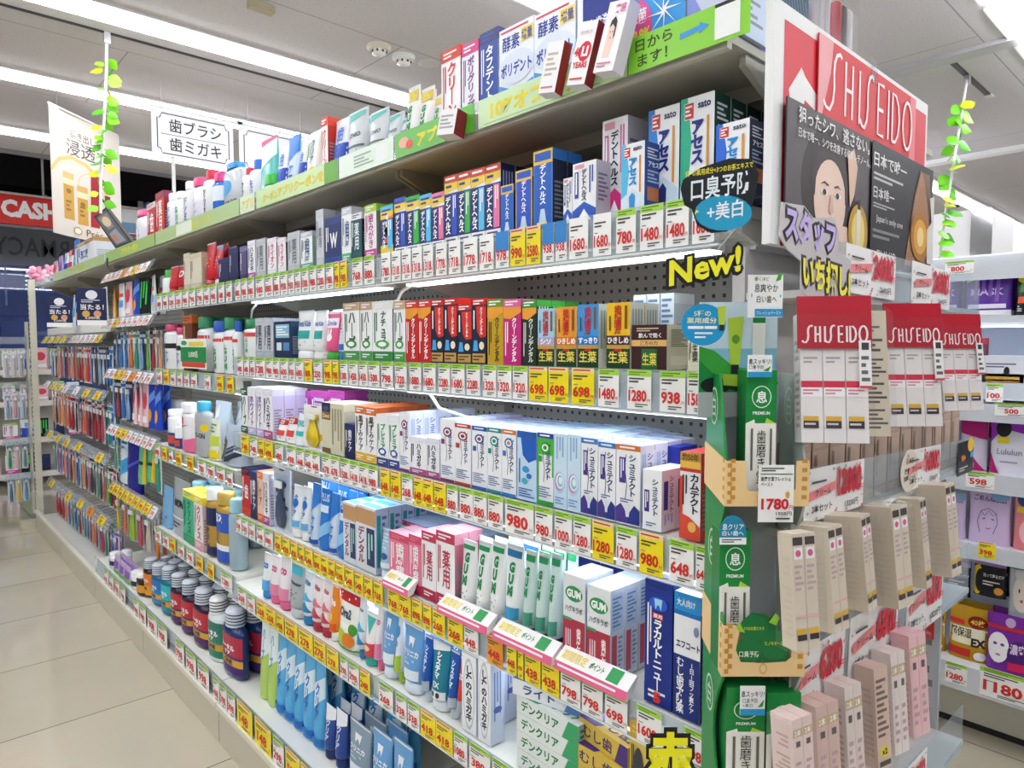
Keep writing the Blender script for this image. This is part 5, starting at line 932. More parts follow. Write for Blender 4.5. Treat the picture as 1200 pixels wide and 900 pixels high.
mb.draw(fr,remap([('r',0,0,.56,1,'5a5254'),E(.27,.48,.185,.44,'2f2422'),('p',[(.16,0),(.44,0),(.40,.24),(.20,.24)],SKIN),E(.275,.40,.108,.30,SKIN),
  ('p',[(.150,.60),(.19,.74),(.262,.78),(.245,.70),(.20,.63),(.178,.54),(.172,.40),(.150,.45)],'38292a'),('p',[(.262,.78),(.34,.76),(.395,.64),(.402,.45),(.378,.40),(.372,.55),(.345,.64),(.29,.71)],'38292a'),E(.232,.45,.024,.022,'f8f4f2'),E(.322,.45,.024,.022,'f8f4f2'),E(.233,.45,.012,.022,'2a1c1a'),E(.321,.45,.012,.022,'2a1c1a'),
  ('p',[(.205,.50),(.232,.53),(.26,.51),(.258,.50),(.232,.515)],'4a3430'),('p',[(.296,.51),(.322,.53),(.348,.50),(.322,.515),(.298,.50)],'4a3430'),('p',[(.272,.44),(.283,.44),(.296,.32),(.28,.30),(.262,.32)],'e0b8a4'),
  ('p',[(.242,.235),(.262,.255),(.278,.247),(.294,.255),(.314,.235),(.278,.20)],'c8485a'),('p',[(.385,.78),(.43,.86),(.46,.72),(.44,.5),(.41,.40),(.40,.55)],'e4bfa8'),
  ('t','狙ったシワ、逃さない。',.06,.86,.55,.975,'f6f2f0',.012),('t','日本で唯一、シワを改善する純粋レチノール。',.06,.76,.56,.83,'f0ecea',.008),
  E(.475,.22,.075,.22,'c89a30'),E(.475,.22,.05,.16,'f0d880'),('r',.462,.05,.49,.40,'e8e0d4'),('r',.466,.40,.486,.48,'2a2426'),
  ('r',.57,0,1,1,'2e2c30'),('t','日本で唯一',.585,.80,.80,.92,'f2eeec',.012),('l',.585,.68,.80,.76,2,'c8c4c4'),('t','日本唯一',.585,.54,.72,.64,'e8e4e2',.01),('l',.585,.46,.74,.51,2,'b8b4b4'),('t','Japan’s only one',.585,.34,.80,.41,'f2eeec',.0),('l',.585,.2,.78,.3,2,'8a8688'),('t','ELIXIR',.585,.03,.77,.12,'d8d4d2',.0),
  ('p',[(.80,.05),(.99,.02),(.97,.55),(.93,.85),(.90,.95),(.86,.7)],'a8785a')]+[('s',[(.80+.012*k,.0+.02*k),(.845+.011*k,.45),(.905+.004*k,.93)],.0011,'e8b488') for k in range(14)]+[E(.90,.33,.07,.22,'b87a28'),E(.90,.33,.05,.16,'e8a840'),E(.90,.33,.025,.09,'f6d890'),('p',[(.955,.1),(1,.1),(1,.75),(.965,.72),(.985,.5),(.95,.42)],'e0dcda')]),(AW,AH))
mb.build('printed_sheet',t)
# outlined hand lettering
def outlined(mb,fr,txt,u0,v0,u1,v1,fill,outline,asp,b0=.14,b1=.045):
    mb.draw(fr,[('t',txt,u0,v0,u1,v1,outline,b0,1)],asp)
    f2=lambda u,v,off: fr(u,v,off+.0012)
    g0=glyphs(txt,b0); g1=glyphs(txt,b1); mx=(1-g1[2]/g0[2])/2*(u1-u0); my=(1-g1[3]/g0[3])/2*(v1-v0)
    mb.draw(f2,[('t',txt,u0+mx,v0+my,u1-mx,v1-my,fill,b1,1)],asp)
def blob(mb,w,h,pts,col,th=.0015): mb.prism([(u*w,0,v*h) for u,v in pts],th,(0,1,0),mat(col,.35))
YS=.392; q0=PY(912,338,YS); q1=PY(999,253,YS); w=q1.x-q0.x; h=q1.z-q0.z+.004
mb=MB(); blob(mb,w,h,[(.0,.62),(.02,.97),(.3,1),(.42,.9),(.72,.97),(.80,.78),(.78,.6),(1.0,.52),(.98,.1),(.8,.03),(.42,.0),(.28,.1),(.28,.4),(.1,.5)],'c9c2c4')
fr=flat((0,0,0),(w,0,0),(0,0,h),(0,-1,0))
fa=lambda u,v,off: Vector((u*w,-off,(v-.10*u)*h+.06*h))
outlined(mb,fa,'スタッフ',.03,.50,.76,.96,'c9b4ec','453f46',(w,h)); outlined(mb,fa,'いち押し!',.27,.06,1.0,.50,'f8ec4a','453f46',(w,h))
tag(mb.build('sticker_card',None,(q0.x,YS,q0.z-.01)),'graffiti style card in lilac and yellow lettering on the top end rail','card')
# ---------------- cosmetics: bundled cartons in clear film
def bundle(k,n,w1,d,h,header,cols,rz,rx,loc,lab,cat='cosmetics set',name='carton_bundle',face=None,film=True):
    t=thing(name,lab,cat,loc,rz); t.rotation_euler=(rx,0,rz); W=n*w1
    for i in range(n):
        mb=MB(); x=-W/2+i*w1; mb.box(x+.0004,.003,.002,x+w1-.0004,d-.003,h,mat(cols[0],.35))
        mb.draw(flat((x,.003,.002),(w1,0,0),(0,0,h-.002),(0,-1,0)),face or [],(w1,h))
        mb.draw(flat((-W/2 if i==0 else x,.003,.002),(0,d-.006,0),(0,0,h-.002),(-1,0,0)) if i==0 else flat((x+w1,.003,.002),(0,d-.006,0),(0,0,h-.002),(1,0,0)),[('l',.15,.1,.85,.55,8,cols[1]),('l',.2,.62,.8,.8,3,cols[1])],(d,h)); mb.build('carton',t)
    if header:
        mb=MB(); mb.box(-W/2-.004,-.0012,h*.72,W/2+.004,0,h*1.12,mat('b8142c',.3)); fr=flat((-W/2-.004,-.0012,h*.72),(W+.008,0,0),(0,0,h*.4),(0,-1,0)); mb.draw(fr,brand('f8e8e8',.0022,None,.08,.95,.12,.42),(W,h*.4)); mb.build('header_card',t)
        mb=MB(); mb.box(W/2-.012,-.003,h*.42,W/2+.002,-.002,h*.78,mat('f6f4f4')); mb.draw(flat((W/2-.012,-.003,h*.42),(.014,0,0),(0,0,h*.36),(0,-1,0)),[('r',.2,.8,.8,.95,'3a3436'),('l',.15,.1,.85,.7,4,'6a6466'),('r',0,0,1,.05,'d8304a')],(.014,h*.36)); mb.build('price_slip',t)
    if film:
        mb=MB(); mb.loft([[(-W/2-.005,-.004,0),(W/2+.005,-.004,0),(W/2+.005,d+.002,0),(-W/2-.005,d+.002,0)],[(-W/2-.005,-.005,h*.98),(W/2+.005,-.005,h*.98),(W/2+.004,d,h*.98),(-W/2-.004,d,h*.98)],[(-W/2,d*.4,h*1.06),(W/2,d*.4,h*1.06),(W/2,d*.42,h*1.06),(-W/2,d*.42,h*1.06)]],CLEAR(),smooth=False)
        mb.build('film_wrap',t)
    return t
FA=[('t','ELIXIR',.12,.74,.88,.79,'8a8486',.0),('l',.15,.60,.85,.66,2,'b0a8a8'),('r',.03,.42,.97,.47,'d82a4a'),('r',.03,.35,.97,.42,'f8f4f4'),('l',.1,.36,.9,.41,2,'d88a98'),('r',.1,.165,.78,.20,'e0b030'),('r',.1,.11,.78,.165,'3a2c3c'),('l',.15,.125,.7,.155,1,'d8d0d0')]
zb=1.196
def at(px,py,Y): return PY(px,py,Y)
def bnd(px,py,pyt,Y,rx,pxt=None,**kw):
    p=at(px,py,Y); th=-R_(rx); h=.15
    for _ in range(6):
        q=at(pxt or px,pyt,Y+math.sin(th)*h); h=max(.05,(q.z-p.z)/math.cos(th))
    return bundle(None,loc=(p.x,p.y,p.z),rx=R_(rx),h=h/kw.pop('k',1.06),**kw)
bnd(980,521,345,.346,-8,pxt=945,k=1.12,n=3,w1=.0265,d=.036,header=True,cols=('ece6e4','b8b0b0'),rz=R_(-50),lab='film wrapped carton trio with red header, beside the green stand',face=FA)
bnd(1030,513,352,.346,-8,pxt=990,n=1,w1=.036,d=.03,header=False,cols=('d9cdb9','5a5048'),rz=R_(-44),lab='beige carton in clear film between two red headed trios',face=[('l',.1,.05,.9,.22,5,'6a6058'),('l',.1,.25,.9,.43,5,'5a5048'),('l',.1,.46,.9,.62,5,'5a5048'),('l',.1,.66,.9,.78,3,'5a5048'),('l',.1,.82,.8,.88,2,'6a6058')])
bnd(1076,501,352,.346,-8,pxt=1030,k=1.12,n=3,w1=.0275,d=.036,header=True,cols=('ece6e4','b8b0b0'),rz=R_(-40),lab='film wrapped carton trio with red header, middle of the row',face=FA)
bnd(1132,482,365,.346,-8,pxt=1090,k=1.12,n=3,w1=.028,d=.036,header=True,cols=('e9e2e2','b8b0b0'),rz=R_(-30),lab='film wrapped carton trio with red header, by the outer corner',face=FA)
# tan cartons standing behind the second rail
gv('tan','plain tan upright carton','c8ac98','b89a86','b09078','','8a7060',side='a88c78',d=.06,name='cosmetics_carton',cat='cosmetics box')
zs1=min(PY(934,616,YE).z,PY(1139,551,YE).z)+.0125
for i in range(13): put('tan',(.925+.058*i,.42,zs1+.0005),.052,.115,'end display second shelf',1,rz=0)
# beige sets on the third shelf: tall thick bundles, seen from their plain side
FB=[('r',.1,.90,.9,.97,'4a3a3c'),('r',.15,.78,.85,.88,'f6f4f4'),('e',.5,.83,.22,.03,'e05a90'),('l',.15,.5,.85,.74,5,'c0a8a8'),('r',.05,.28,.95,.30,'e8b0b8'),('r',.12,.14,.88,.19,'e0b030'),('r',.12,.09,.88,.14,'3a2c3c')]
for (px,py,pyt,pxt,n,w1,d,rz,l) in ((950,765,618,938,2,.017,.030,-25,'thin beige film set beside the green stand, third end shelf'),(990,742,608,983,2,.018,.055,-6,'second beige film set from the green stand, third end shelf'),(1026,716,595,1022,2,.018,.055,2,'middle beige film set with plain broad side, third end shelf'),(1065,713,585,1058,2,.023,.055,-8,'fourth beige film set with pale labels, third end shelf'),(1092,690,575,1089,2,.014,.04,0,'slim beige film set tucked behind its neighbours, third end shelf'),(1124,676,562,1112,2,.022,.055,-4,'beige film set at the outer end of the third end shelf')):
    bnd(px,py,pyt,.336,-6,pxt=pxt,n=n,w1=w1,d=d,header=False,cols=('dccfbb','d6c9b5'),rz=R_(rz),lab=l,face=FB)
# blush cartons behind the third rail
FC=[('r',.05,.78,.95,.88,'c8b088'),('t','2本',.2,.79,.8,.87,'f8f4ee',.02),('r',.3,.66,.7,.73,'5a5254'),('l',.2,.1,.8,.5,5,'c0a0a4')]
for (px,py,pyt,n,w1,c,l) in ((947,940,836,2,.018,'e8d0ca','blush film pair beside the green stand, lowest visible end shelf'),(977,940,818,2,.022,'d8b8b0','rose tube film pair with gold band, lowest visible end shelf'),(1008,930,795,2,.018,'e4d6d0','pale film pair before the patterned carton'),(1040,903,775,1,.032,'d9bcae','patterned tan carton with yellow dot'),(1060,885,757,2,.018,'e8dcd8','pale film pair after the patterned carton'),(1083,864,735,2,.023,'eec0c4','pink tube film pair with gold band by the side panel')):
    f=FC if n==2 else [('l',.1,.3,.9,.9,10,'6a5a50'),('e',.5,.17,.3,.06,'f0d820'),('t','x2',.3,.14,.7,.20,'2a2420',.04),('r',.1,.03,.9,.08,'3a3430')]
    bnd(px,py,pyt,.345,-5,pxt=px-6,n=n,w1=w1,d=.038,header=False,cols=(c,'c8a8a0'),rz=R_(-14),lab=l,face=f)
# goods on top of the end display
gv('bt_blue','violet blue mouthpiece carton','3a3f9a','5a60b8','2a2f7a','マウスケア','dfe0f6',side='22265a',d=.05)
carton('navy_pat','wide navy patterned carton with gold label','1f4660','16344a','2a5a78',[('r',.35,.72,.8,.92,'e0d8a0'),('l',.4,.75,.75,.9,2,'3a3420')]+[('s',[(.1*k,.05),(.1*k+.25,.35),(.1*k+.05,.65)],.0008,'8ab0c8') for k in range(9)],d=.07,name='care_carton',cat='care box')
put('bt_blue',(.955,.53,1.7665),.045,.20,'top of the end display',1,rz=0); put('bt_blue',(1.01,.53,1.7665),.045,.205,'top of the end display',1,rz=0); put('navy_pat',(1.10,.53,1.7665),.10,.195,'top of the end display',1,rz=0)
for i,(x,l,c) in enumerate(((1.225,'clear upright holder of pale tubes, top of the end display','c9c2c8'),(1.32,'clear upright holder of red and black tubes, top of the end display','5a5054'))):
    t=thing('clear_holder',l,'display holder',(x,.53,1.7662)); mb=MB(); mb.box(-.04,0,0,.04,.003,.21,CLEAR()); mb.box(-.04,0,0,-.037,.06,.23,CLEAR()); mb.box(.037,0,0,.04,.06,.23,CLEAR()); mb.box(-.04,.057,0,.04,.06,.25,CLEAR()); mb.build('holder_box',t)
    for j in range(3):
        o=MB(); o.lathe([(.010,0),(.011,.004),(.011,.18),(.007,.185)],mat(('b8142c',c,'d0ccd0')[j] if i else c,.3),12); tag(o.build('cosmetic_tube',None,(x-.024+.024*j,.548,1.767)),('upright %s cosmetic tube, %s in the %s clear holder'%(('red','dark','pale')[j] if i else 'mauve',ORD[j],ORD[i])),'cosmetic tube')
# ================================================================ green corner stand
A=_d(850,593); SA=Vector(ray(850,593)*.86)+Vector((0,0,CAMH)); SB=Vector(ray(945,593)*.86)+Vector((0,0,CAMH))
SXd=(SB-SA); SXd.z=0; SW=SXd.length; SXd.normalize(); SN_=Vector((SXd.y,-SXd.x,0))   # outward normal, towards the viewer's aisle corner
SRZ=math.atan2(SXd.y,SXd.x)
def sloc(px,py,off=0.0):
    P0=SA+SN_*off; r_=ray(px,py); t_=(P0-Vector((0,0,CAMH))).dot(SN_)/r_.dot(SN_); q=Vector((0,0,CAMH))+r_*t_; d=q-SA; return d.dot(SXd),q.z
zof=lambda py: sloc(880,py)[1]
t=thing('corner_stand','green cardboard toothpaste stand hung on the gondola corner','display stand',(SA.x,SA.y,0),SRZ)
GRN='128a3c'; zt=zof(440); zbm=.62; SD=.088
def side(x,nm,GRN=GRN):
    mb=MB(); n=30; L=[]
    for i in range(n+1):
        z=zt-(zt-zbm)*i/n; py=440+(900-440)*(zt-z)/(zt-zof(900))
        f=.62+.38*min(1,max(0,(py-440)/110)) if py<560 else (1-.42*math.sin(math.pi*min(1,max(0,(py-592)/140)))**1.0 if py<735 else 1-.42*math.sin(math.pi*min(1,max(0,(py-792)/150))) if py>790 else 1)
        L.append((x,SD*(1-f),z))
    P=L+[(x,SD,zbm),(x,SD,zt)]
    mb.prism(P,.003,(1,0,0),mat(GRN,.35))
    for py in (475,650,830):
        z=zof(py); fr=flat((x-.0003,SD*.80,z-.03),(0,-SD*.42,0),(0,0,.05),(-1,0,0)); mb.draw(fr,[('e',.5,.5,.44,.5,'cfe8d2'),('e',.5,.5,.36,.44,GRN),('t','白',.3,.2,.7,.8,'cfe8d2',.03)],(SD*.42,.05))
    mb.build(nm,t)
side(0,'side_panel'); side(SW-.003,'side_panel','b9c2bc')
mb=MB(); mb.box(.003,SD-.003,zbm,SW-.003,SD,zt,mat('b9bcc0',.5)); mb.build('back_panel',t)
WOOD='f0cc92'; WD2='c8923a'
for py0,py1,nm in ((540,593,'tray'),(733,792,'tray')):
    z0=zof(py1); z1=zof(py0); h=z1-z0; w=SW
    mb=MB(); P=[(0,0,z0),(w,0,z0),(w,0,z1),(w*.86,0,z1),(w*.85,0,z0+h*.38),(w*.80,0,z0+h*.32),(w*.30,0,z0+h*.32),(w*.25,0,z0+h*.38),(w*.24,0,z1),(0,0,z1)]
    mb.prism([(x,-.002,z) for x,y,z in P],.002,(0,1,0),mat(WOOD,.5)); mb.prism([(-.002,-.002,z0),(-.002,-.002,z1),(-.002,SD,z1+.012),(-.002,SD,z0+.012)],.002,(1,0,0),mat(WOOD,.5)); mb.prism([(w,-.002,z0),(w,-.002,z1),(w,SD,z1+.012),(w,SD,z0+.012)],.002,(1,0,0),mat(WOOD,.5))
    mb.box(.0,0,z0,w,SD-.004,z0+.002,mat('9a9ca0'))
    for k in range(5):
        z=z0+h*(.06+.2*k); mb.box(.0015,-.0026,z,w*.05+.0015,-.002,z+h*.09,mat(WD2)); mb.box(w*.055,-.0026,z+h*.1,w*.11,-.002,z+h*.19,mat(WD2)); mb.box(w*.93,-.0026,z+h*.1,w-.001,-.002,z+h*.19,mat(WD2))
        mb.box(-.0026,0,z+h*.1,-.002,.004,z+h*.19,mat(WD2))
    mb.draw(flat((0,-.002,z0),(w,0,0),(0,0,h),(0,-1,0)),[('e',.5,.16,.05,.11,'d8ac6a'),('e',.5,.16,.035,.08,WOOD)],(w,h)); mb.build('tray',t)
mb=MB(); z0=zof(905)-.04; mb.box(.003,.0,z0-.03,SW-.003,SD-.004,z0,mat('9a9ca0')); mb.build('tray',t)
# header card with a landscape picture
hx0,hz0=sloc(824,445,-.06); hx1,hz1=sloc(906,372,-.06); w=hx1-hx0+.012; h=hz1-hz0+.02
mb=MB(); mb.box(0,0,-.05,w,.003,h,mat('cfe4ee')); fr=flat((0,0,-.05),(w,0,0),(0,0,h+.05),(0,-1,0))
mb.draw(fr,[('r',0,.42,1,.6,'8cc4dc'),('p',[(0,.4),(0,.62),(.2,.58),(.45,.44),(.75,.42),(1,.4),(1,.3),(0,.3)],'3aa83a'),('p',[(0,0),(0,.5),(.16,.4),(.36,.30),(1,.3),(1,0)],GRN),('e',.22,.28,.2,.07,'14181a'),('e',.66,.30,.36,.08,'1f2a1a'),('p',[(.30,.38),(.75,.36),(.75,.26),(.32,.28)],'a8c83a'),('r',0,0,1,.22,'b0b4b6'),
  ('p',[(.36,.86),(.56,.88),(.52,.46),(.40,.46)],'b8d840'),('r',.41,.38,.51,.46,'1c2420'),('e',.465,.68,.05,.04,'6a9a2a'),('r',.68,.82,.84,1.0,GRN),('r',.68,.5,.84,.82,'f0f0ea'),('e',.76,.91,.04,.04,'cfe8d2')],(w,h+.05))
q=SA+SXd*(hx0-.006)-SN_*.06; o=mb.build('header_card',t); o.location=(hx0-.006,.06,hz0)
# toothpaste boxes in the trays
carton('iki','green and cream toothpaste carton with round crest','128a3c','0f7a34','1a9444',[('r',0,0,1,.60,'f2f0e8'),('p',[(0,.60),(.3,.60),(.28,.63),(.1,.61)],'f2f0e8'),('p',[(.62,.60),(1,.60),(.9,.61),(.68,.64)],'b8d840'),('e',.5,.80,.32,.085,'e8f4ea'),('e',.5,.80,.29,.077,'128a3c'),('t','息',.32,.755,.68,.845,'ffffff',.02),('t','PREMIUM',.22,.665,.78,.69,'ffffff',.02),('t','|歯磨き堂',.36,.12,.66,.57,'2a2a26',.0),('L',.14,.2,.28,.56,1,'6a6a62'),('L',.76,.2,.9,.56,1,'6a6a62'),('r',.42,.06,.58,.11,'c83a2c')],[('r',.1,.3,.9,.9,'1a9444'),('l',.15,.35,.85,.85,6,'cfe8d2')],d=.034)
def inst(px0,px1,py,zf,off,lab,n=1):
    x0,_=sloc(px0,py,-off); x1,_=sloc(px1,py,-off); _,z1=sloc((px0+px1)/2,py,-off); w=x1-x0; h=z1-zf
    q=SA+SXd*((x0+x1)/2)-SN_*off
    o=put('iki',(q.x,q.y,zf),w,h,'X',1,rz=SRZ)[0]; PEND.pop(); tag(o,lab,'toothpaste box','green crest cartons in the corner stand'); return o,w,h,q
zt1=zof(593)+.0026; zt2=zof(792)+.0026; zt3=z0+.0006
inst(875,911,434,zt1,.012,'green and cream crest carton in the upper wooden tray')
inst(844,880,622,zt2,.012,'green and cream crest carton in the lower wooden tray')
inst(852,897,806,zt3,.010,'green crest carton at the stand foot with white flap'); inst(899,939,812,zt3,.010,'green crest carton at the stand foot, outer one')
def spop(px0,py0,px1,py1,off,build,lab,name='pop_card'):
    x0,z0=sloc(px0,py1,off); x1,z1=sloc(px1,py0,off); w=x1-x0; h=z1-z0; q=SA+SXd*x0+SN_*off
    mb=MB(); build(mb,w,h,flat((0,0,0),(w,0,0),(0,0,h),(0,-1,0))); return tag(mb.build(name,None,(q.x,q.y,z0),(0,0,SRZ)),lab,'pop card')
def rect(col): return lambda mb,w,h,fr,F: (mb.box(0,0,0,w,.001,h,mat(col,.35)),mb.draw(fr,F,(w,h)))
spop(888,545,931,612,.006,lambda mb,w,h,fr: rect('f6f5f2')(mb,w,h,fr,[('l',.08,.88,.8,.96,2,'3a3a36'),('r',.05,.835,.95,.85,'2f6a40'),('t','歯磨き堂フレッシュ',.06,.72,.9,.80,'2a2a26',.02),('t','ペースト',.06,.63,.4,.70,'2a2a26',.01),('e',.82,.48,.06,.06,'d8a840'),('t','1780',.08,.22,.86,.42,'d8243a',.035),('t','円',.87,.22,.98,.30,'d8243a',.02),('t','1958円',.5,.12,.94,.19,'3a3a36',.01),('l',.5,.04,.94,.09,1,'3a3a36')]),'white price card reading 1780 clipped on the upper wooden tray','price_card')
spop(876,322,918,372,.004,lambda mb,w,h,fr: rect('f4f4f2')(mb,w,h,fr,[('t','磨くほど',.18,.86,.6,.95,'3a3e3a',.0),('t','息爽やか',.18,.58,.86,.80,'23262a',.0),('t','白い歯へ',.25,.32,.82,.54,'23262a',.0),('r',.2,.02,1.0,.20,'2a9ad0'),('t','フレッシュペースト',.25,.05,.95,.16,'ffffff',.0),('p',[(.78,.84),(.86,1.02),(.98,1.06),(.92,.88)],'4aa83a'),('e',.1,.52,.02,.05,'6ab8c8'),('e',.92,.5,.02,.04,'6ab8c8')]),'white card with thin slogan lettering above the corner stand')
def circ(mb,w,h,fr):
    mb.prism([(w/2+w/2*math.cos(a),0,h/2+h/2*math.sin(a)) for a in [i*math.pi/16 for i in range(32)]],.001,(0,1,0),mat('1f9ad0',.35)); mb.draw(fr,[('t','5種の',.28,.70,.66,.84,'f4f0c0',.03),('t','薬用成分',.12,.53,.80,.67,'f4f0c0',.03),('r',.15,.40,.5,.47,'f4f8fa'),('r',.52,.40,.8,.47,'f4f8fa'),('l',.3,.15,.75,.34,2,'dff0f8'),('p',[(.80,.93),(1.0,.95),(.97,.5),(.84,.5)],'b8d040'),('r',.85,.36,.96,.5,'1c2420')],(w,h))
spop(798,356,851,405,.012,circ,'blue round card about five ingredients by the third shelf end')
def kou(mb,w,h,fr):
    blob(mb,w,h,[(.0,.60),(.03,.72),(.25,.88),(.6,1.0),(.9,1.0),(1.0,.8),(.97,.62),(.93,.40),(.85,.18),(.6,.02),(.4,.0),(.22,.1),(.15,.32),(.05,.38)],'14171c')
    mb.draw(fr,[('e',.55,.27,.37,.24,'1f9ec8')],(w,h)); fa=lambda u,v,off: fr(u,v+.16*(u-.5),off)
    mb.draw(fa,[('t','5種の薬用成分+3つのお茶エキスで',.06,.80,.92,.92,'f4e83a',.03),('t','口臭予防',.13,.48,.90,.79,'eaf4fa',.05),('t','+美白',.34,.18,.80,.42,'f2f6fa',.05),('p',[(.18,.3),(.24,.33),(.2,.36)],'f4e83a')],(w,h))
spop(797,186,890,273,.035,kou,'black and blue speech bubble card at the second shelf end')
def new(mb,w,h,fr):
    fa=lambda u,v,off: fr(u,v+.42*(u-.5)*0.9,off); mb.tube([(w*.5,.002,h*.5),(w*.98,.03,h*1.4),(w*1.2,.06,h*1.75)],.0006,mat('e8e8e8'),5)
    outlined(mb,fa,'New!',.0,.12,1.0,.88,'f6ee2e','16181a',(w,h),.12,.03)
spop(780,285,872,338,.03,new,'yellow New lettering card hanging below the second shelf end')
def leafc(mb,w,h,fr):
    blob(mb,w,h,[(.0,.25),(.05,.55),(.1,.8),(.3,.98),(.55,.95),(.62,.85),(.75,1.0),(.82,.8),(.75,.72),(.95,.55),(1,.3),(.95,.03),(.5,.0),(.1,.02)],'0f6a34')
    mb.draw(fr,[('e',.33,.68,.27,.26,'14783c'),('e',.25,.28,.24,.25,'14783c'),('e',.72,.36,.26,.3,'14783c'),('t','3つのお茶エキス',.14,.62,.52,.74,'d8e84a',.02),('t','口臭予防',.06,.12,.44,.24,'e8f4e0',.03),('t','ヒノキオール',.54,.32,.88,.46,'d8e84a',.02),('p',[(.6,.8),(.72,.98),(.8,.9),(.74,.74)],'9ad03a'),('p',[(-.01,.72),(.06,.8),(.16,.6),(.06,.62)],'9ad03a')],(w,h))
spop(862,717,926,777,-.004+.006,leafc,'dark green leaf shaped card in the lower wooden tray')
spop(867,804,897,838,.002,lambda mb,w,h,fr: rect('f4f4f2')(mb,w,h,fr,[('t','息スッキリ!',.04,.62,.96,.84,'2a2a2a',.02),('t','口臭予防',.1,.42,.7,.58,'2a2a2a',.0),('t','+美白',.1,.28,.5,.4,'2a2a2a',.0),('p',[(.7,.28),(.95,.55),(.9,.3)],'3a9a3a'),('r',0,0,1,.22,'2a9ad0')]),'white flap card on the green carton at the stand foot')
spop(843,604,875,638,.002,lambda mb,w,h,fr: (mb.prism([(w/2+w/2*math.cos(a),0,h*.4+h*.6*math.sin(a)) for a in [i*math.pi/10 for i in range(11)]]+[(0,0,0),(w,0,0)],.001,(0,1,0),mat('1f86a8')),mb.draw(fr,[('t','息クリア',.1,.5,.9,.72,'eaf6fa',.02),('t','白い歯へ',.1,.3,.9,.48,'eaf6fa',.02),('r',0,0,1,.24,'f4f4f2'),('l',.08,.05,.92,.2,2,'4a4a4a')],(w,h))),'teal arched card on the carton in the lower tray')
spop(876,416,905,442,-.002,lambda mb,w,h,fr: rect('f2f4f2')(mb,w,h,fr,[('t','息スッキリ!',.04,.58,.96,.84,'2a2a2a',.02),('t','口臭予防',.06,.36,.66,.54,'2a2a2a',.0),('p',[(.62,.3),(.95,.5),(.85,.25)],'3a9a3a'),('r',0,0,1,.24,'2a9ad0')]),'white flap card on the carton in the upper tray')
# cut-out yellow character card at the lower corner
def aka(mb,w,h,fr): outlined(mb,fr,'赤',.0,.0,1,1,'f6ee1c','14120f',(w,h),.11,.045)
spop(752,852,818,922,.03,aka,'thick yellow character card with black outline, low by the stand')
# ================================================================ neighbouring aisle shelf
NX=2.60
t=thing('shelving_unit','white shelving unit of face mask packs across the aisle','shelving')
mb=MB(); mb.box(2.76,-.6,0,2.775,2.4,.17,mat('d9d4c4',.35)); mb.box(2.755,-.6,.0,2.778,2.4,.02,mat('2a2826')); mb.build('kick_plate',t)
zp=lambda px,py,X=2.62: PX(px,py,X).z
NS=[(zp(1140,782),2.60,.085),(zp(1160,642),2.62,.05),(zp(1150,556),2.62,.06),(zp(1180,476),2.60,.055),(zp(1170,451),2.68,.055),(zp(1150,372),2.62,.03),(zp(1120,305),2.60,.075)]
for z,x,r in NS:
    mb=MB(); mb.box(x+.004,-.6,z-.018,3.02,2.4,z,mat('e4e6ea',.35)); sh=mb.build('shelf',t)
    mb=MB(); mb.box(x-.004,-.6,z-r*.95,x,2.4,z+.004,clearmat('rail_milky','eef2fa',.10,.15,.55)); mb.build('price_rail',sh)
ZT=NS[-1][0]
mb=MB(); mb.box(3.021,-.6,.1,3.04,2.4,ZT,mat('c9d2e4',.5)); mb.build('back_panel',t)
mb=MB(); mb.box(2.66,-.6,ZT+.001,3.04,2.4,ZT+.016,mat('eceae6')); mb.build('top_board',t)
for b in range(2):
    mb=MB(); mb.box(2.70,-.5+1.4*b,NS[5][0]-.03,2.74,.8+1.4*b,NS[5][0]-.022,mat('eef4ff',.5,0,4.0)); mb.build('lamp_tube',t)
def nfoot(px,py,X): p=PX(px,py,X); return p
pouch('m_pur','violet mask pouch, white lettering','5a2a9c',[('t','MASK',.15,.5,.85,.66,'e0c8f4',.03),('r',.1,.2,.9,.3,'e8e0f4'),('r',0,0,1,.16,'f0eef4'),('p',[(.05,.8),(.4,.95),(.2,.95),(.05,.9)],'f0c030'),('L',.2,.35,.8,.9,4,'8a5ac8')],d=.05,name='mask_pouch',cat='mask pack'); pouch('m_blk','black mask pouch with bright picture','16161c',[('e',.3,.85,.22,.1,'f0e020'),('r',.15,.55,.9,.75,'5ab04a'),('r',.1,.3,.9,.45,'e8602c'),('l',.1,.1,.9,.25,3,'d8d8d8')],d=.05,name='mask_pouch',cat='mask pack')
pouch('m_wht','large white pouch with magenta and violet corners','e9e6f2',[('p',[(0,1),(0,.55),(.35,.8),(1,.72),(1,1)],'a02ac0'),('p',[(0,0),(0,.4),(.3,0)],'c01878'),('e',.35,.8,.2,.14,'1c1a20'),('r',.2,.55,.5,.66,'f0d820'),('t','Lululun',.2,.36,.85,.46,'9a94b0',.01),('l',.3,.2,.8,.26,1,'b0aac4')],d=.06,name='mask_pouch',cat='mask pack'); pouch('m_mag','magenta and white mask pouch','d8d0e4',[('p',[(0,1),(1,1),(1,.6),(0,.7)],'c01878'),('p',[(0,0),(1,0),(.5,.3)],'c01878')],d=.06,name='mask_pouch',cat='mask pack')
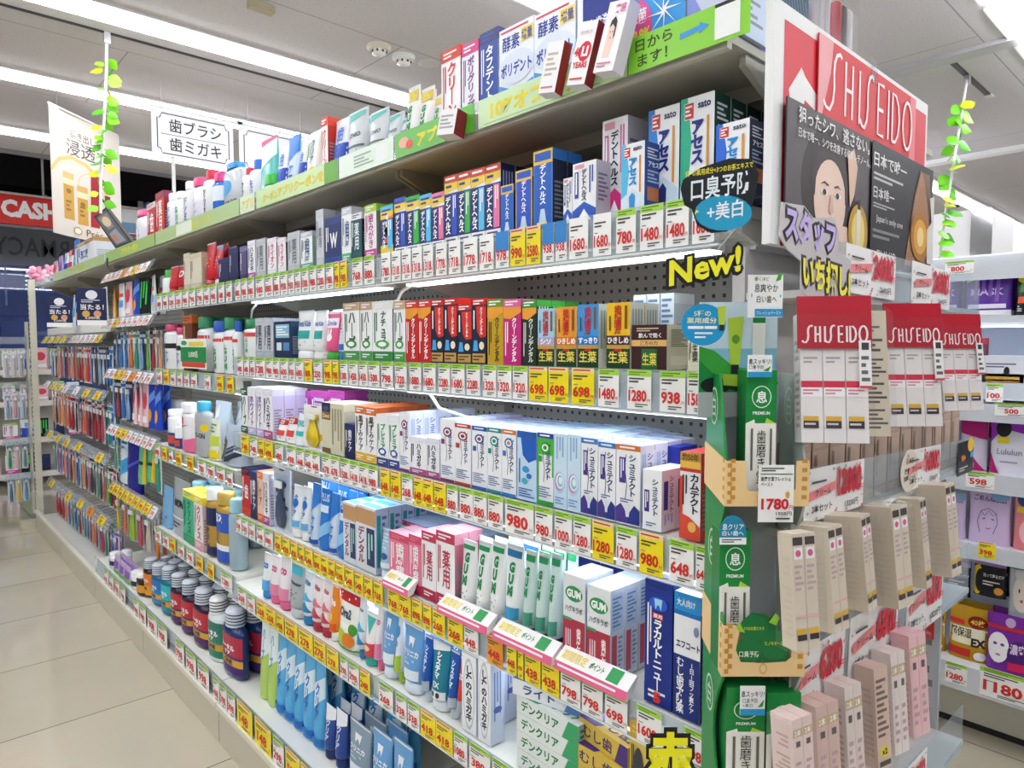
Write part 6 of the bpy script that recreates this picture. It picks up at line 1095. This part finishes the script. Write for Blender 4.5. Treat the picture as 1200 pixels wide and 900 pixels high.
pouch('m_lil','lilac face-drawing mask pouch','d8c0e6',[('t','ごめんね素肌',.12,.78,.9,.9,'4a3a70',.02),('e',.75,.9,.22,.1,'8ab0e0'),('s',[(.3,.2),(.22,.4),(.3,.6),(.5,.66),(.68,.58),(.72,.4),(.62,.2)],.002,'6a5a90'),('s',[(.35,.45),(.42,.47)],.003,'4a3a60'),('s',[(.56,.47),(.64,.46)],.003,'4a3a60'),('s',[(.44,.30),(.5,.28),(.56,.31)],.003,'d06a80'),('s',[(.3,.6),(.4,.52),(.5,.62),(.6,.53),(.68,.58)],.002,'6a5a90')],d=.04,name='mask_pouch',cat='mask pack'); pouch('m_pnk','coral pink mask pouch with blue roundel','f08a90',[('e',.35,.82,.26,.12,'1f4a8c'),('r',.1,.6,.7,.7,'f0d840'),('e',.5,.3,.3,.2,'f8c0c4')],d=.04,name='mask_pouch',cat='mask pack')
pouch('m_moon','black crescent-moon mask pouch','1a1620',[('p',[(.18+.32*math.cos(a),.42+.42*math.sin(a)) for a in [math.pi*.5+i*math.pi/10 for i in range(11)]]+[(.24+.2*math.cos(a),.42+.32*math.sin(a)) for a in [math.pi*1.5-i*math.pi/10 for i in range(11)]],'f0c820'),('t','貼って寝るだけ',.3,.52,.95,.66,'f4f0e8',.02),('l',.3,.3,.9,.45,2,'d8d0c8'),('e',.8,.2,.14,.1,'e8a030'),('p',[(0,.85),(1,.85),(1,1),(0,1)],'a88ac0')],d=.04,name='mask_pouch',cat='mask pack'); pouch('m_face','grey card pouch with a plain cartoon face','c8ccd2',[('e',.5,.45,.34,.34,'f6e8dc'),('e',.5,.8,.3,.12,'e8e4e4'),('e',.40,.5,.03,.04,'2a2424'),('e',.62,.5,.03,.04,'2a2424'),('e',.5,.32,.05,.03,'c85a4a'),('r',0,.88,1,1,'1c7a6a')],d=.04,name='mask_pouch',cat='mask pack')
pouch('m_gold','gold mask pouch with red print','c8981c',[('r',.0,.30,1,.62,'f0e8c8'),('t','超保湿',.05,.42,.6,.60,'3a2a1a',.03),('e',.72,.74,.24,.12,'8a1418'),('t','40枚',.55,.68,.9,.8,'f4d040',.03),('t','EX',.6,.28,.95,.44,'2a1c10',.05),('r',0,.08,.6,.22,'c8281c'),('e',.82,.12,.14,.08,'f4f0e8'),('r',0,.66,.4,.75,'d8302c')],d=.07,name='mask_pouch',cat='mask pack'); pouch('m_vio','violet pouch with white face mask picture','7a2a9c',[('e',.3,.42,.26,.26,'f4f0f2'),('e',.22,.48,.05,.025,'7a2a9c'),('e',.40,.48,.05,.025,'7a2a9c'),('e',.31,.30,.06,.02,'c86a8c'),('e',.76,.34,.24,.26,'4a1470'),('t','濃密',.58,.36,.95,.54,'f0d8f4',.04),('r',.55,.08,.95,.22,'d81c5a'),('r',0,.74,1,.80,'c8202c'),('e',.55,.88,.12,.08,'c8a8d8')],d=.07,name='mask_pouch',cat='mask pack')
carton('m_box','white tissue style carton with grey print','e8eaf0','c8ccd6','d4d8e0',[('l',.1,.55,.9,.75,2,'6a7084'),('e',.6,.45,.07,.16,'1a1a20'),('r',.1,.15,.9,.25,'e0a83c')],d=.10,name='mask_carton',cat='mask box'); carton('m_redb','deep red mask carton','a82430','7a1420','b83040',[('l',.15,.3,.85,.7,3,'e0a0a0')],d=.10,name='mask_carton',cat='mask box')
def NSH(px0,px1,yt,yb,k,X,sh,n=1):
    a=PX(px0,(yt+yb)/2,X); b=PX(px1,(yt+yb)/2,X); zt=PX((px0+px1)/2,yt,X).z; zb=PX((px0+px1)/2,yb,X).z
    for q in NS:
        if abs(zb-q[0])<.05: zb=q[0]+.0006
    return put(k,(X,(a.y+b.y)/2,zb),a.y-b.y-.002,zt-zb,sh,n)
for a_ in ((1127,1186,320,361,'m_pur',2.63,'across-aisle top row',2),(1187,1232,318,362,'m_blk',2.63,'across-aisle top row',2),(1082,1126,322,361,'m_pur',2.63,'across-aisle top row',1),
    (1150,1201,417,437,'m_box',2.70,'across-aisle upper shelf',1),(1150,1201,438,450,'m_box',2.70,'across-aisle upper shelf',1),(1138,1149,396,449,'m_redb',2.72,'across-aisle upper shelf',1),(1203,1250,430,449,'m_box',2.70,'across-aisle upper shelf',1),
    (1157,1206,490,555,'m_wht',2.65,'across-aisle middle shelf',2),(1122,1156,490,554,'m_mag',2.66,'across-aisle middle shelf',2),(1133,1184,575,640,'m_lil',2.66,'across-aisle lower shelf',2),(1186,1225,574,642,'m_pnk',2.66,'across-aisle lower shelf',2),(1090,1131,577,640,'m_lil',2.66,'across-aisle lower shelf',1),
    (1139,1179,658,700,'m_moon',2.70,'across-aisle hook row',2),(1180,1215,662,726,'m_face',2.70,'across-aisle hook row',2),(1100,1137,657,698,'m_moon',2.70,'across-aisle hook row',1),
    (1108,1158,714,779,'m_gold',2.66,'across-aisle base',2),(1152,1206,724,796,'m_vio',2.64,'across-aisle base',2),(1060,1106,708,764,'m_gold',2.66,'across-aisle base',1)): NSH(*a_)
def ncard(px0,px1,yt,yb,x,price,st,lab):
    a=PX(px0,(yt+yb)/2,x); b=PX(px1,(yt+yb)/2,x); zt=PX((px0+px1)/2,yt,x).z; zb=PX((px0+px1)/2,yb,x).z
    o=link('price_card',card_mesh(a.y-b.y,zt-zb,price,st),None,(x-.0045,(a.y+b.y)/2,zb),(0,0,AISLE)); tag(o,lab,'price tag','price cards across the aisle')
ncard(1108,1134,777,801,2.60,'1280','w','price card reading 1280 under the gold mask pouches'); ncard(1148,1212,788,822,2.60,'1180','w','price card reading 1180 under the violet mask pouch'); ncard(1147,1167,635,654,2.62,'398','y','yellow price card reading 398 across the aisle'); ncard(1132,1166,553,572,2.62,'598','w','price card reading 598 under the large white pouch'); ncard(1166,1212,473,488,2.60,'500','w','price card reading 500 under the white cartons'); ncard(1108,1142,306,321,2.60,'800','w','price card reading 800 above the violet pouches'); ncard(1156,1176,450,471,2.68,'100','w','price card reading 100 below the white cartons')
# pillar with mirror faces beyond the aisle
p0=PX(1137,300,6.0); 
mb=MB(); ctop=PX(1137,246,5.2).z; mb.box(5.2,PX(1160,270,5.2).y,0,5.8,PX(1088,270,5.2).y+.5,ctop,mat('e6e4e4')); o=mb.build('column_white'); struct(o)
mb=MB(); mb.box(5.19,PX(1163,270,5.2).y,1.0,5.199,PX(1138,270,5.2).y,ctop,mat('c8ccd2',.05,.9)); o=mb.build('trim_6'); struct(o)
# ceiling fittings
def detector(px,py,r,c,lab,name='smoke_detector'):
    p=PZ(px,py,CZ); t=thing(name,lab,'smoke detector' if 'smoke' in name else 'camera',(p.x,p.y,CZ)); mb=MB(); mb.lathe([(r,-.0002),(r,-.012),(r*.8,-.02)],mat(c),20); mb.build('base',t); mb=MB(); mb.lathe([(r*.62,-.02),(r*.6,-.036),(r*.3,-.042),(.001,-.042)],mat('f0eeea' if 'smoke' in name else '1c1a1c',.2),18); 
    if 'smoke' in name:
        for k in range(8): a=k*math.pi/4; mb.box(r*.55*math.cos(a)-.005,r*.55*math.sin(a)-.005,-.034,r*.55*math.cos(a)+.005,r*.55*math.sin(a)+.005,-.024,mat('3a3634'))
    mb.build('sensor_head',t)
detector(444,54,.055,'ded8c8','cream ceiling smoke detector with dark slots'); detector(473,66,.055,'ecebea','white ceiling smoke detector beside the cream one'); detector(1121,238,.05,'e8e6e4','dark dome camera on the ceiling by the hanging vine','dome_camera')
p=PZ(503,74,CZ); tag((lambda m:(m.lathe([(.05,-.0002),(.05,-.004),(.045,-.006)],mat('d6d2d2'),20),m.build('junction_cover',None,(p.x,p.y,CZ)))[1])(MB()),'flat round cover plate on the ceiling beside the detectors','cover plate')
p=PZ(306,4,CZ); tag((lambda m:(m.box(-.05,-.02,-.03,.05,.02,-.001,mat('b8ae94')),m.build('exit_sensor',None,(p.x,p.y,CZ)))[1])(MB()),'small beige ceiling sensor at the top edge','sensor')
# hanging category signs
def csign(x0,x1,z0,z1,Y,lines,lab):
    w=x1-x0; h=z1-z0; t=thing('category_sign',lab,'sign',(x0,Y,z0)); mb=MB(); mb.box(0,0,0,w,.012,h,mat('e4e2e8',.6)); fr=flat((0,0,0),(w,0,0),(0,0,h),(0,-1,0))
    n=.06; q=.11; L=[(n,n+q),(n,1-n-q),(n+.03,1-n-q),(n+.055,1-n),(1-n-.055,1-n),(1-n-.03,1-n-q),(1-n,1-n-q),(1-n,n+q),(1-n-.03,n+q),(1-n-.055,n),(n+.055,n),(n+.03,n+q),(n,n+q)]
    mb.draw(fr,[('s',L,.0055,'3a383c')]+lines,(w,h)); mb.build('sign_face',t)
    for xx in (.12*w,.88*w):
        m=MB(); m.tube([(xx,.006,h),(xx,.006,CZ-z0-.001)],.0018,mat('d8d8d8'),5); m.build('hanging_wire',t)
    m=MB(); m.box(-.01,-.004,h+.012,w+.05,.016,h+.028,mat('f6f6f6')); m.build('hanging_bar',t)
YS2=3.85
p0=PY(179,180,YS2); p1=PY(273,150,YS2)
zz0,zz1=PY(178,180,YS2).z,PY(181,127,YS2).z
csign(p0.x,p1.x,zz0,zz1,YS2,[('t','歯ブラシ',.20,.55,.84,.86,'2a282c',.012),('s',[(.10,.49),(.90,.49)],.0035,'5a585c'),('t','歯ミガキ',.20,.13,.84,.44,'2a282c',.012)],'white hanging category sign with two lines of lettering')
csign(p1.x+.035,p1.x+.44,zz0,zz1,YS2,[],'blank white hanging category sign partly behind the bottles')
# banner with product photos
b0=Vector(PY(57,121,4.45)); b1=Vector(PY(137,152,4.85)); bz=PY(60,272,4.45).z; du=(b1-b0); du.z=0; BWd=du.length; BHt=b0.z-bz; rzb=math.atan2(du.y,du.x)
t=thing('hanging_banner','cream hanging banner with gold bottles and large lettering','banner',(b0.x,b0.y,bz),rzb)
mb=MB(); nx=10
fr=lambda u,v,off: Vector((u*BWd,.012*math.sin(u*5)-off,v*BHt-.02*math.sin(v*3)*0))
fr.curved=True
for sgn in (0,1):
    V=[fr(i/nx,j/6,-.002*sgn) for j in range(7) for i in range(nx+1)]; mb.add(V,[(j*(nx+1)+i,j*(nx+1)+i+1,(j+1)*(nx+1)+i+1,(j+1)*(nx+1)+i) for j in range(6) for i in range(nx)],mat('d8d0c8',.8),True)
def prod(u,v0,v1,w,c,cap): return [('r',u-w,v0,u+w,v1,c),('r',u-w*.9,v1,u+w*.9,v1+.06,'e8d8b0'),('r',u-w,v1+.05,u+w,v1+.10,cap),('e',u,v1-.05,w*.5,.02,'8a6a2a'),('l',u-w*.6,v0+.06,u+w*.6,v0+.16,3,'8a6a2a')]
mb.draw(fr,[('t','導き出した',.30,.81,.72,.88,'3a3230',.0),('t','浸透力',.24,.67,.82,.80,'2a2422',.0),('s',[(.0,.50),(.12,.60),(.3,.655),(.5,.63),(.68,.55),(.78,.42)],.022,'e0b878'),('s',[(.0,.47),(.15,.58),(.35,.62),(.55,.58),(.7,.47)],.010,'f0dcb8'),('s',[(.36,.40),(.42,.52),(.56,.58),(.7,.54)],.005,'d8b888')]+prod(.25,.14,.42,.075,'c8983c','d8b878')+prod(.44,.12,.34,.07,'c8983c','d0a860')+[('p',[(.54,.12),(.66,.12),(.68,.56),(.56,.56)],'a01428'),('p',[(.74,.22),(.82,.22),(.82,.42),(.74,.42)],'7a1a28'),('e',.36,.06,.06,.035,'a89878'),('e',.36,.06,.045,.025,'efe6dc'),('t','Préc',.46,.03,.72,.09,'6a5a4a',.0),('p',[(0,.95),(.15,1),(0,1)],'ffffff')],(BWd,BHt)); mb.build('banner_cloth',t)
m=MB(); m.tube([(.0,0,BHt+.004),(BWd,0,BHt+.004)],.006,mat('f0f0f0'),8); m.build('top_rod',t)
for xx in (.1*BWd,.9*BWd): m=MB(); m.tube([(xx,0,BHt),(xx,0,CZ-bz-.001)],.0012,mat('8a8688'),5); m.build('hanging_wire',t)
# vines hanging from the ceiling
def vine(top,bot,n,lab,seed,size=.05):
    rd=random.Random(seed); top=Vector(top); bot=Vector(bot); t=thing('hanging_vine',lab,'garland',top); d=bot-top
    m=MB(); m.tube([Vector((0,0,0)),d*.25+Vector((.004,0,0)),d*.55,d*.8+Vector((-.004,0,0)),d],.006,mat('f0f2ee'),8); m.build('cord',t)
    m=MB(); m.box(-.012,-.012,-.05,.012,.012,-.0005,mat('c8c8cc',.3,.6)); m.build('ceiling_clip',t)
    for k in range(n):
        f=.13+.85*(k+rd.random()*.5)/n; c=d*f; a=rd.choice((.2,2.6,3.6,-.5,1.2,4.4))+rd.uniform(-.4,.4); s=size*rd.uniform(.8,1.15); col=rd.choice(('6cc81e','78d424','54b01c','8adc2a','e0ec30'))
        dx=Vector((math.cos(a),math.sin(a)*.6,-.5+rd.uniform(-.35,.25))).normalized(); nv=Vector((-.65+rd.uniform(-.4,.4),-.7+rd.uniform(-.4,.4),.3)); sd=dx.cross(nv).normalized(); nn=dx.cross(sd)
        base=c+dx*.012
        L=[(0,0,0),(.18,.30,.03),(.42,.42,.05),(.72,.28,.03),(1,0,-.06),(.72,-.28,.03),(.42,-.42,.05),(.18,-.30,.03)]
        V=[base+dx*(x*s)+sd*(y*s)+nn*(z*s) for x,y,z in L]+[base+dx*(.45*s)-nn*(.02*s)]
        V2=[p-nn*.0008 for p in V]
        m=MB(); m.add(V+V2,[(i,(i+1)%8,8) for i in range(8)]+[(9+(i+1)%8,9+i,17) for i in range(8)],mat(col,.4),True); m.tube([c,base],.0015,mat('4a9a1c'),4); m.build('leaf',t)
Yv=3.478; tp=PY(125,36,Yv); bt=PY(118,250,Yv)
vine((tp.x,Yv,CZ),(bt.x,Yv,bt.z),34,'artificial green vine hanging in front of the cream banner',3,.052)
tp=PZ(1134,87,CZ); bt=PX(1100,302,tp.x-.25)
vine((tp.x,tp.y,CZ),(bt.x,bt.y,bt.z),30,'artificial green vine hanging beyond the red poster board',5,.075)
# monitor, boxes and flowers on the far top board
p=PX(134,288,.90); t=thing('tablet_monitor','small black tablet monitor leaning over the top board edge','monitor',(.90,p.y,1.768)); 
pa=[PX(110,254,.89),PX(124,243,.91),PX(156,285,.905),PX(136,292,.885)]
O=Vector((.90,p.y,1.768)); c0,c1,c2,c3=[q-O for q in pa]
nrm=(c1-c0).cross(c3-c0).normalized(); nrm=-nrm if nrm.x>0 else nrm
mb=MB(); mb.prism([c0,c1,c2,c3],.02,-nrm,mat('141416',.6)); mb.build('case',t)
fr=lambda u,v,off: (c0+(c3-c0)*u)*(1-v)+(c1+(c2-c1)*u)*v+nrm*(off+.0004)
mb=MB(); mb.draw(fr,[('r',.06,.10,.94,.92,'3a3c48'),('p',[(.1,.15),(.5,.3),(.5,.7),(.12,.85)],'6a6a70'),('e',.3,.5,.14,.24,'c8b48c'),('p',[(.6,.2),(.9,.2),(.9,.8),(.55,.7)],'8a8a94'),('e',.75,.35,.1,.14,'b06a4a')],(.12,.16)); mb.build('screen',t)
mb=MB(); mb.tube([(c0+c1+c2+c3)*.25-nrm*.02,Vector((.04,.0,.0))],.008,mat('1c1c1e')); mb.build('stand',t)
pc=PX(150,300,.865)
mb=MB(); mb.tube([Vector((.862,p.y-.02,1.77)),Vector((.858,p.y-.03,1.735)),Vector((.862,p.y-.07,1.70)),Vector((.90,p.y-.14,1.70))],.004,mat('18181a')); tag(mb.build('power_cable'),'black cable curling from the monitor under the top board','cable')
gv('bx1','brown lidded white carton with blue print','e6e8ec','b08850','4a8ac8','','3a5aa0',side='c8ccd4',d=.12,name='stock_carton',cat='carton'); D['bx1']['F']+=[('t','洗口液',.15,.4,.85,.7,'3a6ab0',.03)]
S(0,88,110,282,'bx1',1,dx=.03)
for a,b,y,k in ((66,71,300,'lil'),(71,76,296,'wb_p'),(76,82,292,'redcap'),(82,88,280,'bl_p2'),(60,65,306,'h_pk')): S(0,a,b,y,k,1,dx=.02)
def flowers(c,n,r,col,lab,seed,leafc='f4f0ea'):
    rd=random.Random(seed); t=thing('flower_bunch',lab,'flowers',c)
    for k in range(n):
        o=Vector((rd.uniform(-r,r)*.6,rd.uniform(-r,r),rd.uniform(.02,r*1.3))); m=MB()
        for q in range(6):
            a=q*math.pi/3; m.loft([[o+Vector((math.cos(a)*s+math.cos(a+1.57)*w_,-.01-.02*s,math.sin(a)*s+math.sin(a+1.57)*w_)) for w_ in (-w,w)]+[o+Vector((math.cos(a)*s+math.cos(a+1.57)*w_,-.008-.02*s,math.sin(a)*s+math.sin(a+1.57)*w_)) for w_ in (w,-w)] for s,w in ((.005,.008),(.025,.018),(.045,.012),(.052,.003))],mat(rd.choice(col)))
        m.build('blossom',t)
    m=MB(); m.lathe([(.05,0),(.06,.01),(.03,.06),(.02,.08)],mat('e8e4da'),10); m.build('holder',t)
q=PX(50,335,.90); flowers((.90,q.y,1.7665),7,.09,('f0a8c0','f4c8d4','e88aac'),'pink artificial flowers at the far end of the top board',1)
# navy prize cards hung in front of the far bays
for (px0,px1,yt,yb,l) in ((57,84,343,382,'navy prize card hung nearer the perforated post'),(93,124,333,380,'navy prize card hung beside the orange bag')):
    X=.80; a=PX(px0,(yt+yb)/2,X); b=PX(px1,(yt+yb)/2,X); zt=PX(px1,yt,X).z; zb=PX(px1,yb,X).z; w=.132; h=zt-zb
    mb=MB(); mb.box(-w/2,-.0015,0,w/2,0,h,mat('18224e',.35)); mb.draw(flat((-w/2,-.0015,0),(w,0,0),(0,0,h),(0,-1,0)),[('r',0,0,1,.14,'f2f2f2'),('e',.5,.82,.2,.12,'e8e8ee'),('l',.15,.60,.85,.70,2,'c8ccdc'),('t','当たる！',.12,.42,.9,.57,'ffffff',.05),('e',.3,.31,.13,.09,'d8a84a'),('e',.68,.31,.13,.09,'d89a80'),('t','5,000名',.2,.16,.82,.25,'f0e8d0',.03)],(w,h))
    o=mb.build('prize_card',None,(X,(a.y+b.y)/2,zb),(0,0,R_(-22))); tag(o,l,'card','navy prize cards')
# green coupon card on the bottle shelf rail and pink talker
a=PX(212,412,.855); b=PX(242,412,.855); w=a.y-b.y; zt=PX(227,397,.855).z; zb=PX(227,432,.855).z; h=zt-zb
mb=MB(); mb.box(-w/2,-.001,0,w/2,0,h,mat('f0f2ea')); mb.draw(flat((-w/2,-.001,0),(w,0,0),(0,0,h),(0,-1,0)),[('r',.0,.22,1,.72,'1f8a4a'),('t','3,000名',.06,.36,.94,.60,'f4f4e0',.05),('r',.35,.75,.9,.9,'e8d84a'),('r',.05,.05,.95,.22,'d84a30'),('e',.15,.86,.12,.08,'3a9a5a')],(w,h)); tag(mb.build('prize_card',None,(.855,(a.y+b.y)/2,zb),(0,0,AISLE)),'green and white prize card in front of the white bottles','card')
# free sample boxes clipped on the top rail
def sample(px,py,w,h,d,rz,ry,F,lab,X=.845,base='f4f2f2',side='b82030'):
    p=PX(px,py,X); mb=MB(); mb.box(-w/2,0,0,w/2,d,h,mat(base,.35),mf=mat(base),mr=mat(side)); mb.draw(flat((-w/2,0,0),(w,0,0),(0,0,h),(0,-1,0)),F,(w,h)); o=mb.build('sample_box',None,(X-.02,p.y,p.z)); o.rotation_euler=(R_(-8),R_(ry),AISLE+R_(rz)); tag(o,lab,'sample box','sample boxes clipped to the top rail')
sample(650,112,.034,.085,.022,8,8,[('l',.15,.3,.85,.8,5,'c8b8a8'),('l',.1,.06,.9,.14,1,'c88a8a')],'crumpled cream sample box clipped to the top rail',side='a81c2c')
sample(684,103,.036,.10,.022,4,10,[('e',.62,.52,.34,.16,'d8243a'),('t','40',.05,.40,.42,.64,'d8243a',.05),('t','LI',.45,.44,.8,.6,'ffffff',.05),('t','YEARS',.1,.26,.9,.36,'d8243a',.03),('t','ありがとう',.2,.78,.8,.86,'a04a50',.0),('l',.1,.06,.9,.12,1,'c85a5a')],'white sample box reading 40 YEARS on the top rail',side='8c1c24')
sample(716,88,.042,.105,.024,-4,12,[('p',[(.25,.2),(.6,.2),(.66,.5),(.5,.7),(.28,.62)],'f2d4c4'),('e',.46,.55,.16,.13,'f0ceba'),('p',[(.3,.62),(.34,.72),(.5,.78),(.64,.70),(.66,.5),(.6,.45),(.58,.62),(.45,.67)],'2a2020'),('e',.41,.56,.02,.012,'2a2020'),('e',.53,.56,.02,.012,'2a2020'),('e',.47,.475,.035,.012,'d05a68'),('t','実感',.4,.82,.9,.95,'d86a9a',.02),('l',.1,.06,.9,.14,2,'c87a8a')],'sample box with a portrait on the top rail',side='e8dcec')
sample(531,160,.045,.05,.03,10,6,[('l',.1,.2,.9,.8,4,'a0a0a0')],'small white and crimson sample box on the top rail',base='ece8e8',side='8c2430')
# cables of the shelf lamps
def cable(pts,lab): mb=MB(); mb.tube(pts,.004,mat('f2f2f2'),6); tag(mb.build('lamp_cable'),lab,'cable')
yc=1.413
cable([(.93,yc-.06,1.478),(.915,yc-.03,1.46),(.91,yc-.01,1.425),(.93,yc+.02,1.41),(.98,yc+.05,1.43),(1.05,yc+.05,1.45)],'white lamp cable looping below the second shelf at the bay joint'); cable([(.93,2.25,1.478),(.915,2.27,1.45),(.915,2.28,1.41),(.96,2.24,1.39)],'white lamp cable curling below the second shelf, second bay'); cable([(.93,1.30,1.23),(.94,1.27,1.19),(1.0,1.22,1.165),(1.05,1.1,1.15)],'white lamp cable drooping over the fourth shelf goods')
# rods and a far fixture with goods beyond the gondola end
pole('ceiling_rod',2.5,7.2,2.3,3.59,.02,'white rod dropping beside the red cash sign','pole'); pole('hanging_rod',1.15,7.53,2.68,3.59,.01,'thin white rod holding the red cash sign','pole')
p=PY(203,190,5.0); pole('ceiling_pole',p.x,5.0,1.95,CZ-.0005,.012,'slim white ceiling pole behind the top board bottles','pole')
t=thing('far_shelf','low white shelving with small packs beyond the gondola end','shelving',(0,0,0)); 
mb=MB(); mb.box(-.6,8.3,0,1.35,8.32,1.3,mat('d8d4cc')); mb.build('back_panel',t)
for z in (.12,.45,.80,1.1): mb=MB(); mb.box(-.6,7.9,z-.02,1.35,8.3,z,mat('dcd6c8')); sh=mb.build('shelf',t); mb=MB(); mb.box(-.6,7.895,z-.05,1.35,7.899,z,mat('e8e4dc')); mb.build('price_rail',sh)
rd=random.Random(4)
for z in (.12,.45,.80,1.1):
    x=.62
    for i in range(7):
        wd=rd.uniform(.08,.12); k=rd.choice(('h_pk','h_gr','lime_pk','cr_red','bl_p2','wb_p','navy_p')); put(k,(x,7.93,z+.0006),wd,rd.uniform(.14,.22),'far shelf tier '+{.12:'one',.45:'two',.8:'three',1.1:'four'}[z],1,rz=0); x+=.13
# clear hanging tubs on the side of the post
t=thing('side_rack','clear plastic hook rack on the outer side of the end post','rack',(.62,6.02,0))
for z in (1.34,1.02,.62,.36):
    mb=MB(); mb.box(0,0,z,.16,.10,z+.004,RAILC()); mb.box(0,0,z,.16,.003,z+.05,RAILC()); mb.box(.16,-.0,z-.04,.165,.10,z+.06,RAILC()); mb.build('tray',t)
mb=MB(); mb.box(.166,.02,.1,.18,.09,1.5,mat('cfcab8')); mb.build('upright',t)
for z,c in ((1.10,('c8c4c8','d8d4d8','b8b4bc')),(.80,('8aa8d0','d8a0b0','a0c0e0')),(.44,('3a9a6a','e8c0b8','6a8a9a')),(.20,('3a7ab0','e0c030','4a9ad0'))):
    for i in range(3): 
        k='rk_%s%d'%(str(z)[-2:],i); blister(k,'slim hanging pack on the post side rack','dde0e4',c[i],[('r',.1,.75,.9,.85,c[i])]); put(k,(.66+.045*i,6.03,z),.038,.2,'rack level %s'%{1.1:'one',.8:'two',.44:'three',.2:'four'}[z],1,rz=0)
for i,(X,Y) in enumerate(((.15,6.3),(-.05,5.6))):
    mb=MB(); mb.poly([(X-.12,Y,.0006),(X+.2,Y+.02,.0006),(X+.2,Y+.09,.0006)],mat('d8243a',.3)); mb.poly([(X-.12,Y,.0002),(X+.2,Y+.09,.0002),(X+.2,Y+.02,.0002)],mat('d8243a',.3)); tag(mb.build('floor_arrow'),['red floor arrow nearer the gondola end','second red floor arrow on the tile'][i],'floor marking')
finish_labels(); finish_cards()
